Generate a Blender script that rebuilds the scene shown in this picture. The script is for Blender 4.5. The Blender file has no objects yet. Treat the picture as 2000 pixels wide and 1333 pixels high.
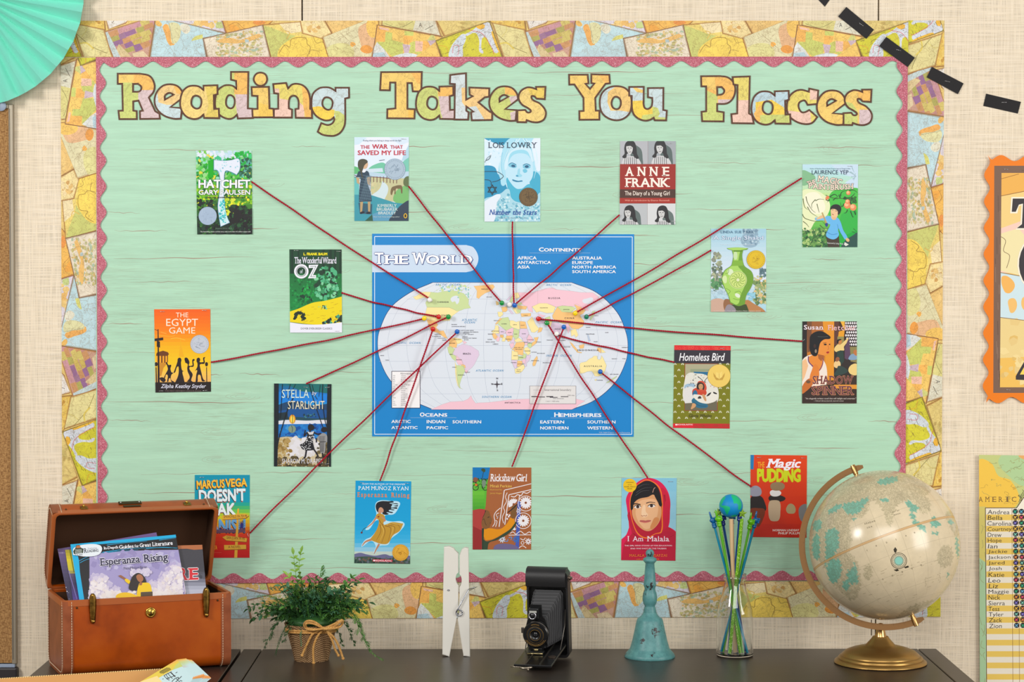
import bpy,bmesh,math,random,re
from mathutils import Vector,Matrix,Euler
from mathutils.geometry import tessellate_polygon,delaunay_2d_cdt
import numpy as np

C = bpy.context.scene
COL = C.collection
PI = math.pi

# ------------------------------------------------------------------ camera, world, lights, exposure
F = 4300.0                                   # focal length in pixels of the 2000 px wide frame
PITCH = math.atan(123.5 / F)
YAW = math.atan(20.0 / F)
CAM = Vector((0.0,-4.69,0.75 + 0.7919))
cam_d = bpy.data.cameras.new('camera')
cam_d.sensor_width = 36.0
cam_d.lens = F * 36.0 / 2000.0
cam = bpy.data.objects.new('camera',cam_d)
COL.objects.link(cam)
cam.location = CAM
cam.rotation_euler = (PI / 2 - PITCH,0,-YAW)
C.camera = cam
RC = Euler((PI / 2 - PITCH,0,-YAW)).to_matrix()

C.view_settings.view_transform = 'Standard'
C.view_settings.look = 'None'
C.view_settings.gamma = 1.0
C.view_settings.use_curve_mapping = False
C.view_settings.exposure = -0.06

w = bpy.data.worlds.new('world')
C.world = w
w.use_nodes = True
w.node_tree.nodes['Background'].inputs[0].default_value = (1.0,0.985,0.965,1)
w.node_tree.nodes['Background'].inputs[1].default_value = 0.36

def area(name,loc,target,size,power,color,sy=None):
	d = bpy.data.lights.new(name,'AREA')
	d.shape = 'RECTANGLE'
	d.size = size
	d.size_y = sy or size
	d.energy = power
	d.color = color
	o = bpy.data.objects.new(name,d)
	COL.objects.link(o)
	o.location = loc
	o.rotation_euler = (Vector(target) - Vector(loc)).to_track_quat('-Z','Y').to_euler()
	return o

area('key_softbox',(-2.4,-2.6,2.5),(0.0,0,1.2),0.75,54,(1.0,0.985,0.955),0.8)
area('fill_softbox',(3.0,-2.3,1.65),(0.15,0,1.05),1.3,48,(1.0,0.975,0.94),1.3)
area('added_front_fill',(0.3,-3.9,2.7),(0,0,0.9),2.4,58,(1.0,0.98,0.95),1.2)  # added lamp with no known source, evens the wall and lifts its lower part

# ------------------------------------------------------------------ helpers: places
def ray(px,py):
	return (RC @ Vector(((px - 1000.0) / F,(666.5 - py) / F,-1.0))).normalized()

def W(px,py,d=0.0):
	"""the point a distance d in front of the wall that the photograph shows at a pixel"""
	r = ray(px,py)
	t = (-d - CAM.y) / r.y
	return CAM + r * t

TZ = 0.75

def T(px,py,z=TZ):
	r = ray(px,py)
	return CAM + r * ((z - CAM.z) / r.z)

def onplane(px,py,o,n):
	r = ray(px,py)
	return CAM + r * ((o - CAM).dot(n) / r.dot(n))

def lin(c):
	out = []
	for v in c[:3]:
		v = v / 255.0
		out.append(v / 12.92 if v <= 0.04045 else ((v + 0.055) / 1.055) ** 2.4)
	return (out[0],out[1],out[2],1.0)

def mixc(a,b,t):
	return tuple(a[i] + (b[i] - a[i]) * t for i in range(3))

# ------------------------------------------------------------------ helpers: materials
MATS = {}

def mat(key,col=(200,200,200),rough=0.5,metal=0.0,spec=0.5,**kw):
	if key in MATS:
		return MATS[key]
	m = bpy.data.materials.new(key)
	m.use_nodes = True
	nt = m.node_tree
	b = nt.nodes['Principled BSDF']
	b.inputs['Base Color'].default_value = lin(col)
	b.inputs['Roughness'].default_value = rough
	b.inputs['Metallic'].default_value = metal
	b.inputs['Specular IOR Level'].default_value = spec
	for k,v in kw.items():
		if k == 'trans':
			b.inputs['Transmission Weight'].default_value = v
		elif k == 'ior':
			b.inputs['IOR'].default_value = v
		elif k == 'coat':
			b.inputs['Coat Weight'].default_value = v
		elif k == 'sss':
			b.inputs['Subsurface Weight'].default_value = v
	MATS[key] = m
	return m

class NT:
	"""small helper to wire shader nodes"""

	def __init__(s,m):
		s.t = m.node_tree
		s.b = s.t.nodes['Principled BSDF']

	def n(s,typ,**kw):
		nd = s.t.nodes.new(typ)
		for k,v in kw.items():
			setattr(nd,k,v)
		return nd

	def l(s,a,b):
		s.t.links.new(a,b)

	def coord(s,scale=(1,1,1),kind='Object',rot=(0,0,0)):
		tc = s.n('ShaderNodeTexCoord')
		mp = s.n('ShaderNodeMapping')
		mp.inputs['Scale'].default_value = scale
		mp.inputs['Rotation'].default_value = rot
		s.l(tc.outputs[kind],mp.inputs[0])
		return mp.outputs[0]

	def noise(s,vec,scale=5,detail=3,rough=0.55,dist=0.0):
		nd = s.n('ShaderNodeTexNoise')
		nd.inputs['Scale'].default_value = scale
		nd.inputs['Detail'].default_value = detail
		nd.inputs['Roughness'].default_value = rough
		nd.inputs['Distortion'].default_value = dist
		s.l(vec,nd.inputs['Vector'])
		return nd.outputs['Fac']

	def voro(s,vec,scale=5,feature='F1',out='Distance'):
		nd = s.n('ShaderNodeTexVoronoi',feature=feature)
		nd.inputs['Scale'].default_value = scale
		s.l(vec,nd.inputs['Vector'])
		return nd.outputs[out]

	def ramp(s,fac,stops):
		nd = s.n('ShaderNodeValToRGB')
		e = nd.color_ramp.elements
		while len(e) > 1:
			e.remove(e[-1])
		e[0].position = stops[0][0]
		e[0].color = stops[0][1]
		for p,c in stops[1:]:
			x = e.new(p)
			x.color = c
		s.l(fac,nd.inputs[0])
		return nd.outputs[0]

	def mix(s,fac,a,b,mode='MIX'):
		nd = s.n('ShaderNodeMix',data_type='RGBA',blend_type=mode)
		for sock,v in ((nd.inputs[0],fac),(nd.inputs[6],a),(nd.inputs[7],b)):
			if hasattr(v,'is_linked'):
				s.l(v,sock)
			else:
				sock.default_value = v
		return nd.outputs[2]

	def math(s,op,a,b=0.0,c=None):
		nd = s.n('ShaderNodeMath',operation=op)
		for i,v in enumerate((a,b,c)):
			if v is None:
				continue
			if hasattr(v,'is_linked'):
				s.l(v,nd.inputs[i])
			else:
				nd.inputs[i].default_value = v
		return nd.outputs[0]

	def bump(s,h,strength=0.3,dist=0.001):
		nd = s.n('ShaderNodeBump')
		nd.inputs['Strength'].default_value = strength
		nd.inputs['Distance'].default_value = dist
		s.l(h,nd.inputs['Height'])
		s.l(nd.outputs[0],s.b.inputs['Normal'])

	def color(s,c):
		s.l(c,s.b.inputs['Base Color'])

	def attr(s,name='Col'):
		nd = s.n('ShaderNodeAttribute')
		nd.attribute_name = name
		return nd

g1 = lambda v: (v,v,v,1)

def print_mat(key,rough=0.4,lines=0.0,lscale=60,spec=0.4,line_col=(120,90,60),grain=0.0):
	"""ink on paper: the colour comes from the printed shapes; lines = fine map linework"""
	if key in MATS:
		return MATS[key]
	m = mat(key,rough=rough,spec=spec)
	t = NT(m)
	c = t.attr().outputs['Color']
	if lines:
		v = t.coord()
		n1 = t.noise(v,lscale,4,0.6,0.4)
		l1 = t.ramp(t.math('ABSOLUTE',t.math('SUBTRACT',n1,0.5)),[(0.0,g1(1)),(0.006,g1(0.9)),(0.015,g1(0))])
		n2 = t.voro(v,lscale * 0.8,'DISTANCE_TO_EDGE')
		l2 = t.ramp(n2,[(0.0,g1(0.7)),(0.008,g1(0.6)),(0.022,g1(0))])
		n3 = t.noise(t.coord((1,1,2.2)),lscale * 3.6,3,0.6,0.4)
		l3 = t.ramp(t.math('ABSOLUTE',t.math('SUBTRACT',n3,0.5)),[(0.0,g1(0.6)),(0.02,g1(0.4)),(0.04,g1(0))])
		gate = t.ramp(t.noise(v,lscale * 0.35,2),[(0.42,g1(0.15)),(0.6,g1(1))])
		f = t.math('MULTIPLY',t.math('MAXIMUM',l1,t.math('MAXIMUM',l2,t.math('MULTIPLY',l3,gate))),lines)
		c = t.mix(f,c,lin(line_col))
		blot = t.ramp(t.noise(v,lscale * 0.5,4,0.7),[(0.3,g1(0.88)),(0.7,g1(1.07))])
		c = t.mix(1.0,c,blot,'MULTIPLY')
	if grain:
		v = t.coord()
		gr = t.ramp(t.noise(v,900,2),[(0.3,g1(1 - grain)),(0.7,g1(1 + grain * 0.6))])
		c = t.mix(1.0,c,gr,'MULTIPLY')
	t.color(c)
	return m

# ------------------------------------------------------------------ helpers: objects
def props(o,label=None,cat=None,group=None,kind=None):
	if label:
		o['label'] = label
	if cat:
		o['category'] = cat
	if group:
		o['group'] = group
	if kind:
		o['kind'] = kind
	return o

def empty(name,loc,label,cat,group=None):
	o = bpy.data.objects.new(name,None)
	COL.objects.link(o)
	o.location = loc
	o.empty_display_size = 0.02
	return props(o,label,cat,group)

WL = {}                                      # where each origin stands in the world

def link(name,me,m=None,parent=None,loc=None):
	"""an object whose mesh is given in world coordinates; its origin goes to loc (or the mesh middle)"""
	o = bpy.data.objects.new(name,me)
	COL.objects.link(o)
	if m is not None:
		for x in (m if isinstance(m,(list,tuple)) else [m]):
			me.materials.append(x)
	if loc is None:
		n = len(me.vertices)
		if n:
			co = np.empty(n * 3,dtype=np.float32)
			me.vertices.foreach_get('co',co)
			co = co.reshape(-1,3)
			loc = Vector(((co.min(0) + co.max(0)) / 2).tolist())
		else:
			loc = Vector()
	loc = Vector(loc)
	me.transform(Matrix.Translation(-loc))
	WL[o.name] = loc
	o.location = loc
	if parent is not None:
		o.parent = parent
		o.location = loc - WL.get(parent.name,Vector(parent.location))
	return o

def bmobj(name,bm,m,parent=None,smooth=False,loc=None,ang=None):
	me = bpy.data.meshes.new(name)
	bmesh.ops.recalc_face_normals(bm,faces=bm.faces)
	bm.to_mesh(me)
	bm.free()
	if smooth:
		for p in me.polygons:
			p.use_smooth = True
		if ang:
			me.set_sharp_from_angle(angle=math.radians(ang))
	return link(name,me,m,parent,loc)

def box(bm,c,size,rot=None,bevel=0.0,seg=2):
	g = bmesh.ops.create_cube(bm,size=1.0)
	vs = g['verts']
	mt = Matrix.Diagonal((size[0],size[1],size[2],1))
	if rot is not None:
		mt = (rot.to_4x4() if len(rot) == 3 else rot) @ mt
	mt = Matrix.Translation(c) @ mt
	bmesh.ops.transform(bm,matrix=mt,verts=vs)
	if bevel:
		es = list({e for v in vs for e in v.link_edges})
		r = bmesh.ops.bevel(bm,geom=es,offset=bevel,segments=seg,affect='EDGES',profile=0.5)
	return bm

def lathe(bm,prof,c,seg=48,axis=None,cap=True):
	"""prof: list of (r, h) from bottom to top about the axis through c"""
	c = Vector(c)
	q = Matrix.Identity(3) if axis is None else Vector((0,0,1)).rotation_difference(Vector(axis)).to_matrix()
	rings = []
	for r,h in prof:
		if r < 1e-7:
			rings.append([bm.verts.new(c + q @ Vector((0,0,h)))])
		else:
			rings.append([bm.verts.new(c + q @ Vector((r * math.cos(2 * PI * i / seg),r * math.sin(2 * PI * i / seg),h))) for i in range(seg)])
	for a,b in zip(rings,rings[1:]):
		for i in range(seg):
			j = (i + 1) % seg
			if len(a) == 1 and len(b) == 1:
				break
			if len(a) == 1:
				bm.faces.new((a[0],b[j],b[i]))
			elif len(b) == 1:
				bm.faces.new((a[i],a[j],b[0]))
			else:
				bm.faces.new((a[i],a[j],b[j],b[i]))
	if cap:
		for rg in (rings[0],rings[-1]):
			if len(rg) > 1:
				bm.faces.new(rg)
	return bm

def tube(bm,pts,r,seg=8,cap=True,closed=False):
	"""r: number or list"""
	pts = [Vector(p) for p in pts]
	n = len(pts)
	rs = r if isinstance(r,(list,tuple)) else [r] * n
	tan = []
	for i in range(n):
		if closed:
			t = pts[(i + 1) % n] - pts[i - 1]
		else:
			t = pts[min(i + 1,n - 1)] - pts[max(i - 1,0)]
		tan.append(t.normalized())
	up = Vector((0,0,1)) if abs(tan[0].z) < 0.9 else Vector((1,0,0))
	nrm = (up - tan[0] * up.dot(tan[0])).normalized()
	rings = []
	for i in range(n):
		if i:
			nrm = (nrm - tan[i] * nrm.dot(tan[i]))
			nrm = nrm.normalized() if nrm.length > 1e-9 else tan[i].orthogonal().normalized()
		bn = tan[i].cross(nrm)
		rings.append([bm.verts.new(pts[i] + (nrm * math.cos(2 * PI * k / seg) + bn * math.sin(2 * PI * k / seg)) * rs[i]) for k in range(seg)])
	m = n if closed else n - 1
	for i in range(m):
		a,b = rings[i],rings[(i + 1) % n]
		for k in range(seg):
			j = (k + 1) % seg
			bm.faces.new((a[k],a[j],b[j],b[k]))
	if cap and not closed:
		bm.faces.new(rings[0])
		bm.faces.new(rings[-1][::-1])
	return bm

def spline(pts,per=8,closed=False):
	pts = [Vector(p) for p in pts]
	n = len(pts)
	out = []
	for i in range(n if closed else n - 1):
		p0 = pts[(i - 1) % n] if closed or i > 0 else pts[0]
		p1 = pts[i]
		p2 = pts[(i + 1) % n]
		p3 = pts[(i + 2) % n] if closed or i + 2 < n else pts[-1]
		for k in range(per):
			t = k / per
			out.append(0.5 * ((2 * p1) + (p2 - p0) * t + (2 * p0 - 5 * p1 + 4 * p2 - p3) * t * t + (3 * p1 - p0 - 3 * p2 + p3) * t ** 3))
	if not closed:
		out.append(pts[-1])
	return out

def ball(bm,c,r,seg=16,rings=10,scale=(1,1,1),rot=None):
	g = bmesh.ops.create_uvsphere(bm,u_segments=seg,v_segments=rings,radius=r)
	m = Matrix.Diagonal((scale[0],scale[1],scale[2],1))
	if rot is not None:
		m = rot.to_4x4() @ m
	bmesh.ops.transform(bm,matrix=Matrix.Translation(c) @ m,verts=g['verts'])
	return bm

# ------------------------------------------------------------------ helpers: flat shapes
def pts2(s,smooth_all=False,per=6):
	"""'x,y ~x,y ...' -> closed outline; ~ marks a smooth point, others are corners"""
	P,S = [],[]
	if not isinstance(s,str):
		return [tuple(p) for p in s]
	for tk in s.split():
		sm = smooth_all
		if tk[0] == '~':
			sm = True
			tk = tk[1:]
		x,y = tk.split(',')
		P.append((float(x),float(y)))
		S.append(sm)
	n = len(P)
	out = []
	for i in range(n):
		j = (i + 1) % n
		out.append(P[i])
		if not (S[i] or S[j]):
			continue
		p1,p2 = P[i],P[j]
		ch = (p2[0] - p1[0],p2[1] - p1[1])
		L = math.hypot(*ch)

		def tang(k):
			a,b = P[k - 1],P[(k + 1) % n]
			d = (b[0] - a[0],b[1] - a[1])
			dl = math.hypot(*d) or 1
			return (d[0] / dl * L,d[1] / dl * L)

		m1 = tang(i) if S[i] else ch
		m2 = tang(j) if S[j] else ch
		for k in range(1,per):
			t = k / per
			h1 = 2 * t ** 3 - 3 * t * t + 1
			h2 = t ** 3 - 2 * t * t + t
			h3 = -2 * t ** 3 + 3 * t * t
			h4 = t ** 3 - t * t
			out.append((h1 * p1[0] + h2 * m1[0] + h3 * p2[0] + h4 * m2[0],h1 * p1[1] + h2 * m1[1] + h3 * p2[1] + h4 * m2[1]))
	return out

def inside(p,poly):
	x,y = p
	r = False
	n = len(poly)
	j = n - 1
	for i in range(n):
		xi,yi = poly[i]
		xj,yj = poly[j]
		if (yi > y) != (yj > y) and x < (xj - xi) * (y - yi) / (yj - yi) + xi:
			r = not r
		j = i
	return r

def clip(poly,conv):
	"""clip a polygon to a convex one"""
	a = sum(conv[i - 1][0] * conv[i][1] - conv[i][0] * conv[i - 1][1] for i in range(len(conv)))
	cv = conv if a > 0 else conv[::-1]
	out = list(poly)
	for i in range(len(cv)):
		ax,ay = cv[i - 1]
		bx,by = cv[i]
		inp,out = out,[]
		if not inp:
			return []
		f = lambda p: (bx - ax) * (p[1] - ay) - (by - ay) * (p[0] - ax)
		for k in range(len(inp)):
			p,q = inp[k - 1],inp[k]
			fp,fq = f(p),f(q)
			if (fp >= 0) != (fq >= 0):
				t = fp / (fp - fq)
				out.append((p[0] + (q[0] - p[0]) * t,p[1] + (q[1] - p[1]) * t))
			if fq >= 0:
				out.append(q)
	return out

def tess(contours):
	vs = [p for c in contours for p in c]
	try:
		tr = tessellate_polygon([[Vector((p[0],p[1],0)) for p in c] for c in contours])
	except Exception:
		tr = []
	return vs,[t for t in tr]

def stroke(pts,w0,w1=None,closed=False):
	"""a band along a polyline as quads"""
	n = len(pts)
	w1 = w0 if w1 is None else w1
	L,R = [],[]
	for i in range(n):
		if closed:
			a,b,c = pts[i - 1],pts[i],pts[(i + 1) % n]
		else:
			a,b,c = pts[max(i - 1,0)],pts[i],pts[min(i + 1,n - 1)]
		d1 = Vector((b[0] - a[0],b[1] - a[1]))
		d2 = Vector((c[0] - b[0],c[1] - b[1]))
		if d1.length < 1e-9:
			d1 = d2
		if d2.length < 1e-9:
			d2 = d1
		if d1.length < 1e-9:
			d1 = d2 = Vector((1,0))
		d1.normalize()
		d2.normalize()
		t = d1 + d2
		t = t.normalized() if t.length > 1e-6 else d1
		nn = Vector((-t.y,t.x))
		k = 1.0 / max(0.45,nn.dot(Vector((-d1.y,d1.x))))
		ww = (w0 + (w1 - w0) * i / max(1,n - 1)) / 2 * min(k,1.8)
		L.append((b[0] + nn.x * ww,b[1] + nn.y * ww))
		R.append((b[0] - nn.x * ww,b[1] - nn.y * ww))
	vs = L + R
	fs = []
	for i in range(n if closed else n - 1):
		j = (i + 1) % n
		fs.append((i,j,n + j,n + i))
	return vs,fs

# ------------------------------------------------------------------ helpers: lettering (Blender's built-in font, converted to flat mesh)
TXT = {}

def glyphs(s,bold=0.0,sp=1.0):
	k = (s,bold,sp)
	if k in TXT:
		return TXT[k]
	cu = bpy.data.curves.new('lettering','FONT')
	cu.body = s
	cu.size = 1.0
	cu.resolution_u = 2
	cu.offset = bold
	cu.space_character = sp
	cu.fill_mode = 'FRONT'
	ob = bpy.data.objects.new('lettering',cu)
	me = bpy.data.meshes.new_from_object(ob)
	vs = [(v.co.x,v.co.y) for v in me.vertices]
	fs = [tuple(p.vertices) for p in me.polygons]
	bpy.data.objects.remove(ob)
	bpy.data.curves.remove(cu)
	bpy.data.meshes.remove(me)
	TXT[k] = (vs,fs)
	return TXT[k]

SER = {'A': 'lb rb','B': 'lt lb','D': 'lt lb','E': 'lt lb','F': 'lt lb','H': 'lt lb rt rb','I': 'ct cb','K': 'lt lb rt rb','L': 'lt lb',
	   'M': 'lt lb rt rb','N': 'lt lb rt','P': 'lt lb','R': 'lt lb rb','T': 'cb','U': 'lt rt','V': 'lt rt','W': 'lt rt','X': 'lt lb rt rb',
	   'Y': 'lt rt cb','h': 'lt lb rb','i': 'cb','l': 'cb','m': 'lb cb rb','n': 'lb rb','r': 'lb','k': 'lb rb','a': 'rb','d': 'rb','f': 'lb'}

def serif_glyphs(s,bold=0.0,sp=1.0):
	"""the same letters set one by one with little bars at the ends of the stems"""
	k = (s,bold,sp,'serif')
	if k in TXT:
		return TXT[k]
	V,Fc,Vb,Fb = [],[],[],[]
	x = 0.0
	for ch in s:
		if ch == ' ':
			x += 0.3 * sp
			continue
		vs,fs = glyphs(ch,bold)
		if not vs:
			continue
		rf = glyphs(ch)[0]
		x0 = min(v[0] for v in rf)
		x1 = max(v[0] for v in rf)
		y0 = min(v[1] for v in rf)
		y1 = max(v[1] for v in rf)
		b = len(V)
		V += [(v[0] - x0 + x,v[1]) for v in vs]
		Fc += [tuple(i + b for i in f) for f in fs]
		wd = x1 - x0
		st = 0.09
		for code in SER.get(ch,'').split():
			cx = {'l': x + st / 2,'r': x + wd - st / 2,'c': x + wd / 2}[code[0]]
			yy = y1 if code[1] == 't' else y0
			hh = (0.045 + bold) * (-1 if code[1] == 't' else 1)
			yy -= math.copysign(bold,hh)
			hh += math.copysign(bold,hh)
			b = len(Vb)
			q = st * 0.5 + 0.075 + bold
			Vb += [(cx - q,yy),(cx + q,yy),(cx + q,yy + hh),(cx - q,yy + hh)]
			Fb.append((b,b + 1,b + 2,b + 3) if hh > 0 else (b,b + 3,b + 2,b + 1))
		x += wd + 0.11 * sp
	TXT[k] = (V + Vb,[Fc,[tuple(i + len(V) for i in f) for f in Fb]])
	return TXT[k]

# ------------------------------------------------------------------ a printed sheet: flat inked shapes laid over a base sheet
class Sheet:
	def __init__(s,name,to3d,frame=(0,0,1),step=0.000016):
		s.name = name
		s.to3d = to3d            # (px, py, lift) -> Vector
		s.frame = frame
		s.step = step
		s.k = 0
		s.V,s.Fc,s.Cl = [],[],[]
		s.bound = None
		s.hold = False
		s.cnt = 0
		s.micro = True

	def put(s,vs,fs,col,sides=None):
		ox,oy,sc = s.frame
		if not s.hold:
			s.k += 1
		b = len(s.V)
		lift = s.k * s.step + (s.cnt % 11) * 1.4e-6 * s.micro      # sheets of ink never lie in exactly one plane
		s.cnt += 1
		for u,v in vs:
			s.V.append(s.to3d(ox + u / sc,oy + v / sc,lift))
		cl = lin(col)
		bd = s.bound
		for f in fs:
			if bd and not all(inside(vs[i],bd) for i in f):          # nothing is printed beyond the edge of the sheet
				q = clip([vs[i] for i in f],bd)
				if len(q) < 3:
					continue
				n0 = len(s.V)
				s.V += [s.to3d(ox + u / sc,oy + v / sc,lift) for u,v in q]
				s.Fc.append(tuple(range(n0,n0 + len(q))))
			else:
				s.Fc.append(tuple(i + b for i in f))
			s.Cl.append(cl)

	def poly(s,p,col,smooth=False,holes=()):
		p = pts2(p,smooth)
		if s.bound:
			p = clip(p,s.bound)
			if len(p) < 3:
				return
		cs = [p] + [pts2(h,smooth) for h in holes]
		vs,tr = tess(cs)
		s.put(vs,tr,col)

	def blob(s,p,col):
		s.poly(p,col,True)

	def line(s,p,wd,col,smooth=True,w1=None):
		if isinstance(p,str):
			q = [tuple(map(float,t.split(','))) for t in p.split()]
		else:
			q = p
		if smooth and len(q) > 2:
			q = [(v.x,v.y) for v in spline([(a,b,0) for a,b in q],5)]
		vs,fs = stroke(q,wd,w1)
		s.put(vs,fs,col)

	def rect(s,x0,y0,x1,y1,col):
		s.poly([(x0,y0),(x1,y0),(x1,y1),(x0,y1)],col)

	def ell(s,cx,cy,rx,ry,col,a=0.0,n=24):
		ca,sa = math.cos(a),math.sin(a)
		s.poly([(cx + rx * math.cos(t) * ca - ry * math.sin(t) * sa,cy + rx * math.cos(t) * sa + ry * math.sin(t) * ca)
				for t in [2 * PI * i / n for i in range(n)]],col)

	def ring(s,cx,cy,r,wd,col,n=28):
		vs,fs = stroke([(cx + r * math.cos(2 * PI * i / n),cy + r * math.sin(2 * PI * i / n)) for i in range(n)],wd,closed=True)
		s.put(vs,fs,col)

	def grad(s,x0,y0,x1,y1,stops,n=14):
		"""vertical blend of inks"""
		for i in range(n):
			t = (i + 0.5) / n
			for (ta,ca),(tb,cb) in zip(stops,stops[1:]):
				if ta <= t <= tb:
					col = mixc(ca,cb,(t - ta) / (tb - ta))
					break
			h = s.hold
			if i:
				s.hold = True
			s.rect(x0,y0 + (y1 - y0) * i / n,x1,y0 + (y1 - y0) * (i + 1) / n,col)
			s.hold = h

	def dabs(s,x0,y0,x1,y1,n,size,cols,seed=1,pred=None,sides=(5,7)):
		"""small irregular dabs of ink"""
		rnd = random.Random(seed)
		hold,k0 = s.hold,s.k + (0 if s.hold else 1)
		s.hold = True
		s.micro = False
		for i in range(n):
			x,y = rnd.uniform(x0,x1),rnd.uniform(y0,y1)
			if pred and not pred(x,y):
				continue
			s.k = k0 + i * 0.085
			r = size * rnd.uniform(0.5,1.3)
			m = rnd.randint(*sides)
			a0 = rnd.uniform(0,6)
			s.poly([(x + r * rnd.uniform(0.5,1.2) * math.cos(a0 + 2 * PI * i / m),y + r * rnd.uniform(0.5,1.2) * math.sin(a0 + 2 * PI * i / m)) for i in range(m)],
				   rnd.choice(cols))
		s.k = k0 + int(n * 0.085) + 2
		s.micro = True
		s.hold = hold

	def text(s,st,x0,y0,x1,y1,col,bold=0.0,shear=0.0,rot=0.0,serif=False,sp=1.0,arc=0.0,out=None,outw=0.03):
		"""lettering fitted to a box"""
		if out is not None:
			s.text(st,x0,y0,x1,y1,out,bold=bold + outw,shear=shear,rot=rot,serif=serif,sp=sp,arc=arc)
		f = serif_glyphs if serif else glyphs
		vs,fs = f(st,0.0,sp)
		if not vs:
			return
		sets = [fs] if not serif else [fs[0],fs[1][::2],fs[1][1::2]]
		q = [v[0] + shear * v[1] for v in vs]
		ax,bx = min(q),max(q)
		ay = min(v[1] for v in vs)
		by = max(v[1] for v in vs)
		cx,cy = (x0 + x1) / 2,(y0 + y1) / 2
		cr,sr = math.cos(rot),math.sin(rot)
		kx,ky = (x1 - x0) / (bx - ax),(y1 - y0) / (by - ay)
		# bold letters are struck several times, a little apart, as a fat brush would
		if bold < 0.008:
			hits = [(0,0)]
		elif bold < 0.035:
			hits = [(-1,-.7),(1,-.7),(-1,.7),(1,.7)]
		else:
			hits = [(math.cos(2 * PI * i / 8),math.sin(2 * PI * i / 8)) for i in range(8)] + [(0,0)]
		h = s.hold
		bold = min(bold,0.055)
		for hx,hy in hits:
			o = []
			for (u,v),uu in zip(vs,q):
				X = x0 + (uu - ax + hx * bold) * kx
				Y = y1 - (v - ay + hy * bold) * ky
				if arc:
					z = (X - cx) / (x1 - x0) * 2
					Y += arc * (z * z - 0.5)
				dx,dy = X - cx,Y - cy
				o.append((cx + dx * cr - dy * sr,cy + dx * sr + dy * cr))
			for fset in sets:
				if fset:
					s.put(o,fset,col)
					s.hold = True
		s.hold = h

	def build(s,m,parent=None,edge=None,thick=0.0008,back=None,loc=None,name=None):
		"""edge: outline (frame units of frame0) of the sheet for its back and rim"""
		me = bpy.data.meshes.new(name or s.name)
		V,Fc,Cl = s.V,s.Fc,s.Cl
		if edge is not None:
			cl = lin(back or (235,232,225))
			b = len(V)
			n = len(edge)
			for p in edge:
				V.append(s.to3d(p[0],p[1],0.0))
			for p in edge:
				V.append(s.to3d(p[0],p[1],-thick))
			vs,tr = tess([list(edge)])
			for t in tr:
				Fc.append(tuple(i + b for i in t))
				Cl.append(cl)
				Fc.append(tuple(i + b + n for i in t[::-1]))
				Cl.append(cl)
			for i in range(n):
				j = (i + 1) % n
				Fc.append((b + i,b + n + i,b + n + j,b + j))
				Cl.append(cl)
		me.from_pydata([tuple(v) for v in V],[],Fc)
		a = me.color_attributes.new('Col','FLOAT_COLOR','CORNER')
		arr = []
		for f,c in zip(Fc,Cl):
			arr.extend(c * len(f))
		if len(arr) == len(a.data) * 4:
			a.data.foreach_set('color',arr)
		else:
			for p,c in zip(me.polygons,Cl):
				for li in p.loop_indices:
					a.data[li].color = c
		me.update()
		return link(name or s.name,me,m,parent,loc)

def wall_sheet(d):
	return lambda px,py,lift: W(px,py,d + lift)

def staple(parent,px,py,a,d,L=9.0):
	"""a little wire staple lying flat on the paper"""
	dx,dy = math.cos(a) * L / 2,math.sin(a) * L / 2
	p1,p2 = W(px - dx,py - dy,d),W(px + dx,py + dy,d)
	n = Vector((0,-1,0))
	bm = bmesh.new()
	tube(bm,[p1 - n * 0.0012,p1 + n * 0.0003,p1 + (p2 - p1) * 0.1 + n * 0.0007,p2 + (p1 - p2) * 0.1 + n * 0.0007,p2 + n * 0.0003,p2 - n * 0.0012],0.00045,6)
	return bmobj('staple',bm,mat('staple_steel',(215,215,218),0.25,1.0),parent,True)
# ================================================================== THE SETTING
def wall_material():
	m = mat('woven_wallcovering',(226,210,182),0.85,0,0.2)
	t = NT(m)
	h = t.noise(t.coord((1,1,55)),9,3,0.6)            # long horizontal slubs
	v = t.noise(t.coord((75,1,1)),7,3,0.6)            # vertical threads
	h2 = t.noise(t.coord((12,1,330)),1.0,2,0.6)
	v2 = t.noise(t.coord((330,1,12)),1.0,2,0.6)
	fine = t.math('MULTIPLY',t.ramp(h2,[(0.36,g1(0)),(0.62,g1(1))]),t.ramp(v2,[(0.36,g1(0)),(0.62,g1(1))]))
	mx = t.math('ADD',t.math('MULTIPLY',h,0.62),t.math('MULTIPLY',v,0.38))
	c = t.ramp(mx,[(0.36,lin((224,208,182))),(0.5,lin((229,214,190))),(0.62,lin((236,223,202)))])
	c = t.mix(1.0,c,t.ramp(fine,[(0.0,g1(1.07)),(0.5,g1(0.94)),(1.0,g1(0.80))]),'MULTIPLY')
	t.color(c)
	t.bump(t.math('SUBTRACT',1.0,fine),0.35,0.0006)
	return m

WALLM = wall_material()

def wall():
	bm = bmesh.new()
	seams = [W(590,20).x,W(1716,20).x]
	xs = [-2.6] + seams + [2.6]
	for a,b in zip(xs,xs[1:]):
		g = 0.0016
		box(bm,((a + b) / 2,0.009,1.35),(b - a - 2 * g,0.018,2.7))
	o = bmobj('wall_back',bm,WALLM,loc=(0,0,0))
	props(o,'beige woven fabric wall behind the display board',None,None,'structure')
	bm = bmesh.new()
	box(bm,(0,0.024,1.35),(5.2,0.012,2.7))
	props(bmobj('wall_backing',bm,mat('dark_gap',(40,34,30),0.9)),'dark gap behind the wall panels',None,None,'structure')
	bm = bmesh.new()
	box(bm,(0,-2.0,-0.01),(5.2,4.06,0.02))
	m = mat('floor_carpet',(120,108,95),0.95)
	t = NT(m)
	t.color(t.ramp(t.noise(t.coord(),220,3),[(0.3,lin((100,90,80))),(0.7,lin((140,126,110)))]))
	props(bmobj('floor',bm,m),'plain grey brown floor under the tables',None,None,'structure')

wall()

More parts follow.
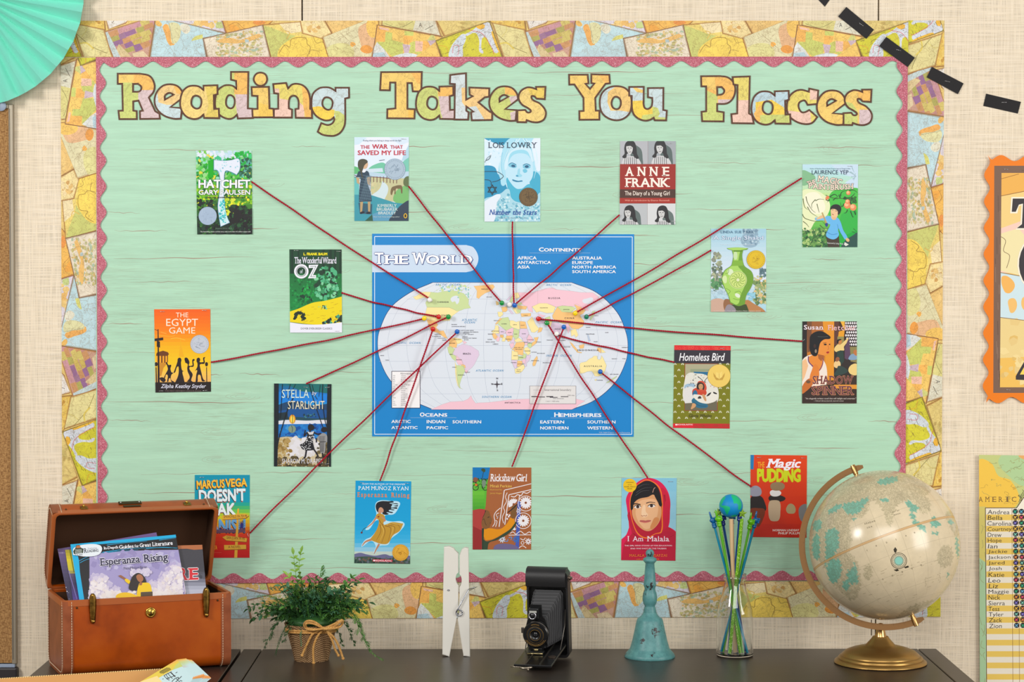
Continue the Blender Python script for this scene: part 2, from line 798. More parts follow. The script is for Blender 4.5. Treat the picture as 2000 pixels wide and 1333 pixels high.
# ------------------------------------------------------------------ mint wood grain backing paper
def backing_paper():
	m = print_mat('mint_wood_print',0.42,spec=0.35)
	t = NT(m)
	base = t.attr().outputs['Color']
	s1 = t.noise(t.coord((1.6,1,42)),3.2,5,0.62,0.5)
	s2 = t.noise(t.coord((5,1,260)),2.4,4,0.6,0.3)
	gate = t.ramp(t.noise(t.coord((1.3,1,3.2)),2.3,3),[(0.42,g1(0)),(0.62,g1(1))])
	f1 = t.ramp(s1,[(0.40,g1(0.0)),(0.47,g1(0.5)),(0.5,g1(0.0)),(0.56,g1(0.0)),(0.6,g1(0.35)),(0.66,g1(0))])
	f2 = t.ramp(s2,[(0.36,g1(1.0)),(0.46,g1(0.0))])
	f = t.math('MULTIPLY',t.math('MAXIMUM',f1,f2),t.math('ADD',0.35,t.math('MULTIPLY',gate,0.65)))
	c = t.mix(t.math('MULTIPLY',f,0.5),base,lin((148,154,130)))
	light = t.ramp(t.noise(t.coord((2,1,22)),3,3),[(0.35,g1(0.95)),(0.65,g1(1.05))])
	t.color(t.mix(1.0,c,light,'MULTIPLY'))
	s = Sheet('backing_paper',wall_sheet(0.0022))
	mint = (176,218,190)
	s.rect(188,113,1772,1136,mint)
	rnd = random.Random(5)
	s.hold = False
	for band in range(22):
		y = 138 + band * 46 + rnd.uniform(-12,12)
		x = 190 + rnd.uniform(0,120)
		s.k = 2
		s.hold = True
		while x < 1740:
			L = rnd.uniform(60,330)
			if rnd.random() < 0.62:
				n = 9
				y0 = y + rnd.uniform(-6,6)
				sl = rnd.uniform(-4,4)
				p = [(x + min(L,1768 - x) * i / n,y0 + sl * i / n + rnd.uniform(-1.3,1.3)) for i in range(n + 1)]
				col = mixc((158,120,106),mint,rnd.uniform(0.0,0.55))
				wd = rnd.uniform(0.7,1.9)
				half = n // 2 + 1
				s.line(p[:half + 1],0.25,col,w1=wd)
				s.line(p[half:],wd,col,w1=0.2)
			x += L + rnd.uniform(20,150)
	s.hold = False
	for _ in range(26):                                    # knots
		x,y = rnd.uniform(230,1730),rnd.uniform(150,1100)
		s.k = 3
		s.hold = True
		col = mixc((165,160,140),mint,0.45)
		for r in (1,0.72,0.45):
			q = [(x + 34 * r * math.cos(a),y + 7 * r * math.sin(a) + rnd.uniform(-0.8,0.8)) for a in [2 * PI * i / 18 for i in range(15)]]
			s.line(q,0.6,col)
	s.hold = False
	o = s.build(m,edge=[(188,113),(1772,113),(1772,1136),(188,1136)],thick=0.0021,back=(176,218,190))
	props(o,'mint green wood grain paper covering the middle of the display board','paper')

backing_paper()

# ------------------------------------------------------------------ map collage border strips
UNIT = 821.0

def collage():
	"""the cards printed on one repeat of the strip: (outline, [(shape kind, data, colour)...]) in strip pixels"""
	R = random.Random(11)
	cards = []

	def card(q,base,feats=(),edge=(165,110,50)):
		cards.append((pts2(q),base,list(feats),edge))

	yel,ora,pin,gre,lil = (247,206,108),(246,186,92),(243,196,172),(206,212,112),(210,186,198)
	pur = [(160,118,150),(205,150,160),(205,180,92),(178,172,92),(205,150,100),(150,105,150),(214,196,110),(196,140,130)]
	# small white card
	card('206,38 252,38 246,46 211,58',(236,230,222),[('l','219,46 222,40',0.8,(60,50,60))])
	# states card in purples
	f = []
	rows = [(-0.02,6),(0.17,6),(0.36,6),(0.55,5),(0.72,5)]
	A,B,D = Vector((203,62)),Vector((297,28)),Vector((224,113))
	U,V = (B - A),(D - A)
	for ri,(v0,n) in enumerate(rows):
		x = 0.05 + 0.04 * R.random()
		while x < 1.0:
			wd = R.uniform(0.14,0.22)
			hv = 0.19 + R.uniform(-0.03,0.05)
			q = [(x,v0),(x + wd,v0),(x + wd,v0 + hv),(x,v0 + hv)]
			jit = lambda: R.uniform(-0.015,0.015)
			f.append(('p',[tuple(A + U * (a + jit()) + V * (b + 0.1 + jit())) for a,b in q],R.choice(pur)))
			x += wd
	f.append(('p','222,113 232,86 250,104 258,113',(222,200,150)))
	f.append(('p','203,64 210,62 236,113 222,113',(196,214,214)))
	f.append(('p','258,104 280,100 292,113 262,113',(226,205,165)))
	card('201,62 280,38 303,38 292,113 221,113',(205,160,140),f)
	# busy strip along the top
	f = [('b',(x,R.uniform(40,58),R.uniform(5,11),R.uniform(4,8)),R.choice([(238,190,110),(232,160,120),(210,160,190),(200,214,140),(240,205,130)])) for x in range(365,430,7)]
	card('332,38 434,38 442,65',(222,214,224),f,(130,80,70))
	# pale blue world map
	f = [('s','318,52 326,47 334,60 336,76 341,88 334,90 327,82 322,66',(240,176,92)),('s','330,46 350,48 352,70 344,84 336,84 333,62',(226,222,170)),
		 ('s','334,92 345,96 352,104 347,113 338,113 335,102',(214,190,110)),('s','366,94 378,86 392,90 402,104 396,113 376,112 364,104',(240,182,110)),
		 ('s','374,82 380,72 392,68 410,64 425,66 398,78 396,90 384,88',(216,214,120)),('s','352,50 366,48 372,58 362,66',(232,228,206)),
		 ('s','304,40 312,42 316,50 306,50',(240,190,100)),('s','382,84 392,82 404,98 398,104 388,94',(240,168,80)),('l','304,66 324,44 340,40',1.2,(205,222,222)),('l','330,44 338,84',0.7,(150,150,130)),('s','400,62 420,58 436,63 410,68',(200,214,130))]
	card('303,38 332,38 441,64 398,76 404,113 292,113',(190,220,226),f,(140,110,80))
	# orange map
	f = [('b',(456,56,10,9),(240,170,70)),('b',(480,48,16,8),(246,190,90)),('b',(505,44,14,6),(235,150,70)),('l','446,50 462,44 478,56 500,50',0.7,(160,100,40))]
	card('433,38 536,38 522,52 441,66',(238,182,84),f,(150,90,40))
	# yellow and green relief map
	f = [('p','514,50 530,54 560,66 578,70 566,80 552,96 541,113 529,113',(206,208,118)),('p','538,38 585,38 590,62 562,66',(246,228,180)),
		 ('s','545,96 562,80 582,70 606,74 640,70 650,113 545,113',(248,216,96)),('l','545,104 556,88 566,92 570,76 596,74 600,86 606,92 604,106',1.3,(170,140,60)),
		 ('l','556,60 566,64 560,76',1.6,(230,190,90)),('l','612,72 618,84 630,82 640,96',0.8,(150,120,60)),('l','600,113 606,98 622,100',0.8,(150,120,60))]
	card('512,48 645,38 648,113 529,113',(240,216,120),f)
	# cream relief corner
	f = [('b',(610 + R.uniform(-15,15),52 + R.uniform(-9,9),5,4),R.choice([(236,196,120),(214,166,96),(244,222,170)])) for _ in range(16)]
	card('585,38 634,38 649,66 629,76 590,66',(246,224,160),f)
	# ivory card of dense names
	f = [('b',(R.uniform(424,512),R.uniform(60,112),R.uniform(2,5),R.uniform(1.5,3)),R.choice([(206,196,130),(190,190,140),(226,190,120),(176,196,170),(216,205,150),(180,170,110)])) for _ in range(190)]
	f += [('s','424,80 450,74 470,78 505,66 510,72 470,84 440,84',(238,190,110)),('b',(482,80,5,4),(180,200,200))]
	card('396,74.5 514,48 529,113 404,113',(234,222,200),f,(120,80,50))
	# ochre corner
	card('633,38 716,38 648,67',(236,196,120),[('b',(660,46,14,5),(244,206,130))],(140,90,40))
	# pale olive map with orange patches
	f = [('s','700,56 712,46 722,44 728,62 730,92 712,100 704,84',(234,186,140)),('s','720,38 740,38 738,60 728,74 716,58',(246,200,100)),('b',(688,87,6,6),(244,178,80)),
		 ('s','704,94 716,88 728,96 722,104 708,102',(238,160,70)),('l','666,66 700,96',0.6,(170,150,110)),('l','650,80 690,60 716,50',0.5,(190,180,140)),('s','640,92 680,86 690,110 640,113',(226,220,150))]
	card('629,75 716,38 740,38 740,48 727,113 641,113',(228,220,176),f)
	# grey olive map with the letter A
	f = [('p','746,38 812,38 806,62 748,52',(222,212,136)),('l','752,46 780,54 806,42',0.8,(120,120,70)),('t','A',818,44,825,53,(60,60,60)),('l','830,58 846,50',1.0,(90,90,80)),('l','836,40 842,62',0.5,(150,150,140))]
	card('746,38 852,38 862,71 745,50',(224,220,198),f)
	# bright states card
	f = [('p','738,50 756,54 752,82 733,80',ora),('p','753,62 766,64 766,78 788,84 787,108 768,113 752,98 738,90 736,82 752,82',gre),('p','766,58 790,62 790,80 768,78',yel),
		 ('p','790,60 808,62 808,70 790,69',gre),('p','788,70 808,71 802,86 788,86',ora),('p','808,63 842,70 828,80 806,80',yel),('p','800,84 811,80 812,104 798,104',gre),
		 ('p','811,80 826,81 825,100 811,101',pin),('p','826,80 838,82 843,98 838,103 826,100',ora),('p','786,86 802,88 798,104 790,105',lil),('p','811,101 840,103 838,113 815,108',gre),
		 ('p','834,78 852,72 862,84 842,92',lil),('p','740,52 760,56 759,60 742,57',pin),('p','726,113 730,94 736,82 752,98 762,113',(226,230,226)),('p','727,104 750,102 756,113 727,113',(186,216,226)),
		 ('s','768,113 790,104 812,106 824,113',(222,234,236)),('s','842,113 838,100 850,88 866,90 866,113',(204,224,230)),('p','842,68 866,70 866,76 834,80',(214,214,130))]
	card('736,48 865,71 853,80 862,113 726.5,113',yel,f,(130,80,50))
	# ochre top
	f = [('b',(R.uniform(870,940),R.uniform(40,60),5,3),R.choice([(206,186,110),(232,208,130),(196,170,96)])) for _ in range(22)]
	card('851,38 960,38 867,71',(224,200,122),f)
	# road map in yellow green with lakes
	f = [('s','878,113 880,94 892,76 906,66 910,76 904,92 902,113',(214,224,232)),('s','908,70 922,60 940,46 955,44 962,58 968,80 976,96 968,104 958,90 946,72 940,92 944,104 936,100 936,80 928,64',(216,222,230)),
		 ('l','914,56 922,60 942,66 962,96 964,106',0.9,(220,70,90)),('l','884,104 886,90 896,90 894,108',0.9,(220,90,110)),('l','852,88 872,92 874,104',0.8,(230,150,40)),('s','962,60 972,76 980,100 976,104 964,78',(240,190,60)),
		 ('s','930,50 946,48 944,56 934,56',(240,184,60))]
	for _ in range(44):
		x,y = R.uniform(854,978),R.uniform(46,111)
		L = R.uniform(3,9)
		f.append(('l',[(x,y),(x + L,y - L * 0.42)],0.7,(80,84,30)))
	card('850,79 956.5,41 982,113 863,113',(214,208,52),f,(120,100,30))
	# ochre corner and the pale river map
	f = [('b',(R.uniform(965,1022),R.uniform(40,50),4,3),R.choice([(200,150,60),(240,206,110),(214,170,80)])) for _ in range(14)]
	card('955,38 1026,38 1028,60 960,45',(234,196,92),f,(140,90,40))
	f = [('l','966,62 984,78 1002,92 1030,104',1.2,(150,140,80)),('l','974,86 990,84 1004,96',3.0,(226,204,96)),('l','984,46 990,58 980,72',1.4,(220,204,120)),('l','960,76 1000,60 1024,64',0.6,(190,178,120)),('l','1010,70 1006,112',0.6,(190,178,120))]
	card('961,44 1025,57 1041,113 983,113',(230,218,152),f)
	return cards

CARDS = collage()
COLLAGE = print_mat('map_collage_print',0.45,lines=0.55,lscale=60,spec=0.35,line_col=(140,105,60))

def strip(name,label,tr,xa,xb,outline,d):
	"""tr: strip pixels -> photo pixels; the part xa..xb of the endless strip"""
	s = Sheet(name,wall_sheet(d))
	base_p = [tr(xa,40.5),tr(xb,40.5),tr(xb,111.5),tr(xa,111.5)]
	s.poly(base_p,(232,200,120))
	k0 = int(math.floor((xa - 1045) / UNIT))
	k1 = int(math.ceil((xb - 200) / UNIT))
	for k in range(k0,k1 + 1):
		off = k * UNIT
		kc = 2
		for q,base,feats,edge in CARDS:
			q2 = [(x + off,y) for x,y in q]
			box_ = [(xa,40.5),(xb,40.5),(xb,111.5),(xa,111.5)]
			c = clip(q2,box_)
			if len(c) < 3:
				continue
			s.k = kc
			s.micro = False
			s.hold = True
			cx = sum(p[0] for p in q2) / len(q2)
			cy = sum(p[1] for p in q2) / len(q2)
			s.poly([tr(*p) for p in c],edge)                                     # browned paper rim
			sh = clip([(x + (1.3 if x < cx else -1.3),y + (1.1 if y < cy else -1.1)) for x,y in q2],box_)
			s.k += 1
			rim2 = mixc(edge,base,0.6)
			if len(sh) > 2:
				s.poly([tr(*p) for p in sh],rim2)
			s.k += 1
			kf0 = s.k + 0.6
			sh2 = clip([(x + (3.2 if x < cx else -3.2),y + (2.4 if y < cy else -2.4)) for x,y in q2],box_)
			if len(sh2) > 2:
				s.poly([tr(*p) for p in sh2],base)
			lim = sh if len(sh) > 2 else c
			for j_,ft in enumerate(feats):
				s.k = kf0 + j_ * 0.1
				if ft[0] in 'ps':
					p = pts2(ft[1],ft[0] == 's',4)
					ps = [[(x + off,y) for x,y in p]]
				elif ft[0] == 'b':
					x,y,rx,ry = ft[1]
					rr = random.Random(int(x * 7 + y * 3))
					ps = [[(x + off + rx * rr.uniform(0.6,1.2) * math.cos(2 * PI * i / 8),y + ry * rr.uniform(0.6,1.2) * math.sin(2 * PI * i / 8)) for i in range(8)]]
				elif ft[0] == 'l':
					p = [tuple(map(float,t.split(','))) for t in ft[1].split()] if isinstance(ft[1],str) else ft[1]
					if len(p) > 2:
						p = [(v.x,v.y) for v in spline([(a,b,0) for a,b in p],4)]
					vs,fs = stroke([(x + off,y) for x,y in p],ft[2])
					ps = [[vs[i] for i in f] for f in fs]
					ft = (ft[0],None,ft[3])
				else:
					vs,fs = glyphs(ft[1])
					ps = [[(ft[2] + off + vs[i][0] * 9,ft[5] - vs[i][1] * 12) for i in f] for f in fs]
					ft = (ft[0],None,ft[6])
				for p in ps:
					p = clip(p,lim) if ft[0] != 'p' else clip(p,lim)
					if len(p) > 2:
						s.poly([tr(*v) for v in p],ft[2])
			kc = int(s.k) + 2
	s.hold = False
	o = s.build(COLLAGE,edge=base_p,thick=d - 0.0001,back=(238,224,190))
	props(o,label,'border trim','map print border strips round the display board')

strip('border_strip','map print border strip along the top edge of the display board',lambda x,y: (x,y),118,1774,None,0.0010)
strip('border_strip','map print border strip down the left edge of the display board',lambda x,y: (y + 78 + (979 - x - 112) * 0.0035,979 - x),-220,866.5,None,0.0010)
strip('border_strip','map print border strip down the right edge of the display board',lambda x,y: (1885 - y - (x - 115) * 0.006,x - 75),115,1210,None,0.0011)
strip('border_strip','map print border strip along the bottom edge, partly behind the camera and plant',lambda x,y: (x + 86,y + 1097 - (x - 736) * 0.0029),106,1751,None,0.0010)

# ------------------------------------------------------------------ pink glitter scalloped trim
def glitter_material():
	m = mat('pink_glitter',(203,104,124),0.55,0,0.4)
	t = NT(m)
	v = t.coord()
	vn = t.n('ShaderNodeTexVoronoi',feature='F1')
	vn.inputs['Scale'].default_value = 1000
	t.l(v,vn.inputs['Vector'])
	sep = t.n('ShaderNodeSeparateColor')
	t.l(vn.outputs['Color'],sep.inputs[0])
	c = t.ramp(sep.outputs[0],[(0.0,lin((150,64,84))),(0.35,lin((186,92,110))),(0.8,lin((198,108,124))),(0.95,lin((222,150,162))),(1.0,lin((240,200,208)))])
	t.color(c)
	return m

GLIT = glitter_material()

def scallop(name,label,a,b,inward,per,phase,depth,amp,y):
	"""a: start, b: end of the straight outer edge; the wave lies to the inward side"""
	a,b,inward = Vector(a),Vector(b),Vector(inward)
	L = (b - a).length
	u = (b - a) / L
	n = int(L / 2.5)
	wave = []
	for i in range(n + 1):
		s_ = L * i / n
		ph = 2 * PI * (s_ - phase) / per
		wave.append(a + u * s_ + inward * (depth + amp * math.cos(ph)))
	outer = [a + u * (L * i / n) for i in range(n + 1)]
	bm = bmesh.new()
	F_ = [[bm.verts.new(W(p.x,p.y,y)) for p in r] for r in (outer,wave)]
	K_ = [[bm.verts.new(W(p.x,p.y,y - 0.0028)) for p in r] for r in (outer,wave)]
	for i in range(n):
		for A,B in ((F_[0],F_[1]),(F_[1],K_[1]),(K_[1],K_[0]),(K_[0],F_[0])):
			bm.faces.new((A[i],A[i + 1],B[i + 1],B[i]))
	for i in (0,n):
		bm.faces.new((F_[0][i],F_[1][i],K_[1][i],K_[0][i]))
	o = bmobj(name,bm,GLIT)
	props(o,label,'border trim','pink glitter scalloped trim')

scallop('scalloped_trim','pink glitter scalloped trim along the top of the mint paper',(187,111.5),(1772,110.5),(0,1),51.6,221 - 187,14.5,6,0.0052)
scallop('scalloped_trim','pink glitter scalloped trim down the left side of the mint paper',(187.5,113),(191.5,1138),(1,0),50.6,162 - 113,13,6.2,0.0054)
scallop('scalloped_trim','pink glitter scalloped trim down the right side of the mint paper',(1773,114),(1767.5,1135),(-1,0),50.6,178 - 114,15.5,6.2,0.0054)
scallop('scalloped_trim','pink glitter scalloped trim along the bottom of the mint paper',(188,1141),(1770,1133.5),(0,-1),51.0,660 - 188,13.5,6,0.0052)

# ------------------------------------------------------------------ cut-out title letters
BROWN = (86,46,28)
FA,FB,FC,FD,FE = (220,130,8),(460,130,8),(730,130,8),(1100,130,8),(1360,130,8)
FS = (1320,120,4.762)
Y1,Y2,Y3,Y4,OR,GR,MV,BL,PK = (247,208,112),(246,215,130),(250,213,80),(236,218,112),(249,192,98),(206,215,122),(222,198,200),(205,224,228),(243,203,186)
G = {
	'R': ['80,112 430,112 ~580,150 ~652,275 ~640,390 565,485 665,700 730,738 738,815 430,820 425,698 472,690 405,532 320,545 322,690 375,697 378,822 105,822 92,692 160,690 150,270 80,270','318,272 395,270 ~448,320 ~425,385 318,395'],
	'e': ['~655,540 ~685,410 ~780,305 ~895,278 ~1010,305 ~1085,390 1105,480 900,635 1082,650 1065,815 ~950,815 ~800,765 ~690,660','815,520 ~818,455 ~885,412 955,440'],
	'a': ['~1055,560 ~1090,400 ~1170,320 ~1260,300 ~1350,315 1420,370 1420,300 1635,293 1640,430 1580,450 1585,665 1658,660 1665,808 1430,803 1420,750 ~1350,805 ~1260,820 ~1150,780 ~1075,680','~1228,560 ~1255,475 ~1310,455 ~1372,490 ~1388,560 ~1362,640 ~1305,658 ~1245,620'],
	'd': ['~1600,560 ~1640,380 ~1730,305 ~1800,290 ~1880,305 1935,350 1930,225 1850,205 1850,85 2120,85 2112,655 2188,660 2192,805 1955,812 1945,750 ~1880,805 ~1800,818 ~1690,770 ~1620,680','~1770,550 ~1795,465 ~1840,447 ~1892,480 ~1908,550 ~1888,630 ~1840,655 ~1785,620'],
	'i': ['250,322 520,318 530,655 592,660 598,793 268,795 262,665 345,662 345,460 258,455','~285,198 ~320,120 ~390,95 ~462,120 ~493,198 ~462,272 ~390,302 ~320,272'],
	'n': ['590,275 790,257 820,345 ~880,285 ~955,270 ~1060,300 ~1135,390 ~1165,520 1165,662 1192,668 1195,805 940,800 935,665 985,660 ~985,540 ~955,475 ~905,455 ~855,480 ~833,550 832,655 882,672 880,798 600,798 600,665 668,660 668,425 603,415'],
	'g': ['~1187,570 ~1210,430 ~1300,345 ~1390,325 ~1480,335 1565,385 1562,332 1772,332 1775,485 1712,500 1715,830 ~1700,930 ~1640,1030 ~1550,1080 ~1460,1083 ~1360,1065 1285,1020 1340,885 ~1440,915 ~1510,890 ~1545,830 1535,795 ~1480,835 ~1390,840 ~1270,780 ~1200,680','~1355,575 ~1385,495 ~1440,482 ~1500,515 ~1518,580 ~1490,660 ~1440,677 ~1380,640'],
	'T': ['115,88 750,85 742,390 610,388 595,258 525,258 525,662 640,668 635,813 210,808 213,668 340,655 340,250 255,250 250,372 100,368'],
	'k': ['1195,132 1440,105 1442,522 1548,465 1498,440 1495,328 1805,342 1800,472 1735,480 1635,560 1812,708 1850,720 1848,835 1532,840 1522,712 1560,705 1445,620 1445,692 1482,715 1475,830 1262,828 1268,275 1190,270'],
	's': ['~1570,365 ~1590,305 ~1645,270 ~1690,270 1735,285 1733,263 1820,262 1814,377 1738,372 ~1715,350 ~1690,352 ~1704,385 ~1770,420 ~1822,490 ~1810,560 ~1760,590 ~1700,590 1645,572 1640,592 1560,590 1560,482 1632,478 ~1655,502 ~1685,490 ~1660,462 ~1600,425'],
	'Y': ['92,128 382,128 395,265 345,270 418,350 490,265 440,260 440,122 720,128 730,262 660,270 500,490 508,690 565,690 565,830 255,832 253,698 320,695 318,490 175,280 95,282'],
	'o': ['~572,570 ~600,430 ~690,340 ~820,308 ~960,335 ~1045,430 ~1068,570 ~1040,720 ~950,810 ~825,840 ~690,800 ~600,710','~755,570 ~785,490 ~830,472 ~885,505 ~902,580 ~875,650 ~830,667 ~775,640'],
	'u': ['1032,320 1258,318 1255,590 ~1272,645 ~1320,665 ~1375,630 ~1392,570 1392,490 1325,480 1325,338 1565,335 1562,680 1618,690 1608,842 1430,840 1415,800 ~1350,835 ~1270,845 ~1170,810 ~1100,740 ~1075,640 1072,460 1032,455'],
	'P': ['75,152 370,150 ~490,170 ~580,250 ~608,370 ~570,500 ~480,575 325,585 325,700 428,715 425,858 92,855 82,708 155,700 155,310 80,310','325,322 395,320 ~438,375 ~410,430 328,445'],
	'l': ['568,165 835,155 822,735 870,760 898,890 560,885 548,745 640,735 645,290 580,280'],
	'c': ['~1415,640 ~1450,480 ~1540,390 ~1640,365 1760,395 1765,345 1905,375 1890,585 1740,600 ~1700,535 ~1660,533 ~1605,570 ~1600,640 ~1640,710 ~1695,715 1765,680 1890,790 ~1810,880 ~1700,900 ~1560,860 ~1450,770'],
}
LETTER = print_mat('map_letter_print',0.45,lines=0.42,lscale=42,spec=0.35,line_col=(120,96,60))
EPATCH = [('900,260 1120,260 1120,430 900,400',OR),('960,440 1120,420 1120,520 1000,560',MV),('980,690 1120,640 1120,830 1000,830',MV)]
APATCH = [('1395,290 1680,290 1680,450 1400,450',OR),('1405,450 1680,450 1680,830 1480,830 1440,700',MV)]
WORDS = [
	# glyph, frame, shift (frame units), base ink, patches, extra label
	('Reading',[('R',FA,(0,0),Y1,[('150,250 300,250 400,430 400,520 420,840 60,840 60,690 150,690',GR),('330,90 680,90 680,368 465,368 330,250',OR),('400,368 680,368 680,500 780,840 410,840 400,500',MV)]),
				 ('e',FA,(0,0),(244,208,140),[('620,400 700,420 715,560 850,600 1130,590 1130,840 620,840',BL),('950,300 1130,300 1130,450 1000,420',OR)]),
				 ('a',FA,(0,0),Y2,[('1440,270 1680,270 1690,830 1440,830 1500,600',(232,206,100))]),
				 ('d',FA,(0,0),GR,[('1900,60 2220,60 2220,435 1900,435',OR),('1915,435 2220,435 2220,840 1960,840 1930,640',MV)]),
				 ('i',FB,(0,0),Y1,[('360,560 600,640 610,810 360,810',(248,204,92))]),
				 ('n',FB,(0,0),Y4,[('560,345 680,345 690,500 860,530 1010,570 1070,620 1080,840 560,840',PK),('1035,260 1200,400 1220,840 1110,840 1060,640',OR)]),
				 ('g',FB,(0,0),BL,[('1160,640 1300,620 1550,680 1540,780 1400,870 1270,790',Y3),('1540,690 1620,700 1700,760 1760,1110 1240,1110 1330,860 1500,920 1560,800',GR)])]),
	('Takes',[('T',FC,(0,0),Y1,[('560,60 780,60 770,290 680,260',OR),('540,640 660,640 660,830 540,830',(249,200,92))]),
			   ('a',FC,(-395,15),GR,APATCH),
			   ('k',FC,(0,0),(212,224,227),[('1370,330 1450,330 1450,480 1500,300 1840,300 1840,480 1640,560 1880,710 1880,860 1750,860 1600,620 1440,640 1380,560',(246,205,136))]),
			   ('e',FA,(5230,32),GR,EPATCH),
			   ('s',FS,(-3033,-26),Y2,[('1640,240 1840,240 1840,400 1700,380',(240,208,96))])]),
	('You',[('Y',FD,(0,0),Y1,[('530,100 760,100 750,280 640,250',OR)]),
			 ('o',FD,(0,0),BL,[('700,400 850,290 1000,330 1100,450 1080,720 900,690 740,690 690,560',(246,204,124))]),
			 ('u',FD,(0,0),BL,[('1040,540 1240,530 1260,640 1400,640 1420,700 1500,760 1400,870 1060,870',Y3),('1390,620 1480,650 1510,740 1480,790 1640,800 1640,870 1200,870 1240,760 1400,740',GR),('1060,300 1280,380 1280,420 1150,400',Y1)])]),
	('Places',[('P',FE,(0,0),OR,[('60,140 290,140 300,380 180,330 60,320',Y1),('150,370 330,450 330,600 460,690 460,880 50,880 50,690 150,690',GR),('340,515 640,515 520,620 340,610',MV)]),
				('l',FE,(0,0),Y4,[('520,525 860,525 920,920 520,920',PK)]),
				('a',FE,(-193,88),(190,216,226),[('1120,470 1370,430 1560,550 1590,680 1390,710 1120,660',Y3),('1090,650 1190,500 1240,680 1150,840',OR),('1190,670 1700,660 1700,830 1190,830',GR)]),
				('c',FE,(0,0),Y4,[('1380,680 1600,710 1780,700 1800,920 1380,920',PK),('1775,330 1930,370 1900,520 1775,520',PK)]),
				('e',FA,(10349,96),Y1,[]),
				('s',FS,(0,0),Y1,[('1560,370 1640,390 1690,460 1690,620 1540,620 1540,440',GR),('1690,250 1840,250 1840,440 1760,430 1700,390',OR),('1705,450 1840,450 1840,620 1705,620',MV)])]),
]
WHERE = {'Reading': 'leftmost title word','Takes': 'title word on the mint paper left of centre','You': 'short title word','Places': 'rightmost title word'}

def letter(ch,fr,sh,base,patches,word,idx):
	ox,oy,sc = fr
	contours = [[((x + sh[0]),(y + sh[1])) for x,y in pts2(c)] for c in G[ch]]
	isdot = ch == 'i'
	s = Sheet('cutout_letter',wall_sheet(0.0034 + 0.0003 * (idx % 3)),frame=fr)
	# fill divided into its map colours
	regs = [([(x + sh[0],y + sh[1]) for x,y in pts2(p)],col) for p,col in patches] if fr is not None else []
	vs,es = [],[]
	for c in contours + [r[0] for r in regs]:
		b = len(vs)
		n = len(c)
		vs += [Vector(p) for p in c]
		es += [(b + i,b + (i + 1) % n) for i in range(n)]
	v2,e2,f2,_,_,_ = delaunay_2d_cdt(vs,es,[],0,1e-4)
	by = {}
	for f in f2:
		cx = sum(v2[i].x for i in f) / len(f)
		cy = sum(v2[i].y for i in f) / len(f)
		k = sum(inside((cx,cy),c) for c in contours)
		if (k % 2 == 0):
			continue
		col = base
		for r,cl in regs:
			if inside((cx,cy),r):
				col = cl
		by.setdefault(col,[]).append(tuple(f))
	s.k = 1
	s.hold = True
	for col,fs in by.items():
		used = sorted({i for f in fs for i in f})
		mp = {i: k for k,i in enumerate(used)}
		s.put([(v2[i].x,v2[i].y) for i in used],[tuple(mp[i] for i in f) for f in fs],col)
	s.k = 3
	wd = 3.5 * sc
	for c in contours:
		q,fq = stroke(c,wd,closed=True)
		s.put(q,fq,BROWN)
		for lift in (-0.0010,):                               # rim of the card under the brown line
			b = len(s.V)
			n = len(c)
			for u,v in q:
				s.V.append(W(ox + u / sc,oy + v / sc,0.0034 + 0.0003 * (idx % 3) + 3 * s.step))
			for u,v in q:
				s.V.append(W(ox + u / sc,oy + v / sc,0.0034 + 0.0003 * (idx % 3) + lift))
			cl = lin(BROWN)
			for side in (0,n):
				for i in range(n):
					j = (i + 1) % n
					s.Fc.append((b + side + i,b + side + j,b + 2 * n + side + j,b + 2 * n + side + i))
					s.Cl.append(cl)
	o = s.build(LETTER)
	same = [i for i,g in enumerate(WORDS_D[word]) if g == ch]
	nth = ''
	n_ord = ['first','second','third','fourth','fifth','sixth','last']
	pos = n_ord[idx] if idx < len(WORDS_D[word]) - 1 else 'last'
	props(o,'map print cut-out letter %s with brown outline, %s letter of the title word %s' % (ch,pos,word),'letter','cut-out letters of the board title')

WORDS_D = {w_: [g[0] for g in gl] for w_,gl in WORDS}
for w_,gl in WORDS:
	for i_,(ch,fr,sh,base,patches) in enumerate(gl):
		letter(ch,fr,sh,base,[(p,c) for p,c in patches],w_,i_)
# ================================================================== THE WORLD MAP CHART
CARDP = print_mat('card_print',0.38,spec=0.4)

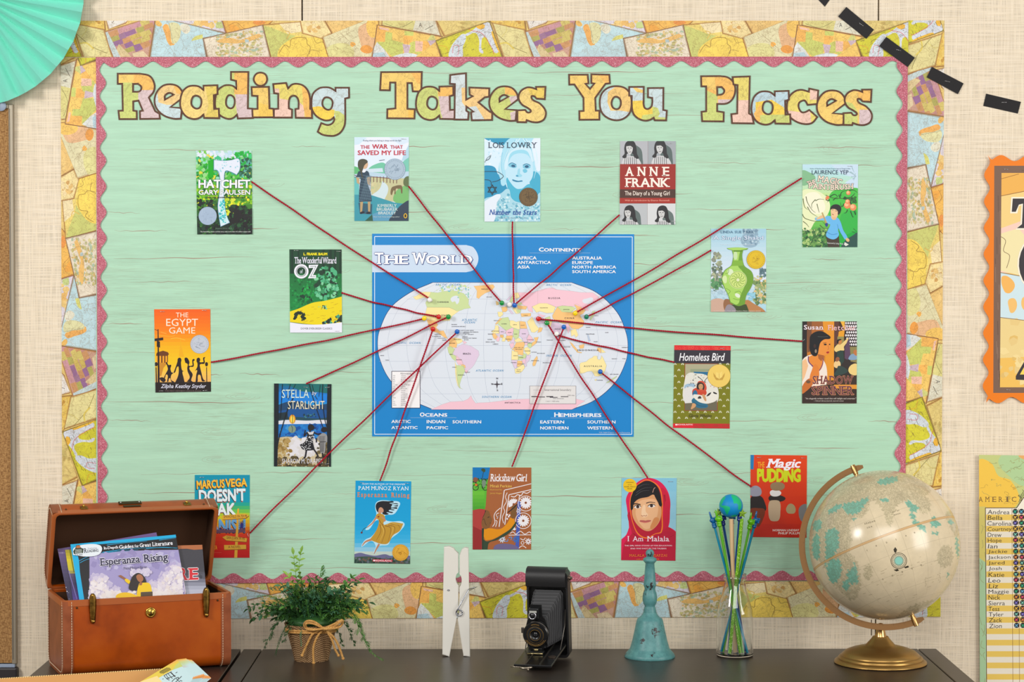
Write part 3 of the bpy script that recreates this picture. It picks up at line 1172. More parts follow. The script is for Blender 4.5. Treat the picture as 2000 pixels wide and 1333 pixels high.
def world_map():
	s = Sheet('world_map_chart',wall_sheet(0.0034))
	M = (720,450,3.251)
	B2,B3,AF,AU,B1,SA = (900,540,8.333),(1050,540,8.333),(940,660,13.333),(1080,660,8.33),(720,540,8.333),(740,680,9.524)
	s.frame = M
	BLU,SEA,LINE = (14,134,208),(224,231,241),(176,186,204)
	YE,OR_,GN,PK_,LL = (252,234,166),(250,200,128),(206,223,160),(246,200,214),(228,206,229)
	DK,OC = (62,56,66),(70,150,200)
	s.poly('22,22 1686,25 1683,1312 22,1310',BLU)
	s.hold = True
	s.k += 1
	for p in ([(38,40),(1674,42)],[(1674,42),(1671,1297)],[(1671,1297),(38,1296)],[(38,1296),(38,40)]):
		s.line(p,4.2,(232,240,250),False)
	s.hold = False
	s.poly('22,94 620,94 ~668,112 ~697,180 ~668,250 620,267 22,267',(204,222,243))
	s.poly('405,330 1290,330 ~1450,395 ~1580,520 ~1636,650 ~1648,735 ~1636,830 ~1570,965 ~1440,1080 1290,1141 405,1141 ~250,1068 ~125,940 ~66,810 ~55,720 ~66,640 ~135,495 ~260,395',(30,60,120))
	s.poly('408,333 1288,333 ~1447,398 ~1576,522 ~1633,651 ~1645,735 ~1633,829 ~1567,962 ~1438,1077 1288,1138 408,1138 ~253,1065 ~128,938 ~69,809 ~58,720 ~69,641 ~138,497 ~263,398',SEA)
	# graticule
	s.k += 1
	s.hold = True
	for y,hw in ((437,610),(530,730),(633,788),(733,795),(833,785),(938,715),(1040,590)):
		s.line([(852 - hw,y),(852 + hw,y)],1.4,LINE,False)
	for k in range(-6,7):
		f = k / 6.5
		s.line([(852 + f * 445,333),(852 + f * 700,480),(852 + f * 793,735),(852 + f * 700,985),(852 + f * 445,1138)],1.4,LINE)
	s.hold = False

	def land(fr,items):
		s.frame = fr
		s.hold = True
		k0 = s.k + 1
		for i,(p,c) in enumerate(items):
			s.k = k0 + (i % 6) * 0.2
			s.poly(p,c)
			q = pts2(p)
			vs,fs = stroke(q,0.28 * fr[2],closed=True)
			s.k = k0 + 2
			s.put(vs,fs,mixc(c,(120,130,110),0.55))
		s.hold = False

	ARC = (126,190,176)
	s.frame = M
	land(M,[
		('395,1139 470,1106 520,1090 600,1086 632,1072 650,1050 658,1072 680,1100 700,1096 760,1094 830,1086 900,1076 1000,1072 1180,1070 1300,1068 1375,1085 1330,1110 1318,1126 1290,1139',PK_),
		('282,424 306,416 330,396 352,392 396,393 376,436 352,426 322,436 300,442',YE),
		('396,393 440,397 480,388 520,384 566,388 604,402 636,440 634,470 648,494 606,500 590,508 560,514 540,502 512,490 370,489 361,462 376,436',GN),
		('370,490 512,491 540,503 560,514 582,508 548,532 530,546 514,576 508,574 462,576 430,582 410,573 386,571 356,552',YE),
		('368,566 388,572 410,574 430,583 440,602 428,618 448,640 476,638 502,690 482,682 440,652 398,642 384,612',OR_),
		('556,858 604,862 612,892 588,946 578,980 582,1002 604,1012 576,1002 566,962 559,902',GN),
		('545,752 600,722 652,737 697,766 702,792 672,852 657,872 632,892 617,912 602,862 592,832 562,807 532,782',LL),
		('500,742 522,737 547,757 532,787 557,802 552,832 532,817 507,777',GN),
		('512,692 546,682 562,722 557,747 510,742',OR_),('546,682 592,692 597,707 572,722 562,722',YE),
		('596,702 612,706 624,716 606,722',PK_),
		('554,792 592,827 602,852 572,857 557,832',PK_),('576,846 612,857 617,877 597,867',OR_),('614,882 632,897 622,910 610,898',PK_),
		('548,832 557,862 560,932 572,998 582,1006 566,990 556,950 550,902',YE),
		('668,355 790,345 800,360 780,385 740,400 712,420 700,435 685,428 688,385',OR_)])
	s.blob('522,432 560,416 576,440 562,470 548,452 530,456',SEA)
	s.dabs(430,348,650,394,60,7,[GN,(150,206,190),GN,(120,190,200)],3,lambda x,y: y < 394 - (x - 430) * 0.05 and x + y > 800)
	s.dabs(560,395,648,430,16,5,[GN,(150,206,190)],4)
	land(B2,[
		('930,265 1180,265 1240,240 1380,200 1500,185 1560,215 1760,240 1760,510 1530,500 1440,470 1290,440 1270,480 1160,490 1170,590 1100,560 1080,500 1000,460 960,400 970,340',PK_)])
	land(B3,[
		('2,240 60,240 130,205 200,185 300,215 550,240 700,262 900,265 1000,340 960,390 910,410 970,480 925,430 880,410 800,480 830,560 790,560 700,500 600,460 610,490 560,490 400,480 300,500 190,450 60,440 2,490',PK_),
		('240,640 320,500 460,580 560,590 640,540 600,460 640,450 790,540 740,610 690,630 700,660 760,740 740,810 660,860 560,850 510,790 380,760 250,690',OR_),
		('320,500 410,475 560,495 620,520 540,590 400,580',GN),
		('215,750 330,760 400,800 420,850 360,900 340,1050 310,1040 250,900 210,820',LL),
		('450,770 500,760 530,860 500,930 470,850',PK_),('540,880 620,850 660,960 620,1000 600,950 550,980',YE),
		('520,1065 560,1090 660,1210 640,1230 570,1150',OR_),('640,1220 720,1240 712,1252 640,1238',OR_),('670,1130 760,1100 750,1170 690,1178',OR_),
		('980,1160 1030,1170 1032,1252 962,1204',OR_),('1032,1174 1110,1240 1042,1246',YE),('800,930 830,960 860,1050 830,1060',(190,206,230)),
		('895,570 935,560 918,640 860,720 850,706',(206,224,170)),('740,630 790,640 800,700 760,690',LL)])
	s.frame = B3
	s.blob('730,390 800,362 896,352 876,430 760,440',SEA)
	land(B2,[
		('1160,495 1280,440 1400,440 1540,500 1510,590 1400,600 1290,570 1230,590 1180,520',YE),
		('595,770 670,680 770,665 800,740 800,800 840,835 740,885',GN),('560,780 640,680 675,690 640,720 580,785',OR_),
		('800,720 850,720 900,745 950,730 960,870 840,835 800,800',YE),('960,730 1050,740 1080,850 965,850',OR_),
		('500,900 555,860 560,800 610,800 625,930 540,930',YE),('620,820 740,890 720,930 640,960 560,945 630,930',LL),
		('740,885 840,835 860,870 840,960 760,970 730,930',PK_),('860,845 950,880 945,980 900,1030 855,990',GN),
		('965,855 1080,855 1110,930 1070,1000 1000,1010 945,960',LL),('1110,945 1150,985 1190,1040 1110,1080 1070,1030',PK_),
		('1190,1000 1265,990 1230,1090 1150,1150 1160,1080 1210,1050',OR_),('740,970 850,965 830,1040 770,1065 735,1020',OR_),
		('505,930 560,930 600,990 560,1030 530,1000',OR_),('560,1000 600,960 640,1000 620,1060 590,1060',PK_),('640,950 700,960 690,1010 640,990',(240,190,110)),('680,990 730,1000 720,1060 670,1060',YE),
		('830,1030 870,1010 880,1090 800,1080',LL),('870,1040 940,1000 1010,1055 900,1075',YE),('1000,1010 1070,1000 1090,1070 1020,1070',LL),
		('790,1100 860,1085 870,1130 820,1180',PK_),('900,1080 1030,1065 1040,1110 1020,1180 1015,1250 960,1230 860,1200 830,1195 870,1150',OR_),
		('1090,1090 1155,1090 1150,1150 1130,1170 1090,1140',GN),('1040,1080 1090,1080 1080,1120 1040,1110',PK_),('1030,1170 1090,1150 1130,1200 1130,1260 1090,1285 1040,1230',YE),
		('660,505 750,490 760,550 730,580 680,580',OR_),('600,580 680,580 690,620 640,665 610,650',YE),('740,390 850,268 872,280 800,360 770,395',LL),
		('795,410 850,290 868,300 850,400 812,440',GN),('872,270 930,265 960,340 890,370',YE),('920,470 1080,490 1060,540 930,530',OR_),
		('860,500 920,520 960,600 900,610 850,540',YE),('900,540 980,540 970,590 920,590',GN),('770,540 800,540 860,610 830,615',LL),('570,400 610,420 620,460 580,470',(226,190,120)),
		('975,605 1140,600 1140,650 990,660',OR_),('1080,740 1160,660 1220,790 1280,860 1200,915 1150,910',YE),('1280,830 1335,840 1310,900 1250,920',OR_),
		('1190,680 1260,640 1370,700 1360,760 1270,770',LL),('1240,610 1380,640 1330,670',PK_),('1370,770 1460,700 1490,720 1460,820 1410,800',YE),('1370,680 1450,650 1460,700 1380,730',GN),('920,430 990,430 1000,460 930,465',GN)])
	land(AF,[
		('795,330 950,380 960,460 960,580 785,575',YE),('965,480 1090,470 1090,400 1170,430 1160,520 1060,560 970,580',GN),
		('860,300 1100,300 1090,460 960,440 950,370 860,360',OR_),('1180,460 1290,460 1250,590 1180,660 1180,740 1130,760 1150,600',LL),
		('1050,600 1150,540 1170,620 1120,690',PK_),('785,580 940,590 920,800 870,800 820,690',LL),('940,600 1050,600 1080,680 990,750 930,760',OR_),
		('870,820 920,800 990,750 1100,690 1135,780 1060,880 980,930 890,930',YE),('1450,475 1470,540 1400,730 1345,740 1335,680 1370,580',OR_)])
	land(AU,[
		('430,585 440,490 430,450 450,410 540,390 600,340 640,325 670,295 720,300 720,340 750,365 780,340 790,290 815,330 870,450 850,530 810,600 740,630 680,625 660,580 630,545 560,550 500,575',YE),
		('860,740 900,710 1040,620 1030,646 900,730',GN),('680,680 712,672 706,698 684,698',YE)])
	# legend boxes
	s.frame = M
	s.rect(145,895,328,1131,(60,40,66))
	s.rect(148.5,898.5,324.5,1127.5,(248,246,247))
	s.rect(1022,988,1317,1104,(120,116,126))
	s.rect(1024,990,1315,1102,(230,227,226))
	s.k += 1
	s.hold = True
	s.text('Abbreviations',201,904,272,916,DK)
	rows = ['ALB. ALBANIA','AUS. AUSTRIA','BEL. BELGIUM','B.H. BOSNIA AND HERZEGOVINA','CR. CROATIA','CZ. REP. CZECH REPUBLIC','DEN. DENMARK','MAC. MACEDONIA','HUN. HUNGARY','K. KOSOVO','LUX. LUXEMBOURG','M. MONTENEGRO',
			'NETH. NETHERLANDS','S. SERBIA','SLK. SLOVAKIA','SLN. SLOVENIA','SWITZ. SWITZERLAND']
	for i,r in enumerate(rows):
		y = 924 + i * 11.75
		a,b = (r.split(' ',1) if not r.startswith('CZ') else ('CZ. REP.','CZECH REPUBLIC'))
		s.text(a,154,y - 3.5,154 + len(a) * 3.8,y + 3.5,DK)
		s.text(b,205,y - 3.5,205 + len(b) * 4.4,y + 3.5,DK)
	s.text('International boundary',1118,1007,1286,1026,DK)
	s.line([(1044,1016),(1104,1016)],1.2,(120,120,130),False)
	s.rect(1033,1054,1070,1060,DK)
	s.rect(1070,1057,1120,1062,DK)
	s.rect(1128,1054,1172,1060,DK)
	s.rect(1150,1060,1200,1064,DK)
	s.rect(1220,1055,1268,1060,DK)
	s.text('2000 miles',1262,1045,1308,1053,DK)
	s.text('2000 kilometers',1170,1064,1240,1073,DK)
	s.text('1 inch = 1420 miles',1125,1082,1210,1091,DK)
	# compass
	s.poly('815,950 820,980 815,1010 810,980',DK)
	s.poly('780,978 815,974 848,978 815,984',DK)
	s.text('N',811,936,821,947,DK,0.02)
	s.text('S',813,1012,822,1022,DK,0.02)
	s.text('W',778,972,791,983,DK,0.02)
	s.text('E',842,971,850,982,DK,0.02)
	# ocean names
	for st,x0,y0,x1,y1 in (('ARCTIC  OCEAN',424,339,584,352),('ARCTIC  OCEAN',1126,341,1286,354),('ATLANTIC',592,563,690,577),('OCEAN',608,579,676,592),('PACIFIC  OCEAN',164,709,330,722),
							   ('PACIFIC  OCEAN',1442,578,1608,591),('INDIAN  OCEAN',1128,790,1290,803),('ATLANTIC OCEAN',680,885,857,898),('SOUTHERN OCEAN',720,1052,908,1065)):
		s.text(st,x0,y0,x1,y1,OC,0.0,shear=0.25,sp=1.25)
	# country names
	for st,x0,y0,x1,y1 in (('CANADA',438,451,508,461),('UNITED STATES',398,536,514,545),('RUSSIA',1142,426,1216,437),('CHINA',1244,553,1306,564),('BRAZIL',600,779,650,790),('AUSTRALIA',1366,859,1482,869),
							   ('ANTARCTICA',864,1091,963,1100),('INDIA',1180,623,1218,633),('INDONESIA',1326,757,1462,767)):
		s.text(st,x0,y0,x1,y1,DK,0.015,sp=1.35)
	for st,cx,cy in (('ALGERIA',860,595),('LIBYA',929,600),('EGYPT',979,604),('MAURITANIA',804,641),('MALI',849,645),('NIGER',896,650),('CHAD',934,660),('SUDAN',985,658),('ETHIOPIA',1028,696),('NIGERIA',887,692),('DEM. REP. OF',953,746),
					   ('THE CONGO',953,757),('ANGOLA',933,797),('TANZANIA',1008,767),('KAZAKHSTAN',1113,493),('MONGOLIA',1256,504),('TURKEY',997,541),('VENEZUELA',562,694),('COLOMBIA',530,718),('PERU',524,789),
					   ('BOLIVIA',575,823),('ARGENTINA',588,920),('URUGUAY',627,902),('CHILE',543,870),('MADAGASCAR',1057,828),('SOUTH',952,887),('AFRICA',952,898),('NAMIBIA',922,841),('BOTSWANA',966,850),('ZAMBIA',968,808),('SOMALIA',1078,710),('KENYA',1025,717),
					   ('GREENLAND',737,374),('ICELAND',765,424),('MOROCCO',812,574),('PHILIPPINES',1407,660),('MEXICO',392,600),('SRI LANKA',1228,700),('PALAU',1442,708),('JAPAN',1446,544),('SUDAN',998,712),('KIRIBATI',1628,745),('TAIWAN',1393,617),
					   ('GUATEMALA',440,661),('EL SALVADOR',432,674),('COSTA RICA',462,686),('PANAMA',482,698),('DOMINICAN REPUBLIC',572,612),('BAHAMAS',544,599),('ST. KITTS AND NEVIS',620,637),('ANTIGUA AND BARBUDA',650,647),('DOMINICA',620,654),('ST. VINCENT',640,662),
					   ('GRENADA',612,677),('TRINIDAD AND TOBAGO',640,686),('GUYANA',620,696),('MALDIVES',1150,698),('SAMOA',86,796),('TONGA',117,825),('SENEGAL',775,660),('GUINEA',770,694),('LIBERIA',806,723),('SIERRA LEONE',772,710),('SEYCHELLES',1094,782),('MAURITIUS',1128,842),
					   ('COMOROS',1050,775),('FIJI',1622,817),('VANUATU',1560,817),('NEW ZEALAND',1560,915),('IRAN',1072,560),('TASMANIA',1468,953),('SINGAPORE',1258,741),('GUAM',1512,650)):
		L = len(st) * 2.45
		s.text(st,cx - L,cy - 2.8,cx + L,cy + 2.8,DK,0.01)
	WH,NV = (246,248,252),(30,66,140)

	def smallcaps(st,x0,y0,x1,y1,big=1.0):
		s.text(st[0],x0,y0,x0 + (y1 - y0) * 1.15,y1,WH,0.03)
		s.text(st[1:],x0 + (y1 - y0) * 1.3,y0 + (y1 - y0) * 0.18,x1,y1,WH,0.03)

	for st,x0,y0,x1,y1 in (('CONTINENTS',1082,110,1345,135),('OCEANS',326,1159,498,1184),('HEMISPHERES',1180,1159,1477,1186)):
		smallcaps(st,x0,y0,x1,y1)
	for st,x0,y0,x1,y1 in (('AFRICA',945,166,1066,186),('ANTARCTICA',945,195,1157,214),('ASIA',945,224,1022,243),('AUSTRALIA',1293,167,1481,186),('EUROPE',1293,196,1423,215),('NORTH AMERICA',1293,225,1571,243),('SOUTH AMERICA',1293,254,1569,272),
							   ('ARCTIC',145,1206,266,1225),('ATLANTIC',145,1245,310,1263),('INDIAN',369,1206,486,1226),('PACIFIC',369,1246,504,1264),('SOUTHERN',533,1208,714,1227),
							   ('EASTERN',1090,1209,1241,1228),('NORTHERN',1090,1247,1268,1266),('SOUTHERN',1389,1209,1567,1228),('WESTERN',1389,1247,1548,1266)):
		s.text(st,x0,y0,x1,y1,WH,0.022)
	for x0,x1,y in ((1020,1408,145),(265,558,1191),(1155,1498,1193)):
		s.line([(x0,y),(x1,y)],2.0,(150,190,226),False)
	s.text('TCR 7658 \u00a9Teacher Created Resources',1462,1281,1660,1290,(190,216,236))
	s.hold = False
	s.k += 1
	s.hold = True
	for x0,x1,y0,y1,st in ((40,92,144,214,'T'),(98,248,158,214,'HE'),(276,368,144,214,'W'),(366,656,158,214,'ORLD')):
		s.text(st,x0 + 3,y0 + 2,x1 + 3,y1 + 2,NV,0.05,serif=True)
	s.k += 1
	for x0,x1,y0,y1,st in ((40,92,144,214,'T'),(98,248,158,214,'HE'),(276,368,144,214,'W'),(366,656,158,214,'ORLD')):
		s.text(st,x0,y0,x1,y1,NV,0.05,serif=True)
	s.k += 1
	for x0,x1,y0,y1,st in ((40,92,144,214,'T'),(98,248,158,214,'HE'),(276,368,144,214,'W'),(366,656,158,214,'ORLD')):
		s.text(st,x0,y0,x1,y1,(250,250,253),0.026,serif=True)
	s.hold = False
	f = lambda x,y: (720 + x / 3.251,450 + y / 3.251)
	o = s.build(CARDP,edge=[f(22,22),f(1686,25),f(1683,1312),f(22,1310)],thick=0.0011,back=(240,240,240))
	props(o,'blue world map chart in the middle of the mint display board','map')

world_map()

# ================================================================== BOOK COVERS PINNED ON THE BOARD
def cover(name,label,origin,quad,base,staples=()):
	s = Sheet(name,wall_sheet(0.0035),frame=(origin[0],origin[1],7.0143))
	q = pts2(quad)
	s.bound = q
	s.poly(q,base)
	s.quad = q
	s.label = label
	return s

def finish(s,staples=()):
	ox,oy,sc = s.frame
	edge = [(ox + x / sc,oy + y / sc) for x,y in s.quad]
	o = s.build(CARDP,edge=edge,thick=0.0012)
	props(o,s.label,'book cover','book covers round the world map')
	for x,y,a in staples:
		staple(o,ox + x / sc,oy + y / sc,a,0.0043)
	return o

def medal(s,cx,cy,r,c1,c2,c3):
	s.ell(cx,cy,r,r,c2,n=36)
	s.ell(cx,cy,r * 0.965,r * 0.965,c1,n=36)
	s.k += 1
	h = s.hold
	s.hold = True
	s.k += 1
	s.ring(cx,cy,r * 0.8,r * 0.02,c3)
	rnd = random.Random(int(cx))
	for i in range(26):
		a = 2 * PI * i / 26
		s.rect(cx + r * 0.87 * math.cos(a) - r * 0.025,cy + r * 0.87 * math.sin(a) - r * 0.03,cx + r * 0.87 * math.cos(a) + r * 0.025,cy + r * 0.87 * math.sin(a) + r * 0.03,c3)
	for i in range(16):
		a,q = rnd.uniform(0,6.28),r * rnd.uniform(0,0.6)
		x,y = cx + q * math.cos(a),cy + q * math.sin(a)
		s.line([(x,y),(x + rnd.uniform(-.25,.25) * r,y + rnd.uniform(-.2,.2) * r),(x + rnd.uniform(-.3,.3) * r,y + rnd.uniform(-.3,.3) * r)],r * 0.03,rnd.choice([c3,c2]))
	s.hold = h

SIL = ((186,198,214),(150,160,176),(142,154,170))
GLD = ((236,200,70),(196,160,40),(190,150,40))
WHT,BLK = (246,246,250),(26,26,30)

# --- green cover with a pale axe
c = cover('book_cover','green forest book cover with a large pale hatchet',(370,280),'88,100 852,100 864,1248 106,1248',(40,170,50))
c.grad(88,100,864,1248,[(0,(205,228,240)),(0.1,(130,205,130)),(0.3,(70,185,60)),(0.5,(110,195,40)),(0.7,(60,120,40)),(0.85,(30,60,36)),(1,(26,40,32))])
c.dabs(330,100,640,240,60,30,[(224,232,244),(205,224,240),(190,220,236)],5)
c.dabs(88,100,330,200,24,30,[(224,232,244),(190,220,236),(236,214,60),(120,200,80)],6)
c.dabs(88,200,864,560,260,28,[(0,176,20),(20,150,40),(80,200,60),(150,214,130),(60,190,130),(226,214,60),(20,110,40),(150,220,190)],7)
c.dabs(640,120,860,300,60,26,[(10,170,50),(20,190,60),(60,200,120)],8)
c.dabs(690,220,860,470,70,24,[(30,90,60),(50,120,100),(90,170,160),(30,70,50)],9)
c.poly('255,240 330,215 330,470 255,480',(6,170,20))
c.dabs(100,560,864,860,240,26,[(150,205,30),(90,180,30),(230,226,40),(60,140,40),(120,190,20),(30,100,40)],10)
c.dabs(480,720,700,1000,60,24,[(236,230,30),(190,214,30),(214,226,60)],11)
c.dabs(100,780,420,1248,170,26,[(20,60,36),(40,100,40),(26,46,30),(60,120,40),(18,30,26)],12)
c.dabs(560,860,864,1248,170,30,[(24,36,28),(30,70,36),(22,22,24),(40,90,50),(26,30,30)],13)
c.poly('600,1020 615,900 635,880 720,970 760,960 740,1010 640,1090 540,1140 560,1060',(24,24,24))
c.dabs(110,1130,864,1248,60,26,[(24,28,30),(30,60,44),(20,40,34)],14)
c.poly('330,226 ~470,236 ~580,226 ~672,208 ~700,290 ~690,370 648,440 ~570,400 ~500,385 ~484,430 480,520 ~476,700 ~490,860 ~510,980 556,1090 424,1148 ~400,1000 ~384,860 ~404,700 ~414,500 ~400,420 ~380,378 330,370',(90,150,170))
c.poly('338,232 ~470,242 ~580,232 ~668,214 ~692,290 ~682,370 646,428 ~570,390 ~500,374 ~476,420 472,520 ~468,700 ~480,860 ~502,980 546,1086 430,1138 ~408,1000 ~392,860 ~412,700 ~422,500 ~408,410 ~380,366 338,362',(226,232,246))
c.dabs(350,240,680,400,26,11,[(150,214,226),(190,226,236),(120,190,210)],15)
c.poly('408,760 478,750 ~484,880 534,1078 432,1120 ~410,960',(206,236,240))
c.dabs(412,770,500,1090,60,18,[(60,196,200),(110,214,216),(30,170,180),(190,230,236)],16,lambda x,y: 412 + (y - 770) * 0.05 < x < 476 + max(0,y - 900) * 0.25)
c.text('HATCHET',128,502,830,612,WHT,0.03,out=(40,90,90),outw=0.03)
c.text('GARY PAULSEN',128,640,830,705,WHT,0.02,out=(30,90,50),outw=0.03)
c.text('THREE-TIME NEWBERY HONOR AUTHOR',212,734,764,754,(40,50,46),0.03)
c.ell(250,996,126,126,(120,140,160),n=36)
c.ell(250,996,122,122,(164,184,208),n=36)
c.dabs(165,910,335,1085,60,10,[(172,192,214),(156,176,200)],17,lambda x,y: (x - 250) ** 2 + (y - 996) ** 2 < 105 ** 2)
c.text('Newbery Honor Book',358,1158,585,1178,(120,140,130))
c.text('The bestselling classic survival story with more than 4.5 million copies sold',148,1205,835,1224,(225,230,225),0.01)
finish(c)

# --- girl on a path
c = cover('book_cover','pale book cover of a girl with a dark braid facing a farm path, silver medal',(680,255),'84,92 832,92 828,1240 86,1240',(224,236,250))
c.blob('84,80 420,80 700,110 840,90 840,400 600,360 300,300 84,260',(232,238,252))
c.poly('84,80 260,100 150,190 84,200',(206,230,244))
c.poly('832,190 760,330 730,420 832,400',(178,214,232))
c.poly('600,130 720,200 832,160 832,92 560,92',(214,230,246))
c.blob('270,540 380,460 500,450 520,560 520,620 300,620',(112,196,164))
c.blob('740,450 800,390 860,370 860,560 740,560',(120,200,180))
c.blob('60,500 130,505 210,560 290,640 60,640',(96,186,120))
c.poly('240,530 470,515 480,570 240,575',(206,224,238))
c.poly('84,600 300,570 500,590 832,560 832,660 84,660',(186,212,230))
c.poly('300,640 832,660 832,1000 480,960 320,880',(198,196,150))
c.dabs(310,690,480,850,30,22,[(206,200,150),(184,196,150),(216,206,160)],3)
c.blob('640,860 720,780 850,760 850,1060 700,1010 620,960',(120,186,110))
c.poly('470,690 ~540,760 ~545,840 490,960 330,915 330,880 ~430,800',(208,226,232))
c.poly('84,880 300,880 640,990 832,1010 832,1240 84,1240',(56,152,170))
c.poly('84,630 150,650 150,880 84,880',(100,190,190))
c.poly('140,990 330,1010 326,1150 160,1140',(44,90,110))
c.poly('330,1150 600,1040 700,1240 330,1240',(90,156,190))
c.poly('230,1240 330,1150 340,1240',(44,90,70))
c.blob('570,1260 640,1120 740,1010 850,970 860,1260',(44,62,82))
c.hold = True
c.k += 1
for x in range(300,680,45):
	c.rect(x,632,x + 9,705 + (x - 300) * 0.06,(112,64,60))
c.line('84,610 160,640 300,635 500,650 680,672',9,(112,64,60))
c.line('84,640 300,680',6,(112,64,60))
c.hold = False
c.blob('760,680 800,630 850,640 850,760 770,755',(96,112,70))
c.blob('585,880 582,830 600,780 640,762 690,750 735,760 742,860 728,862 715,800 690,800 655,800 648,872 634,872 630,820 610,850 600,882',(118,100,66))
c.poly('420,410 500,398 500,406 430,418',(90,100,120))
c.poly('165,960 180,960 190,1120 165,1120',(190,160,110))
c.poly('170,970 205,970 190,1130 166,1128',(186,158,112))
c.poly('268,970 306,970 300,1120 275,1128',(186,158,112))
c.blob('164,1125 200,1108 226,1120 190,1142 165,1142',(30,30,44))
c.blob('246,1130 280,1112 306,1122 300,1142 256,1142',(30,30,44))
c.poly('110,640 150,650 156,740 120,720',(196,164,120))
c.poly('256,630 300,640 296,760 262,720',(196,164,120))
c.poly('140,562 ~200,550 ~272,562 296,634 250,648 ~262,720 ~310,860 324,972 148,980 ~150,850 ~160,740 ~165,650 108,640',(40,66,86))
c.hold = True
c.k += 1
for i in range(10):
	c.line([(150,600 + i * 40),(315,640 + i * 38)],3,(110,140,156),False)
	c.line([(160 + i * 16,960),(250 + i * 7,620)],3,(110,140,156),False)
c.hold = False
c.blob('186,552 220,536 246,548 222,576 196,572',(232,236,244))
c.blob('210,470 262,440 262,500 232,526 208,520',(214,176,140))
c.blob('140,420 180,392 240,398 268,430 240,460 222,480 200,540 190,580 206,660 190,640 165,560 136,500',(72,70,52))
c.text('Finding where you belong is always worth the fight',205,126,728,156,(90,100,120))
c.hold = True
c.k += 1
c.text('THE',170,204,294,250,(196,34,60),0.02)
c.text('WAR',330,190,540,250,(196,34,60),0.02)
c.text('THAT',578,204,748,250,(196,34,60),0.02)
c.text('SAVED MY LIFE',132,274,788,336,(196,34,60),0.02)
c.text('KIMBERLY',404,1010,664,1050,(206,222,220),0.015)
c.text('BRUBAKER',392,1060,676,1100,(206,222,220),0.015)
c.text('BRADLEY',414,1112,654,1150,(206,222,220),0.015)
c.text('New York Times bestselling author',348,1176,706,1196,(206,222,220))
c.hold = False
medal(c,640,532,146,(170,190,208),(130,152,172),(128,150,172))
c.ell(784,1170,24,34,(238,190,40))
c.blob('776,1150 792,1150 796,1180 782,1194 772,1180',(30,30,34))
finish(c,[(760,118,0.05)])

# --- blue toned portrait
c = cover('book_cover','blue tinted book cover with a fair-haired girl portrait and a star pendant',(930,255),'112,105 880,105 878,1250 114,1250',(214,236,250))
c.blob('100,90 560,90 470,130 380,200 300,190 200,150 130,120',(30,150,190))
c.blob('100,500 180,480 260,510 300,600 360,620 420,780 440,820 330,900 200,930 100,1000',(26,146,190))
c.dabs(120,130,330,470,20,16,[(230,240,252),(190,226,244)],2)
c.blob('350,330 380,200 460,110 600,80 760,100 860,160 900,300 880,600 820,740 740,720 760,560 700,500 420,500 400,560 420,700 360,760 330,660 300,560',(170,222,242))
c.blob('780,120 890,110 900,500 840,560 800,400 760,240',(226,238,252))
c.blob('740,620 800,560 880,640 880,900 760,860',(60,172,206))
c.blob('440,640 600,800 740,740 760,980 560,980 460,940 430,800',(70,180,212))
c.blob('400,540 420,400 520,330 660,320 760,400 780,520 770,640 700,740 600,800 540,790 460,700 410,600',(190,228,246))
c.blob('390,540 400,400 460,300 560,230 720,240 790,340 780,430 740,360 680,300 600,290 500,330 440,420 420,520',(206,234,248))
c.blob('440,440 470,320 560,270 690,280 740,380 700,330 600,310 520,330 470,380',(152,216,238))
c.hold = True
c.k += 1
for p in ('560,120 470,250 400,420','600,110 500,240 430,360','640,110 720,220 780,420','680,120 770,260 800,480','340,360 330,520 380,680','820,300 830,480 790,660','520,150 430,290 370,440','720,140 820,280 850,460'):
	c.line(p,13,(214,240,250),w1=3)
for p in ('540,130 450,260 390,420','660,115 750,250 790,440','360,300 340,450 370,620'):
	c.line(p,8,(120,200,228),w1=2)
c.hold = False
c.blob('440,480 470,452 520,458 556,486 540,512 490,510',(120,196,222))
c.blob('640,490 680,465 730,475 744,505 700,524 650,516',(120,196,222))
c.blob('480,486 500,468 530,478 536,498 500,502',(24,90,130))
c.blob('666,494 690,476 716,486 716,506 684,512',(24,90,130))
c.line('446,466 490,444 550,470',9,(40,120,160))
c.line('640,478 690,456 744,480',9,(40,120,160))
c.blob('590,520 600,590 630,620 590,640 540,620 560,600',(150,214,236))
c.blob('545,622 560,612 580,624 560,634',(60,150,190))
c.blob('494,676 540,682 580,690 636,690 590,706 540,704',(40,130,170))
c.blob('640,540 680,530 700,560 660,580',(110,196,224))
c.blob('100,960 230,900 340,860 440,800 480,920 560,980 760,980 890,860 900,1260 100,1260',(170,216,232))
c.dabs(260,840,880,1240,330,20,[(130,196,216),(214,238,244),(150,206,224),(90,170,196),(196,230,240)],4,lambda x,y: y > 1000 - (x < 460) * (x - 260) * 0.7 + (x > 600) * 10)
c.blob('100,1000 180,930 330,880 280,1000 240,1250 100,1250',(226,236,248))
c.hold = True
c.k += 1
c.line('114,562 240,562 310,575 370,620 350,655 290,690 220,706',7,(40,60,70))
c.line('114,674 180,682 205,710 205,746',7,(40,60,70))
c.line('118,440 150,380 205,336',5,(50,70,80))
c.line('135,412 175,392 200,350',8,(50,70,80))
for a0 in (-PI / 2,PI / 2):
	p = [(220 + 66 * math.cos(a0 + 2 * PI * i / 3) ,812 + 66 * math.sin(a0 + 2 * PI * i / 3)) for i in range(3)]
	vs,fs = stroke(p,11,closed=True)
	c.put(vs,fs,(36,44,44))
c.hold = False
c.text('LOIS LOWRY',164,162,834,240,(22,40,70),0.0,serif=True)
c.text('Number the Stars',176,1086,832,1156,(18,80,160),0.02,shear=0.28,serif=True)
c.text('With a new introduction by the author',305,1190,700,1210,(60,110,140))
medal(c,716,912,128,(112,88,50),(60,44,26),(60,46,28))
finish(c)

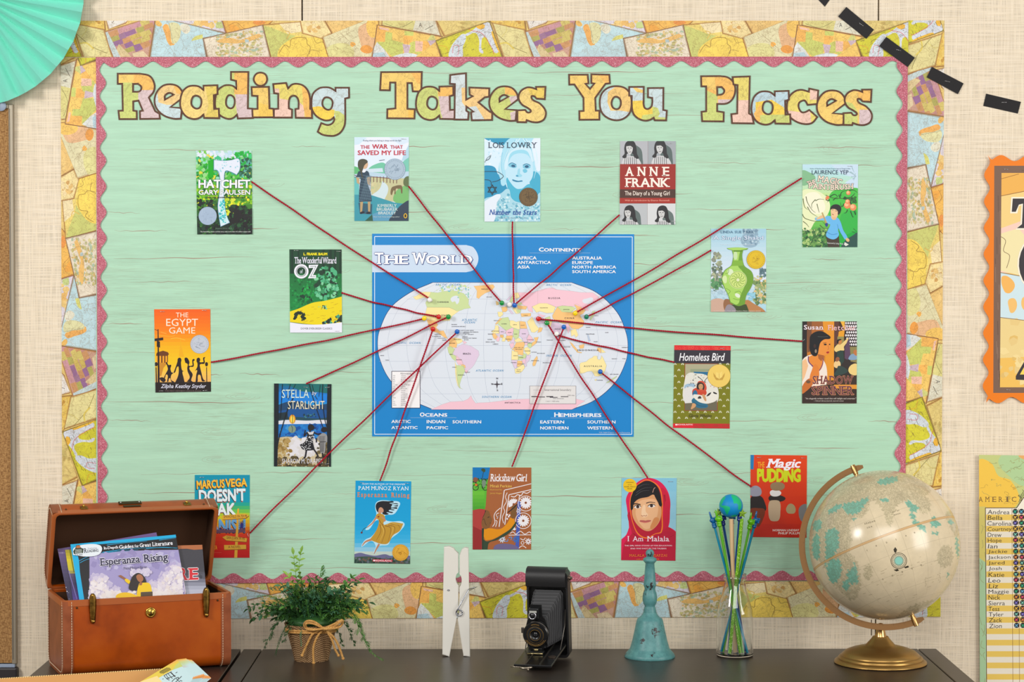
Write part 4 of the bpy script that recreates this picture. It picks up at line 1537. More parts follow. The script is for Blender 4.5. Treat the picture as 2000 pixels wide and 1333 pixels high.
# --- four black and white photographs
c = cover('book_cover','red book cover with four black and white photographs in its corners',(1195,262),'112,96 876,96 870,1242 106,1242',(160,28,24))
GR1,GR2 = (176,180,186),(90,96,98)

def photo(x0,y0,x1,y1,hx,hy,sc,turn,tone,seed):
	c.rect(x0,y0,x1,y1,tone)
	c.bound = [(x0,y0),(x1,y0),(x1,y1),(x0,y1)]
	P = lambda s_: ' '.join('%g,%g' % (hx + float(a.split(',')[0]) * sc,hy + float(a.split(',')[1]) * sc) for a in s_.split())
	c.blob(P('20,-100 90,-60 160,0 180,120 170,240 40,240'),mixc(tone,(60,80,76),0.75))
	c.blob(P('-110,230 -90,120 -40,100 60,100 120,130 150,240'),(206,206,208))
	for i in range(7):
		c.line(P('%d,110 %d,230' % (-70 + i * 26,-84 + i * 30)),7,(70,72,76))
	c.blob(P('-80,60 -84,-20 -60,-100 0,-130 60,-110 90,-30 100,60 120,130 60,110 40,60 -40,60 -60,120 -112,110'),(32,32,36))
	q = -12 * turn
	c.blob(P('%d,-50 %d,-66 %d,-60 %d,0 %d,56 %d,70 %d,40 %d,0' % (-48 + q,-10 + q,34 + q,42 + q,22 + q,-4 + q,-34 + q,-50 + q)),(206,206,206))
	c.blob(P('%d,-56 %d,-80 %d,-70 %d,-30 %d,-52' % (-54 + q,-6 + q,44 + q,50 + q,10 + q)),(36,36,40))
	c.line(P('%d,-20 %d,-22' % (-34 + q,-12 + q)),8,(60,60,62),False)
	c.line(P('%d,-22 %d,-20' % (6 + q,28 + q)),8,(60,60,62),False)
	c.line(P('%d,-6 %d,14' % (-6 + q,-10 + q)),5,(140,140,142),False)
	c.line(P('%d,32 %d,38 %d,30' % (-20 + q,-2 + q,18 + q)),6,(70,70,72))
	c.bound = c.quad

photo(112,96,492,412,250,212,0.95,0.3,(178,180,186),1)
photo(494,96,876,412,660,206,0.95,0.0,(160,166,172),2)
photo(106,952,486,1242,240,1090,0.88,1.6,(186,190,194),3)
photo(488,952,872,1242,690,1096,0.9,0.5,(214,216,218),4)
c.rect(100,412,880,758,(154,30,14))
c.rect(100,758,880,876,(72,40,28))
c.rect(100,876,880,950,(166,36,20))
c.hold = True
c.k += 1
for i,ch in enumerate('ANNE'):
	x = (184,348,514,690)[i]
	c.text(ch,x,452,x + (114,118,118,94)[i],572,(250,238,226),0.02,serif=True)
c.text('FRANK',182,604,792,724,(250,238,226),0.02,serif=True)
c.text('The Diary of a Young Girl',178,782,792,858,(240,226,214),0.01)
c.text('With an introduction by Eleanor Roosevelt',178,898,792,928,(240,170,150))
c.hold = False
finish(c,[(790,130,0.0),(840,1194,0.0)])

# --- boy painting among branches
c = cover('book_cover','green book cover of a boy in a light blue jumper holding a paintbrush',(1550,310),'122,78 884,78 874,1214 120,1214',(150,205,110))
c.grad(110,70,890,1220,[(0,(190,222,240)),(0.14,(180,224,222)),(0.28,(190,226,180)),(0.45,(196,226,130)),(0.7,(110,200,80)),(1,(46,110,60))],20)
c.blob('110,170 220,190 300,260 240,330 110,360',(130,186,140))
c.poly('500,70 884,70 884,420 700,330 820,260 640,200',(200,222,240))
c.blob('520,460 720,420 900,430 900,1000 700,1040 560,900 460,700',(70,190,70))
c.blob('110,460 240,420 420,500 500,640 440,800 300,860 200,1000 110,950',(232,238,190))
c.blob('150,520 300,460 400,560 430,700 330,760 220,720',(244,242,214))
c.blob('640,800 800,700 900,760 900,1000 720,1080',(50,180,70))
c.blob('600,1000 720,1040 880,1000 890,1240 600,1240',(20,170,60))
c.blob('700,1130 800,1060 890,1020 890,1240 660,1240',(40,80,74))
c.dabs(110,960,460,1214,130,22,[(60,110,60),(110,160,80),(40,84,50),(170,200,120),(90,140,70)],5)
c.hold = True
c.k += 1
for p in ('130,548 150,660 200,700','170,520 190,600 250,700 300,740','300,560 250,620 250,680','120,760 160,820 300,860 390,860 440,920','130,860 180,900 210,940','300,580 350,555 420,560','320,620 340,700 352,740','190,660 240,740 330,800','360,910 420,960 496,950'):
	c.line(p,11,(84,96,50),w1=3)
c.line('440,500 540,540 640,545 760,560',8,(60,80,40))
for p in ('500,520 560,490 600,520 560,545','540,570 580,545 600,560','640,520 660,460 740,430','760,440 820,430 880,470','770,540 820,500 840,470','690,620 660,660 640,600','740,700 720,740 690,750','780,720 810,800 820,790','830,720 850,770 846,700','640,540 620,500 660,500','440,560 480,580 490,560 460,600'):
	c.line(p,15,(36,78,40),w1=2)
for p in ('780,180 840,220','790,250 830,240 850,200','760,180 840,230','810,280 860,240','800,120 830,190','850,230 820,300'):
	c.line(p,11,(160,190,196),w1=2)
for p in ('800,1000 880,1030','820,960 880,1010','120,1000 180,970','120,1040 190,1010','230,1180 270,1090 340,950','260,1100 330,1060 400,1010','280,1070 250,990','330,1060 340,1000'):
	c.line(p,8,(50,84,50),w1=2)
c.hold = False
c.dabs(690,520,860,640,26,24,[(30,76,40),(50,110,50)],8)
for x,y,r in ((750,470,30),(735,640,46),(815,668,46),(740,590,32)):
	c.ell(x,y,r,r,(232,140,90))
	c.ell(x - r * .2,y - r * .25,r * .6,r * .6,(248,190,140))
c.blob('490,530 460,510 440,560 480,550',(230,130,80))
c.poly('446,1060 620,1060 632,1214 470,1214',(66,56,44))
c.blob('300,810 350,810 430,800 500,800 560,820 500,900 420,850 320,850 296,838',(120,190,232))
c.poly('~440,800 ~520,790 ~600,810 ~640,860 ~680,980 ~740,1090 700,1110 ~640,1010 ~612,960 ~620,1050 ~560,1105 ~480,1090 ~444,1050 ~470,980 ~500,900',(104,184,236))
c.line('450,1000 520,1040 600,1030',8,(70,140,200))
c.line('612,960 600,900',7,(70,140,200))
c.blob('720,1090 756,1100 764,1130 740,1140 716,1116',(226,180,130))
c.blob('330,810 380,780 420,790 410,810 350,830 310,830',(232,188,140))
c.poly('385,740 396,734 462,888 440,900',(190,160,100))
c.blob('436,890 462,884 468,920 446,932',(44,60,150))
c.blob('508,720 520,670 590,670 616,720 600,790 560,840 520,820 512,760',(236,196,150))
c.poly('520,800 580,800 580,836 540,842',(228,184,136))
c.blob('504,700 520,650 580,626 640,650 650,710 612,770 604,720 570,694 530,690',(34,34,38))
c.hold = True
c.k += 1
c.line('526,704 548,700',6,(50,40,36))
c.line('570,716 600,718',6,(50,40,36))
c.line('528,760 548,772',9,(160,60,50))
c.poly('700,1145 756,1178 716,1200 690,1180',(226,226,216))
c.hold = False
c.text('Author of Newbery Honor Books Dragonwings and Dragon\'s Gate',224,128,778,150,(80,110,130))
c.text('LAURENCE YEP',250,158,752,216,(24,50,80),0.005)
for st,x0,y0,x1,y1,r in (('THE',184,300,304,360,-0.3),('MAGIC',330,258,664,340,0.16),('PAINTBRUSH',206,346,818,418,0.02)):
	c.text(st,x0,y0,x1,y1,(250,226,206),0.015,rot=r,arc=-20 if len(st) > 5 else 0,out=(50,50,56),outw=0.045,serif=True)
c.text('Illustrated by Suling Wang',460,1150,680,1180,(220,226,220),rot=0.06)
finish(c,[(772,104,0.05)])

# --- green vase
c = cover('book_cover','pale blue book cover with a tall green celadon vase and gold medal',(1375,435),'96,84 852,84 850,1224 94,1224',(178,208,228))
c.grad(90,80,856,1230,[(0,(160,206,226)),(0.3,(196,222,236)),(0.6,(222,230,246)),(0.75,(190,218,232)),(1,(170,214,230))],18)
c.blob('500,240 540,160 580,90 720,80 740,180 760,240 700,330 560,330',(150,180,200))
c.dabs(520,90,760,300,50,22,[(140,172,192),(170,200,214),(120,150,172),(190,214,226)],3)
c.dabs(100,420,250,920,130,26,[(110,130,110),(150,160,130),(90,110,96),(180,186,150),(140,146,130)],4,lambda x,y: abs(x - 180) < 40 + (y - 400) * 0.12)
c.dabs(110,780,270,910,40,24,[(90,150,100),(110,170,110),(70,120,80)],5)
c.dabs(690,740,850,1110,110,26,[(120,150,90),(150,170,110),(200,200,150),(90,120,80),(220,190,130)],6)
c.dabs(770,630,850,740,24,22,[(80,110,120),(100,130,140)],7)
c.dabs(600,960,700,1060,20,22,[(120,190,214),(150,206,226)],8)
c.dabs(94,910,360,1040,30,22,[(190,214,226),(170,200,214)],9)
c.blob('90,1080 180,1040 280,1060 330,1100 330,1240 90,1240',(206,170,150))
c.blob('280,1060 360,1060 400,1120 340,1200 280,1200',(150,104,70))
c.blob('560,1080 600,1060 680,1110 800,1180 840,1240 560,1240',(186,130,80))
c.poly('330,1130 580,1120 620,1224 300,1224',(60,76,40))
c.blob('286,1190 320,1130 370,1128 430,1180 430,1224 286,1224',(150,140,150))
c.poly('312,350 ~330,366 382,380 ~400,460 ~385,550 ~370,590 ~280,660 ~244,770 ~270,880 ~330,1000 360,1100 ~470,1145 560,1120 ~580,1000 ~650,880 ~678,770 ~650,670 ~560,600 ~538,550 ~524,450 536,380 ~590,370 606,352 ~460,340',(110,160,50))
c.poly('320,352 ~340,364 392,378 ~410,460 ~395,555 ~376,596 ~290,666 ~254,770 ~280,876 ~338,996 366,1090 ~460,1120 ~500,1000 ~560,860 ~570,760 ~520,660 ~470,600 ~480,460 500,378 ~560,366 596,352 ~460,342',(170,214,100))
c.poly('396,380 524,380 524,400 404,400',(90,140,40))
c.poly('400,520 526,520 540,590 376,596',(130,180,60))
c.blob('410,410 450,408 450,500 412,500',(200,226,170))
c.blob('330,650 380,640 400,690 340,720',(220,236,200))
c.blob('250,760 300,730 310,820 280,830',(214,232,170))
c.ell(465,786,122,122,(226,238,170),n=32)
c.ell(465,786,116,116,(120,160,60),n=32)
c.ell(465,786,110,110,(206,226,130),n=32)
c.hold = True
c.k += 1
for i in range(12):
	a = 2 * PI * i / 12
	c.line([(465 + 24 * math.cos(a),786 + 24 * math.sin(a)),(465 + 70 * math.cos(a + .3),786 + 70 * math.sin(a + .3)),(465 + 96 * math.cos(a),786 + 96 * math.sin(a))],7,(120,160,60))
for p in ('290,700 330,690 340,640','300,900 360,940 330,980','560,640 600,700 640,690','600,860 560,920 590,960','420,960 480,940 520,980','400,1040 470,1060 520,1040'):
	c.line(p,7,(120,166,60))
c.hold = False
c.ell(465,786,20,20,(226,232,190))
c.ell(460,1000,40,26,(226,236,214),0.6)
medal(c,712,508,128,(226,190,30),(186,150,30),(184,146,24))
c.text('LINDA SUE PARK',226,112,690,146,(70,110,140),0.0,serif=True)
c.text('A Single Shard',126,182,812,252,(226,230,246),0.004,out=(130,170,196),outw=0.025)
c.text('"A timeless jewel." \u2014 Kirkus Reviews, starred review',224,292,690,310,(226,236,244))
c.text('Contains Linda Sue Park\'s 2002 Newbery Medal acceptance speech',130,1204,776,1222,(232,226,220))
finish(c)

# --- woman in the doorway
c = cover('book_cover','orange and dark brown book cover of a woman in white looking sideways',(1550,615),'120,92 868,92 864,1216 116,1216',(70,44,30))
c.rect(120,92,190,600,(40,34,34))
c.grad(184,92,560,900,[(0,(150,90,50)),(0.3,(190,110,40)),(1,(214,140,40))],8)
c.poly('184,92 250,92 240,500 190,520',(120,76,50))
c.poly('400,92 556,92 556,900 440,900 430,500',(230,150,40))
c.poly('556,92 620,92 600,860 552,900',(96,60,50))
c.poly('620,230 700,210 690,300 610,300',(232,160,40))
c.poly('640,92 740,92 700,200 690,200',(240,180,60))
c.poly('600,300 690,300 690,420 600,420',(150,140,80))
c.poly('556,420 868,420 868,940 552,900',(50,42,40))
c.poly('770,440 868,440 868,660 780,640',(140,130,80))
c.rect(700,92,868,420,(48,36,34))
c.hold = True
c.k += 1
for i in range(6):
	for j in range(8):
		x,y = 704 + i * 30 + (j % 2) * 15,96 + j * 42
		if x > 700 and x < 862:
			c.poly('%g,%g %g,%g %g,%g %g,%g' % (x,y + 20,x + 14,y,x + 28,y + 20,x + 14,y + 40),(232,228,232))
c.hold = False
c.blob('556,470 600,410 640,410 720,340 750,320 740,370 690,440 690,490 640,490 580,510',(236,204,130))
c.blob('600,370 620,340 656,340 660,380 630,410 606,400',(200,130,70))
c.blob('596,350 630,334 656,340 640,352 620,360 606,400',(30,26,28))
c.poly('600,500 680,490 690,640 640,700 590,580',(44,66,60))
c.poly('700,450 760,310 780,560 740,620 700,600',(92,66,92))
c.blob('750,600 800,540 868,560 868,610 770,620',(130,160,190))
c.blob('820,500 850,480 868,500 868,560 830,545',(190,116,66))
c.blob('550,700 570,640 630,640 636,720 580,730',(236,200,140))
c.blob('576,600 610,580 630,610 606,640 580,640',(150,90,60))
c.blob('620,700 740,760 720,800 560,830 590,760',(50,70,66))
c.blob('750,760 790,690 868,680 868,820 790,820',(236,206,130))
c.poly('552,960 868,960 868,1020 552,1010',(226,150,50))
c.poly('552,860 868,830 868,960 552,960',(60,44,36))
c.poly('116,1010 552,960 552,1216 116,1216',(56,40,36))
c.poly('552,1016 868,1020 864,1216 552,1216',(54,38,32))
c.poly('~116,640 ~200,560 ~330,560 ~430,660 ~460,800 450,960 116,1000',(240,226,214))
c.poly('116,640 170,600 200,700 150,860 116,920',(240,190,140))
c.blob('200,590 300,550 400,600 390,720 330,780 260,720 220,660',(232,140,54))
c.line('204,570 210,650 290,730',14,(110,60,110))
c.line('404,570 396,680 350,770',10,(110,60,110))
c.blob('250,760 290,680 330,700 350,780 340,880 260,930 220,880',(226,130,50))
c.blob('110,1000 200,880 260,900 260,960 160,1060 110,1080',(200,110,46))
c.blob('300,470 380,360 470,330 505,400 490,520 430,560 340,600 320,520',(234,146,60))
c.poly('330,540 420,560 380,640 340,600',(170,96,44))
c.blob('220,400 232,290 300,236 380,226 450,260 505,320 420,340 370,380 350,440 320,560 260,560 222,480',(26,26,30))
c.line('330,300 400,304 470,300',4,(90,100,100))
c.hold = True
c.k += 1
c.blob('412,408 440,398 454,412 430,420',(40,26,24))
c.blob('484,404 500,400 500,414 486,414',(40,26,24))
c.line('404,392 450,384',6,(60,36,26))
c.blob('448,514 484,506 480,528 456,530',(170,40,40))
c.line('470,420 482,470 462,478',5,(190,100,40))
c.ell(290,430,18,28,(60,40,36))
c.ell(304,500,14,26,(150,130,110))
c.hold = False
c.ell(202,920,30,22,(110,80,60))
c.text('Susan',142,142,408,204,(240,224,232),0.015,serif=True)
c.text('Fletcher',466,142,850,214,(236,190,190),0.01,serif=True)
for st,x0,y0,x1,y1 in (('SHADOW',262,840,816,950),('SPINNER',250,980,826,1098)):
	c.text(st,x0,y0,x1,y1,(96,50,66),0.008,out=(222,150,100),outw=0.03,serif=True)
c.text('"An elegantly written novel that will delight and entertain."',160,1138,856,1166,(226,214,206))
c.text('\u2014School Library Journal, starred review',276,1174,686,1194,(226,214,206))
finish(c,[(130,356,-0.7)])

# --- olive cover with a seated girl
c = cover('book_cover','olive green book cover with a seated girl under quilts and a gold medal',(1300,660),'120,102 892,112 878,1246 100,1236',(124,124,20))
c.poly('120,100 895,110 895,176 118,168',(222,36,40))
c.poly('118,168 895,174 892,356 112,350',(52,48,58))
c.poly('100,1176 380,1176 880,1180 878,1250 98,1240',(200,40,46))
c.poly('102,1176 380,1178 380,1240 98,1240',(224,30,50))
c.hold = True
c.k += 1
for i in range(8):
	for j in range(11):
		x,y = 130 + i * 103 + (j % 2) * 52,362 + j * 82
		if y > 1150 or (260 < x < 705 and y < 1010):
			continue
		c.poly('%g,%g %g,%g %g,%g %g,%g' % (x - 22,y + 12,x - 8,y - 16,x - 2,y - 14,x - 6,y + 10),(230,230,206))
		c.poly('%g,%g %g,%g %g,%g %g,%g' % (x + 22,y + 12,x + 8,y - 16,x + 2,y - 14,x + 6,y + 10),(230,230,206))
rr = random.Random(2)
for i in range(26):
	x = rr.uniform(130,880)
	c.ring(x,140 + rr.uniform(-14,14),16,4,(236,90,70),10)
	if x > 390:
		c.ring(x,1210 + rr.uniform(-14,14),16,4,(170,60,40),10)
c.hold = False
c.poly('262,352 720,356 712,1006 260,1000',(160,60,40))
c.poly('270,360 712,362 704,998 266,994',(176,172,140))
c.poly('340,430 600,430 600,460 370,470 370,560 340,560',(150,160,130))
c.poly('385,466 600,470 600,540 385,520',(40,110,150))
c.blob('270,540 330,480 420,490 520,500 600,540 700,640 710,880 560,900 270,900',(228,226,216))
c.blob('266,650 330,630 400,640 380,690 266,700',(160,190,214))
c.blob('266,700 340,670 400,700 420,800 330,880 266,900',(226,224,222))
c.dabs(300,500,700,700,40,9,[(60,60,60),(120,110,110),(200,120,100),(180,190,160)],6)
c.line('440,530 500,580 520,610 560,560 600,530',8,(50,50,50))
c.poly('266,900 560,880 704,850 704,998 266,994',(110,104,84))
c.blob('360,850 420,820 520,880 580,930 560,960 440,960 370,900',(44,110,140))
c.line('380,880 460,930 560,940',6,(24,70,100))
c.blob('370,720 420,690 500,690 560,740 540,790 440,780 380,800',(206,70,44))
c.blob('370,760 400,720 430,740 430,790 380,800',(44,110,150))
c.blob('370,900 410,910 412,940 360,980 346,976 360,930',(214,160,110))
c.blob('430,650 450,600 510,596 550,640 556,720 500,740 450,720 424,690',(210,80,54))
c.blob('424,680 440,620 490,612 530,650 520,720 500,700 440,710',(60,44,40))
c.blob('452,660 470,636 504,640 512,680 490,712 462,700',(206,158,110))
c.hold = True
c.k += 1
c.line('462,662 474,660',5,(40,30,30),False)
c.line('490,664 502,666',5,(40,30,30),False)
c.line('474,694 492,694',5,(140,60,50),False)
c.hold = False
c.blob('376,790 440,780 520,800 600,760 704,744 704,850 600,900 520,900 440,870',(234,230,220))
c.blob('500,780 530,780 560,860 540,870',(206,156,110))
c.blob('560,800 620,750 600,790',(40,40,44))
c.blob('650,750 700,760 700,776',(40,40,44))
c.blob('440,830 470,800 490,830 470,836',(60,60,60))
c.ell(732,524,158,158,(196,156,60),n=40)
c.ell(732,524,154,154,(240,206,104),n=40)
c.poly('652,480 700,540 732,560 732,584 690,580 660,530',(200,160,70))
c.poly('812,480 770,540 736,560 736,584 780,580 806,530',(200,160,70))
c.poly('690,470 732,490 775,460 775,540 735,566 690,540',(246,216,120))
c.line('733,490 734,560',4,(180,140,60),False)
c.text('Homeless Bird',186,212,812,318,(244,244,248),0.012,shear=0.25,rot=0.0)
c.text('Gloria Whelan',320,1046,630,1092,(70,60,34),0.0,shear=0.3)
c.text('SCHOLASTIC',160,1184,372,1200,(250,240,240),0.02)
c.blob('134,1186 154,1184 158,1196 146,1204 132,1196',(250,240,240))
finish(c,[(776,146,0.08)])
# --- green forest cover with a yellow path (the storybook figures are left out, plain woodland in their place)
c = cover('book_cover','dark green book cover with a yellow path and a white band below',(550,475),'106,86 822,88 828,1228 116,1228',(30,110,60))
c.rect(100,80,830,460,(22,70,44))
c.hold = True
c.k += 1
for x,wd in ((130,30),(220,24),(560,30),(650,40),(720,26),(790,34)):
	c.rect(x,86,x + wd,470,(16,52,36))
c.hold = False
c.grad(100,420,834,960,[(0,(26,110,56)),(1,(20,142,66))],8)
c.dabs(106,440,830,940,190,18,[(16,120,56),(34,160,80),(14,96,48),(30,150,70)],3)
c.dabs(450,330,800,760,130,34,[(110,200,150),(80,180,130),(30,60,44),(60,150,100),(20,70,46),(130,210,160)],4,lambda x,y: ((x - 610) / 170) ** 2 + ((y - 560) / 230) ** 2 < 1)
c.dabs(230,560,440,820,60,26,[(20,150,60),(16,100,50),(40,170,80),(24,60,44)],5,lambda x,y: ((x - 340) / 90) ** 2 + ((y - 700) / 130) ** 2 < 1)
c.poly('110,940 ~230,900 ~420,820 ~600,790 840,730 840,1100 ~480,1120 100,1080',(240,216,16))
c.hold = True
c.k += 1
rr = random.Random(4)
for i in range(60):
	x,y = rr.uniform(120,800),rr.uniform(810,1090)
	if y > 960 - (x - 110) * 0.28:
		c.line([(x,y),(x + 40,y - 6 + rr.uniform(-4,4))],4,(190,150,20),False)
c.hold = False
c.dabs(165,930,350,1085,36,26,[(36,54,40),(28,44,32)],7,lambda x,y: ((x - 255) / 95) ** 2 + ((y - 1010) / 60) ** 2 < 1)
c.dabs(490,970,830,1100,50,28,[(34,46,40),(40,60,50),(70,160,130)],8,lambda x,y: y > 1120 - (x - 470) * 0.42)
c.dabs(500,860,620,930,14,14,[(40,56,40),(130,210,160)],9)
c.poly('112,1086 ~300,1112 ~520,1118 834,1086 834,1230 112,1230',(238,238,252))
c.text('L. FRANK BAUM',302,134,624,168,(246,232,20),0.05)
c.text('The Wonderful Wizard',176,194,752,280,(232,232,246),0.015,serif=True,sp=0.6)
c.hold = True
c.k += 1
c.ring(270,388,86,26,(240,240,250))
c.ring(270,388,62,8,(240,240,250))
c.poly('372,300 504,296 430,440 472,440 470,482 360,484 436,340 372,344',(240,240,250))
c.text('of',252,362,290,414,(200,214,220),0.02)
c.hold = False
c.line('392,322 470,318 398,462 460,462',6,(30,100,70),False)
c.text('DOVER EVERGREEN CLASSICS',262,1160,692,1184,(60,60,66),0.01,serif=True)
finish(c,[(780,114,0.0),(762,1208,0.0),(200,104,-0.05)])

# --- orange sunset with walking silhouettes
c = cover('book_cover','orange sunset book cover with four walking silhouettes and a silver medal',(285,595),'112,66 882,64 892,1196 130,1208',(240,130,20))
c.grad(105,60,895,1070,[(0,(244,96,20)),(0.3,(248,130,10)),(0.5,(246,180,10)),(0.72,(246,200,20)),(0.88,(246,196,80)),(1,(240,180,100))],20)
c.poly('450,720 470,540 476,430 482,540 520,720',(242,176,20))
c.hold = True
c.k += 1
c.line('200,380 280,400',10,(250,170,60))
c.line('170,420 330,440 400,425',8,(248,170,40))
c.line('340,470 430,460 540,490',8,(250,190,60))
c.hold = False
DKB = (40,28,30)
c.poly('140,690 150,660 235,634 300,655 316,680 302,700 302,790 290,800 140,800',(110,60,24))
c.hold = True
c.k += 1
for x in (140,186,228,268):
	c.rect(x,706,x + 22,800,(246,170,40))
c.hold = False
c.poly('152,800 300,800 240,870 210,980 190,980',(206,140,40))
c.hold = True
c.k += 1
c.poly('160,340 172,340 190,1070 160,1070',DKB)
c.poly('112,470 236,452 238,490 114,506',DKB)
c.poly('150,500 192,508 194,592 148,580',DKB)
c.line('118,340 166,362',6,DKB)
c.poly('132,860 146,860 152,1070 136,1070',DKB)
c.ell(140,820,20,30,DKB)
c.poly('826,860 836,860 840,1066 828,1066',DKB)
c.ell(830,820,20,30,DKB)
# child with a crown pulling a little cart
c.blob('300,890 290,840 276,790 310,830 345,830 336,880 350,930 372,940 352,960 340,1000 350,1040 385,1064 350,1060 325,1010 305,1060 290,1060 300,980 280,960 260,1010 244,1016 276,940',DKB)
c.blob('190,1010 230,1000 270,1030 250,1064 210,1050',DKB)
# woman in a long gown
c.poly('~440,740 ~470,732 ~486,760 ~480,800 ~494,900 520,915 ~500,925 ~515,1000 530,1066 402,1066 ~440,980 ~450,900 ~436,850 ~400,930 376,942 ~410,850 ~430,790',DKB)
# woman with a tall headdress
c.poly('~530,740 ~560,730 ~590,770 ~596,800 ~590,840 640,836 ~636,760 660,745 670,765 650,780 ~652,850 ~600,860 ~598,890 ~640,960 ~620,1040 650,1066 560,1060 ~600,1000 ~572,920 ~566,870 ~572,820 540,800',DKB)
# walking figure with a raised arm
c.poly('~700,740 ~730,732 ~744,760 ~738,790 790,790 ~785,730 815,722 800,745 ~802,810 ~744,820 ~742,860 ~764,950 ~770,980 ~790,1030 820,1050 ~770,1052 ~745,970 ~715,970 ~706,1062 680,1062 ~690,960 ~700,900 670,915 ~702,860 ~706,810 ~694,780',DKB)
c.hold = False
c.poly('128,1068 895,1060 895,1200 130,1212',(36,26,26))
c.text('Zilpha Keatley Snyder',204,1092,822,1164,(222,222,240),0.01,shear=0.3)
c.text('THE FIRST NEWBERY HONOR BOOK',260,1176,760,1194,(120,100,96))
for st,x0,y0,x1,y1 in (('THE',410,112,580,176),('EGYPT',278,196,714,296),('GAME',316,314,676,400)):
	c.text(st,x0,y0,x1,y1,(252,236,214),0.004)
medal(c,736,546,128,(196,202,214),(150,158,172),(160,168,184))
finish(c,[(224,98,0.0),(800,82,0.08),(206,1186,-0.05),(808,1180,-0.08)])

# --- night shore with two running children
c = cover('book_cover','blue night book cover of two children running on a moonlit shore',(520,738),'106,80 894,88 888,1222 104,1216',(26,90,150))
c.grad(100,80,900,380,[(0,(20,110,120)),(0.35,(20,110,196)),(0.6,(20,140,226)),(1,(30,150,220))],8)
c.blob('300,80 600,60 900,80 900,200 700,200 500,190 400,150',(26,110,110))
c.blob('106,220 300,210 600,280 900,230 900,330 600,330 106,330',(20,130,224))
c.poly('100,400 ~300,330 ~480,330 ~620,380 900,350 900,560 100,560',(30,70,110))
c.poly('100,470 400,420 900,450 900,560 100,560',(24,84,150))
c.poly('100,560 ~400,540 ~700,560 900,540 900,620 100,620',(34,76,90))
c.poly('140,490 290,470 300,570 140,580',(30,50,60))
c.poly('100,602 ~300,580 ~560,590 ~760,580 890,590 890,640 100,640',(226,226,236))
c.poly('120,640 890,632 890,830 ~600,850 ~300,800 120,830',(26,116,196))
c.dabs(180,650,780,820,60,26,[(20,90,180),(60,150,214),(30,130,210),(16,80,160)],5)
c.poly('120,830 ~300,810 ~600,850 880,820 880,1230 100,1230',(206,190,150))
c.dabs(260,850,740,1080,120,50,[(228,226,232),(220,216,214)],6,lambda x,y: ((x - 480) / 230) ** 2 + ((y - 960) / 130) ** 2 < 1)
c.dabs(110,850,330,1220,60,34,[(180,150,90),(150,120,60),(196,170,110)],7)
c.dabs(120,1100,880,1222,70,36,[(90,76,46),(60,50,36),(120,100,60)],8)
c.dabs(700,900,880,1200,40,34,[(110,96,60),(80,70,50)],9)
c.ell(358,570,42,62,(236,160,40))
c.ell(358,575,24,50,(252,226,90))
c.ell(354,706,52,52,(130,150,130))
c.line('358,500 362,560 356,630',8,(80,50,30))
c.line('346,660 360,700 352,750',7,(30,60,90))
c.dabs(510,500,700,550,22,14,[(30,60,70),(60,130,150)],10)
c.hold = True
c.k += 1
for p,wd in (('150,80 146,700 130,1220',40),('118,80 112,1220',24),('880,90 872,700 882,1220',46),('850,90 838,600 846,900 836,1200',20),('222,90 205,400 190,560',9),('370,280 300,420 230,640 170,850 140,1050',14),('280,280 300,200 330,90',8),('400,90 350,190 300,300',6),
			  ('590,90 640,280 720,520 780,690',10),('775,90 770,300 800,560 830,680',10),('700,300 660,230 630,100',7),('720,260 740,100',6),('160,500 150,850',14)):
	c.line(p,wd,(24,32,40))
c.hold = False
SK = (34,30,36)
c.hold = True
c.k += 1
c.blob('572,690 580,650 620,640 655,668 650,710 610,726 580,716',SK)
c.line('640,690 680,690',8,SK)
c.line('600,720 600,745',24,SK,False)
c.line('560,750 520,800 536,720',16,SK)
c.line('650,750 700,775 752,768',20,SK)
c.line('550,990 536,1080 512,1104',22,SK)
c.line('650,980 690,1040 712,1086',20,SK)
c.blob('752,710 770,684 820,680 840,720 800,750 760,740',SK)
c.hold = False
c.poly('560,740 ~600,760 660,738 ~650,800 ~640,880 665,990 ~560,1000 490,980 460,920 ~530,880 ~560,800',(30,30,36))
c.hold = True
c.k += 1
rr = random.Random(9)
for i in range(60):
	x,y = rr.uniform(480,660),rr.uniform(790,985)
	if y > 800 + max(0,560 - x) * 1.4:
		c.ell(x,y,6,6,(232,232,236),n=8)
c.poly('560,736 600,750 656,732 640,780 590,784',(210,210,214))
c.hold = False
c.poly('740,780 ~780,760 ~830,790 836,880 ~815,900 ~800,1030 ~750,1040 730,940 740,880 700,850 690,870 684,840 ~715,800',(150,150,150))
c.hold = True
c.k += 1
for i in range(10):
	c.line([(720 + i * 9,800),(730 + i * 7,880),(740 + i * 5,1020)],3,(60,60,64))
c.line('738,882 820,878',8,(30,30,34))
c.line('690,830 686,890',18,SK)
c.line('770,1030 776,1080 800,1090',18,SK)
c.hold = False
for st,x0,y0,x1,y1,col in (('STELLA',214,164,586,280,(214,236,226)),('STARLIGHT',296,320,798,432,(240,230,196)),('SHARON M. DRAPER',216,1112,778,1178,(232,232,240))):
	c.text(st,x0,y0,x1,y1,col,0.006)
c.text('by',626,186,694,254,(226,232,236),0.0,shear=0.3)
finish(c,[(540,132,0.1),(836,134,-0.1),(190,1190,0.0),(830,1184,-0.1)])

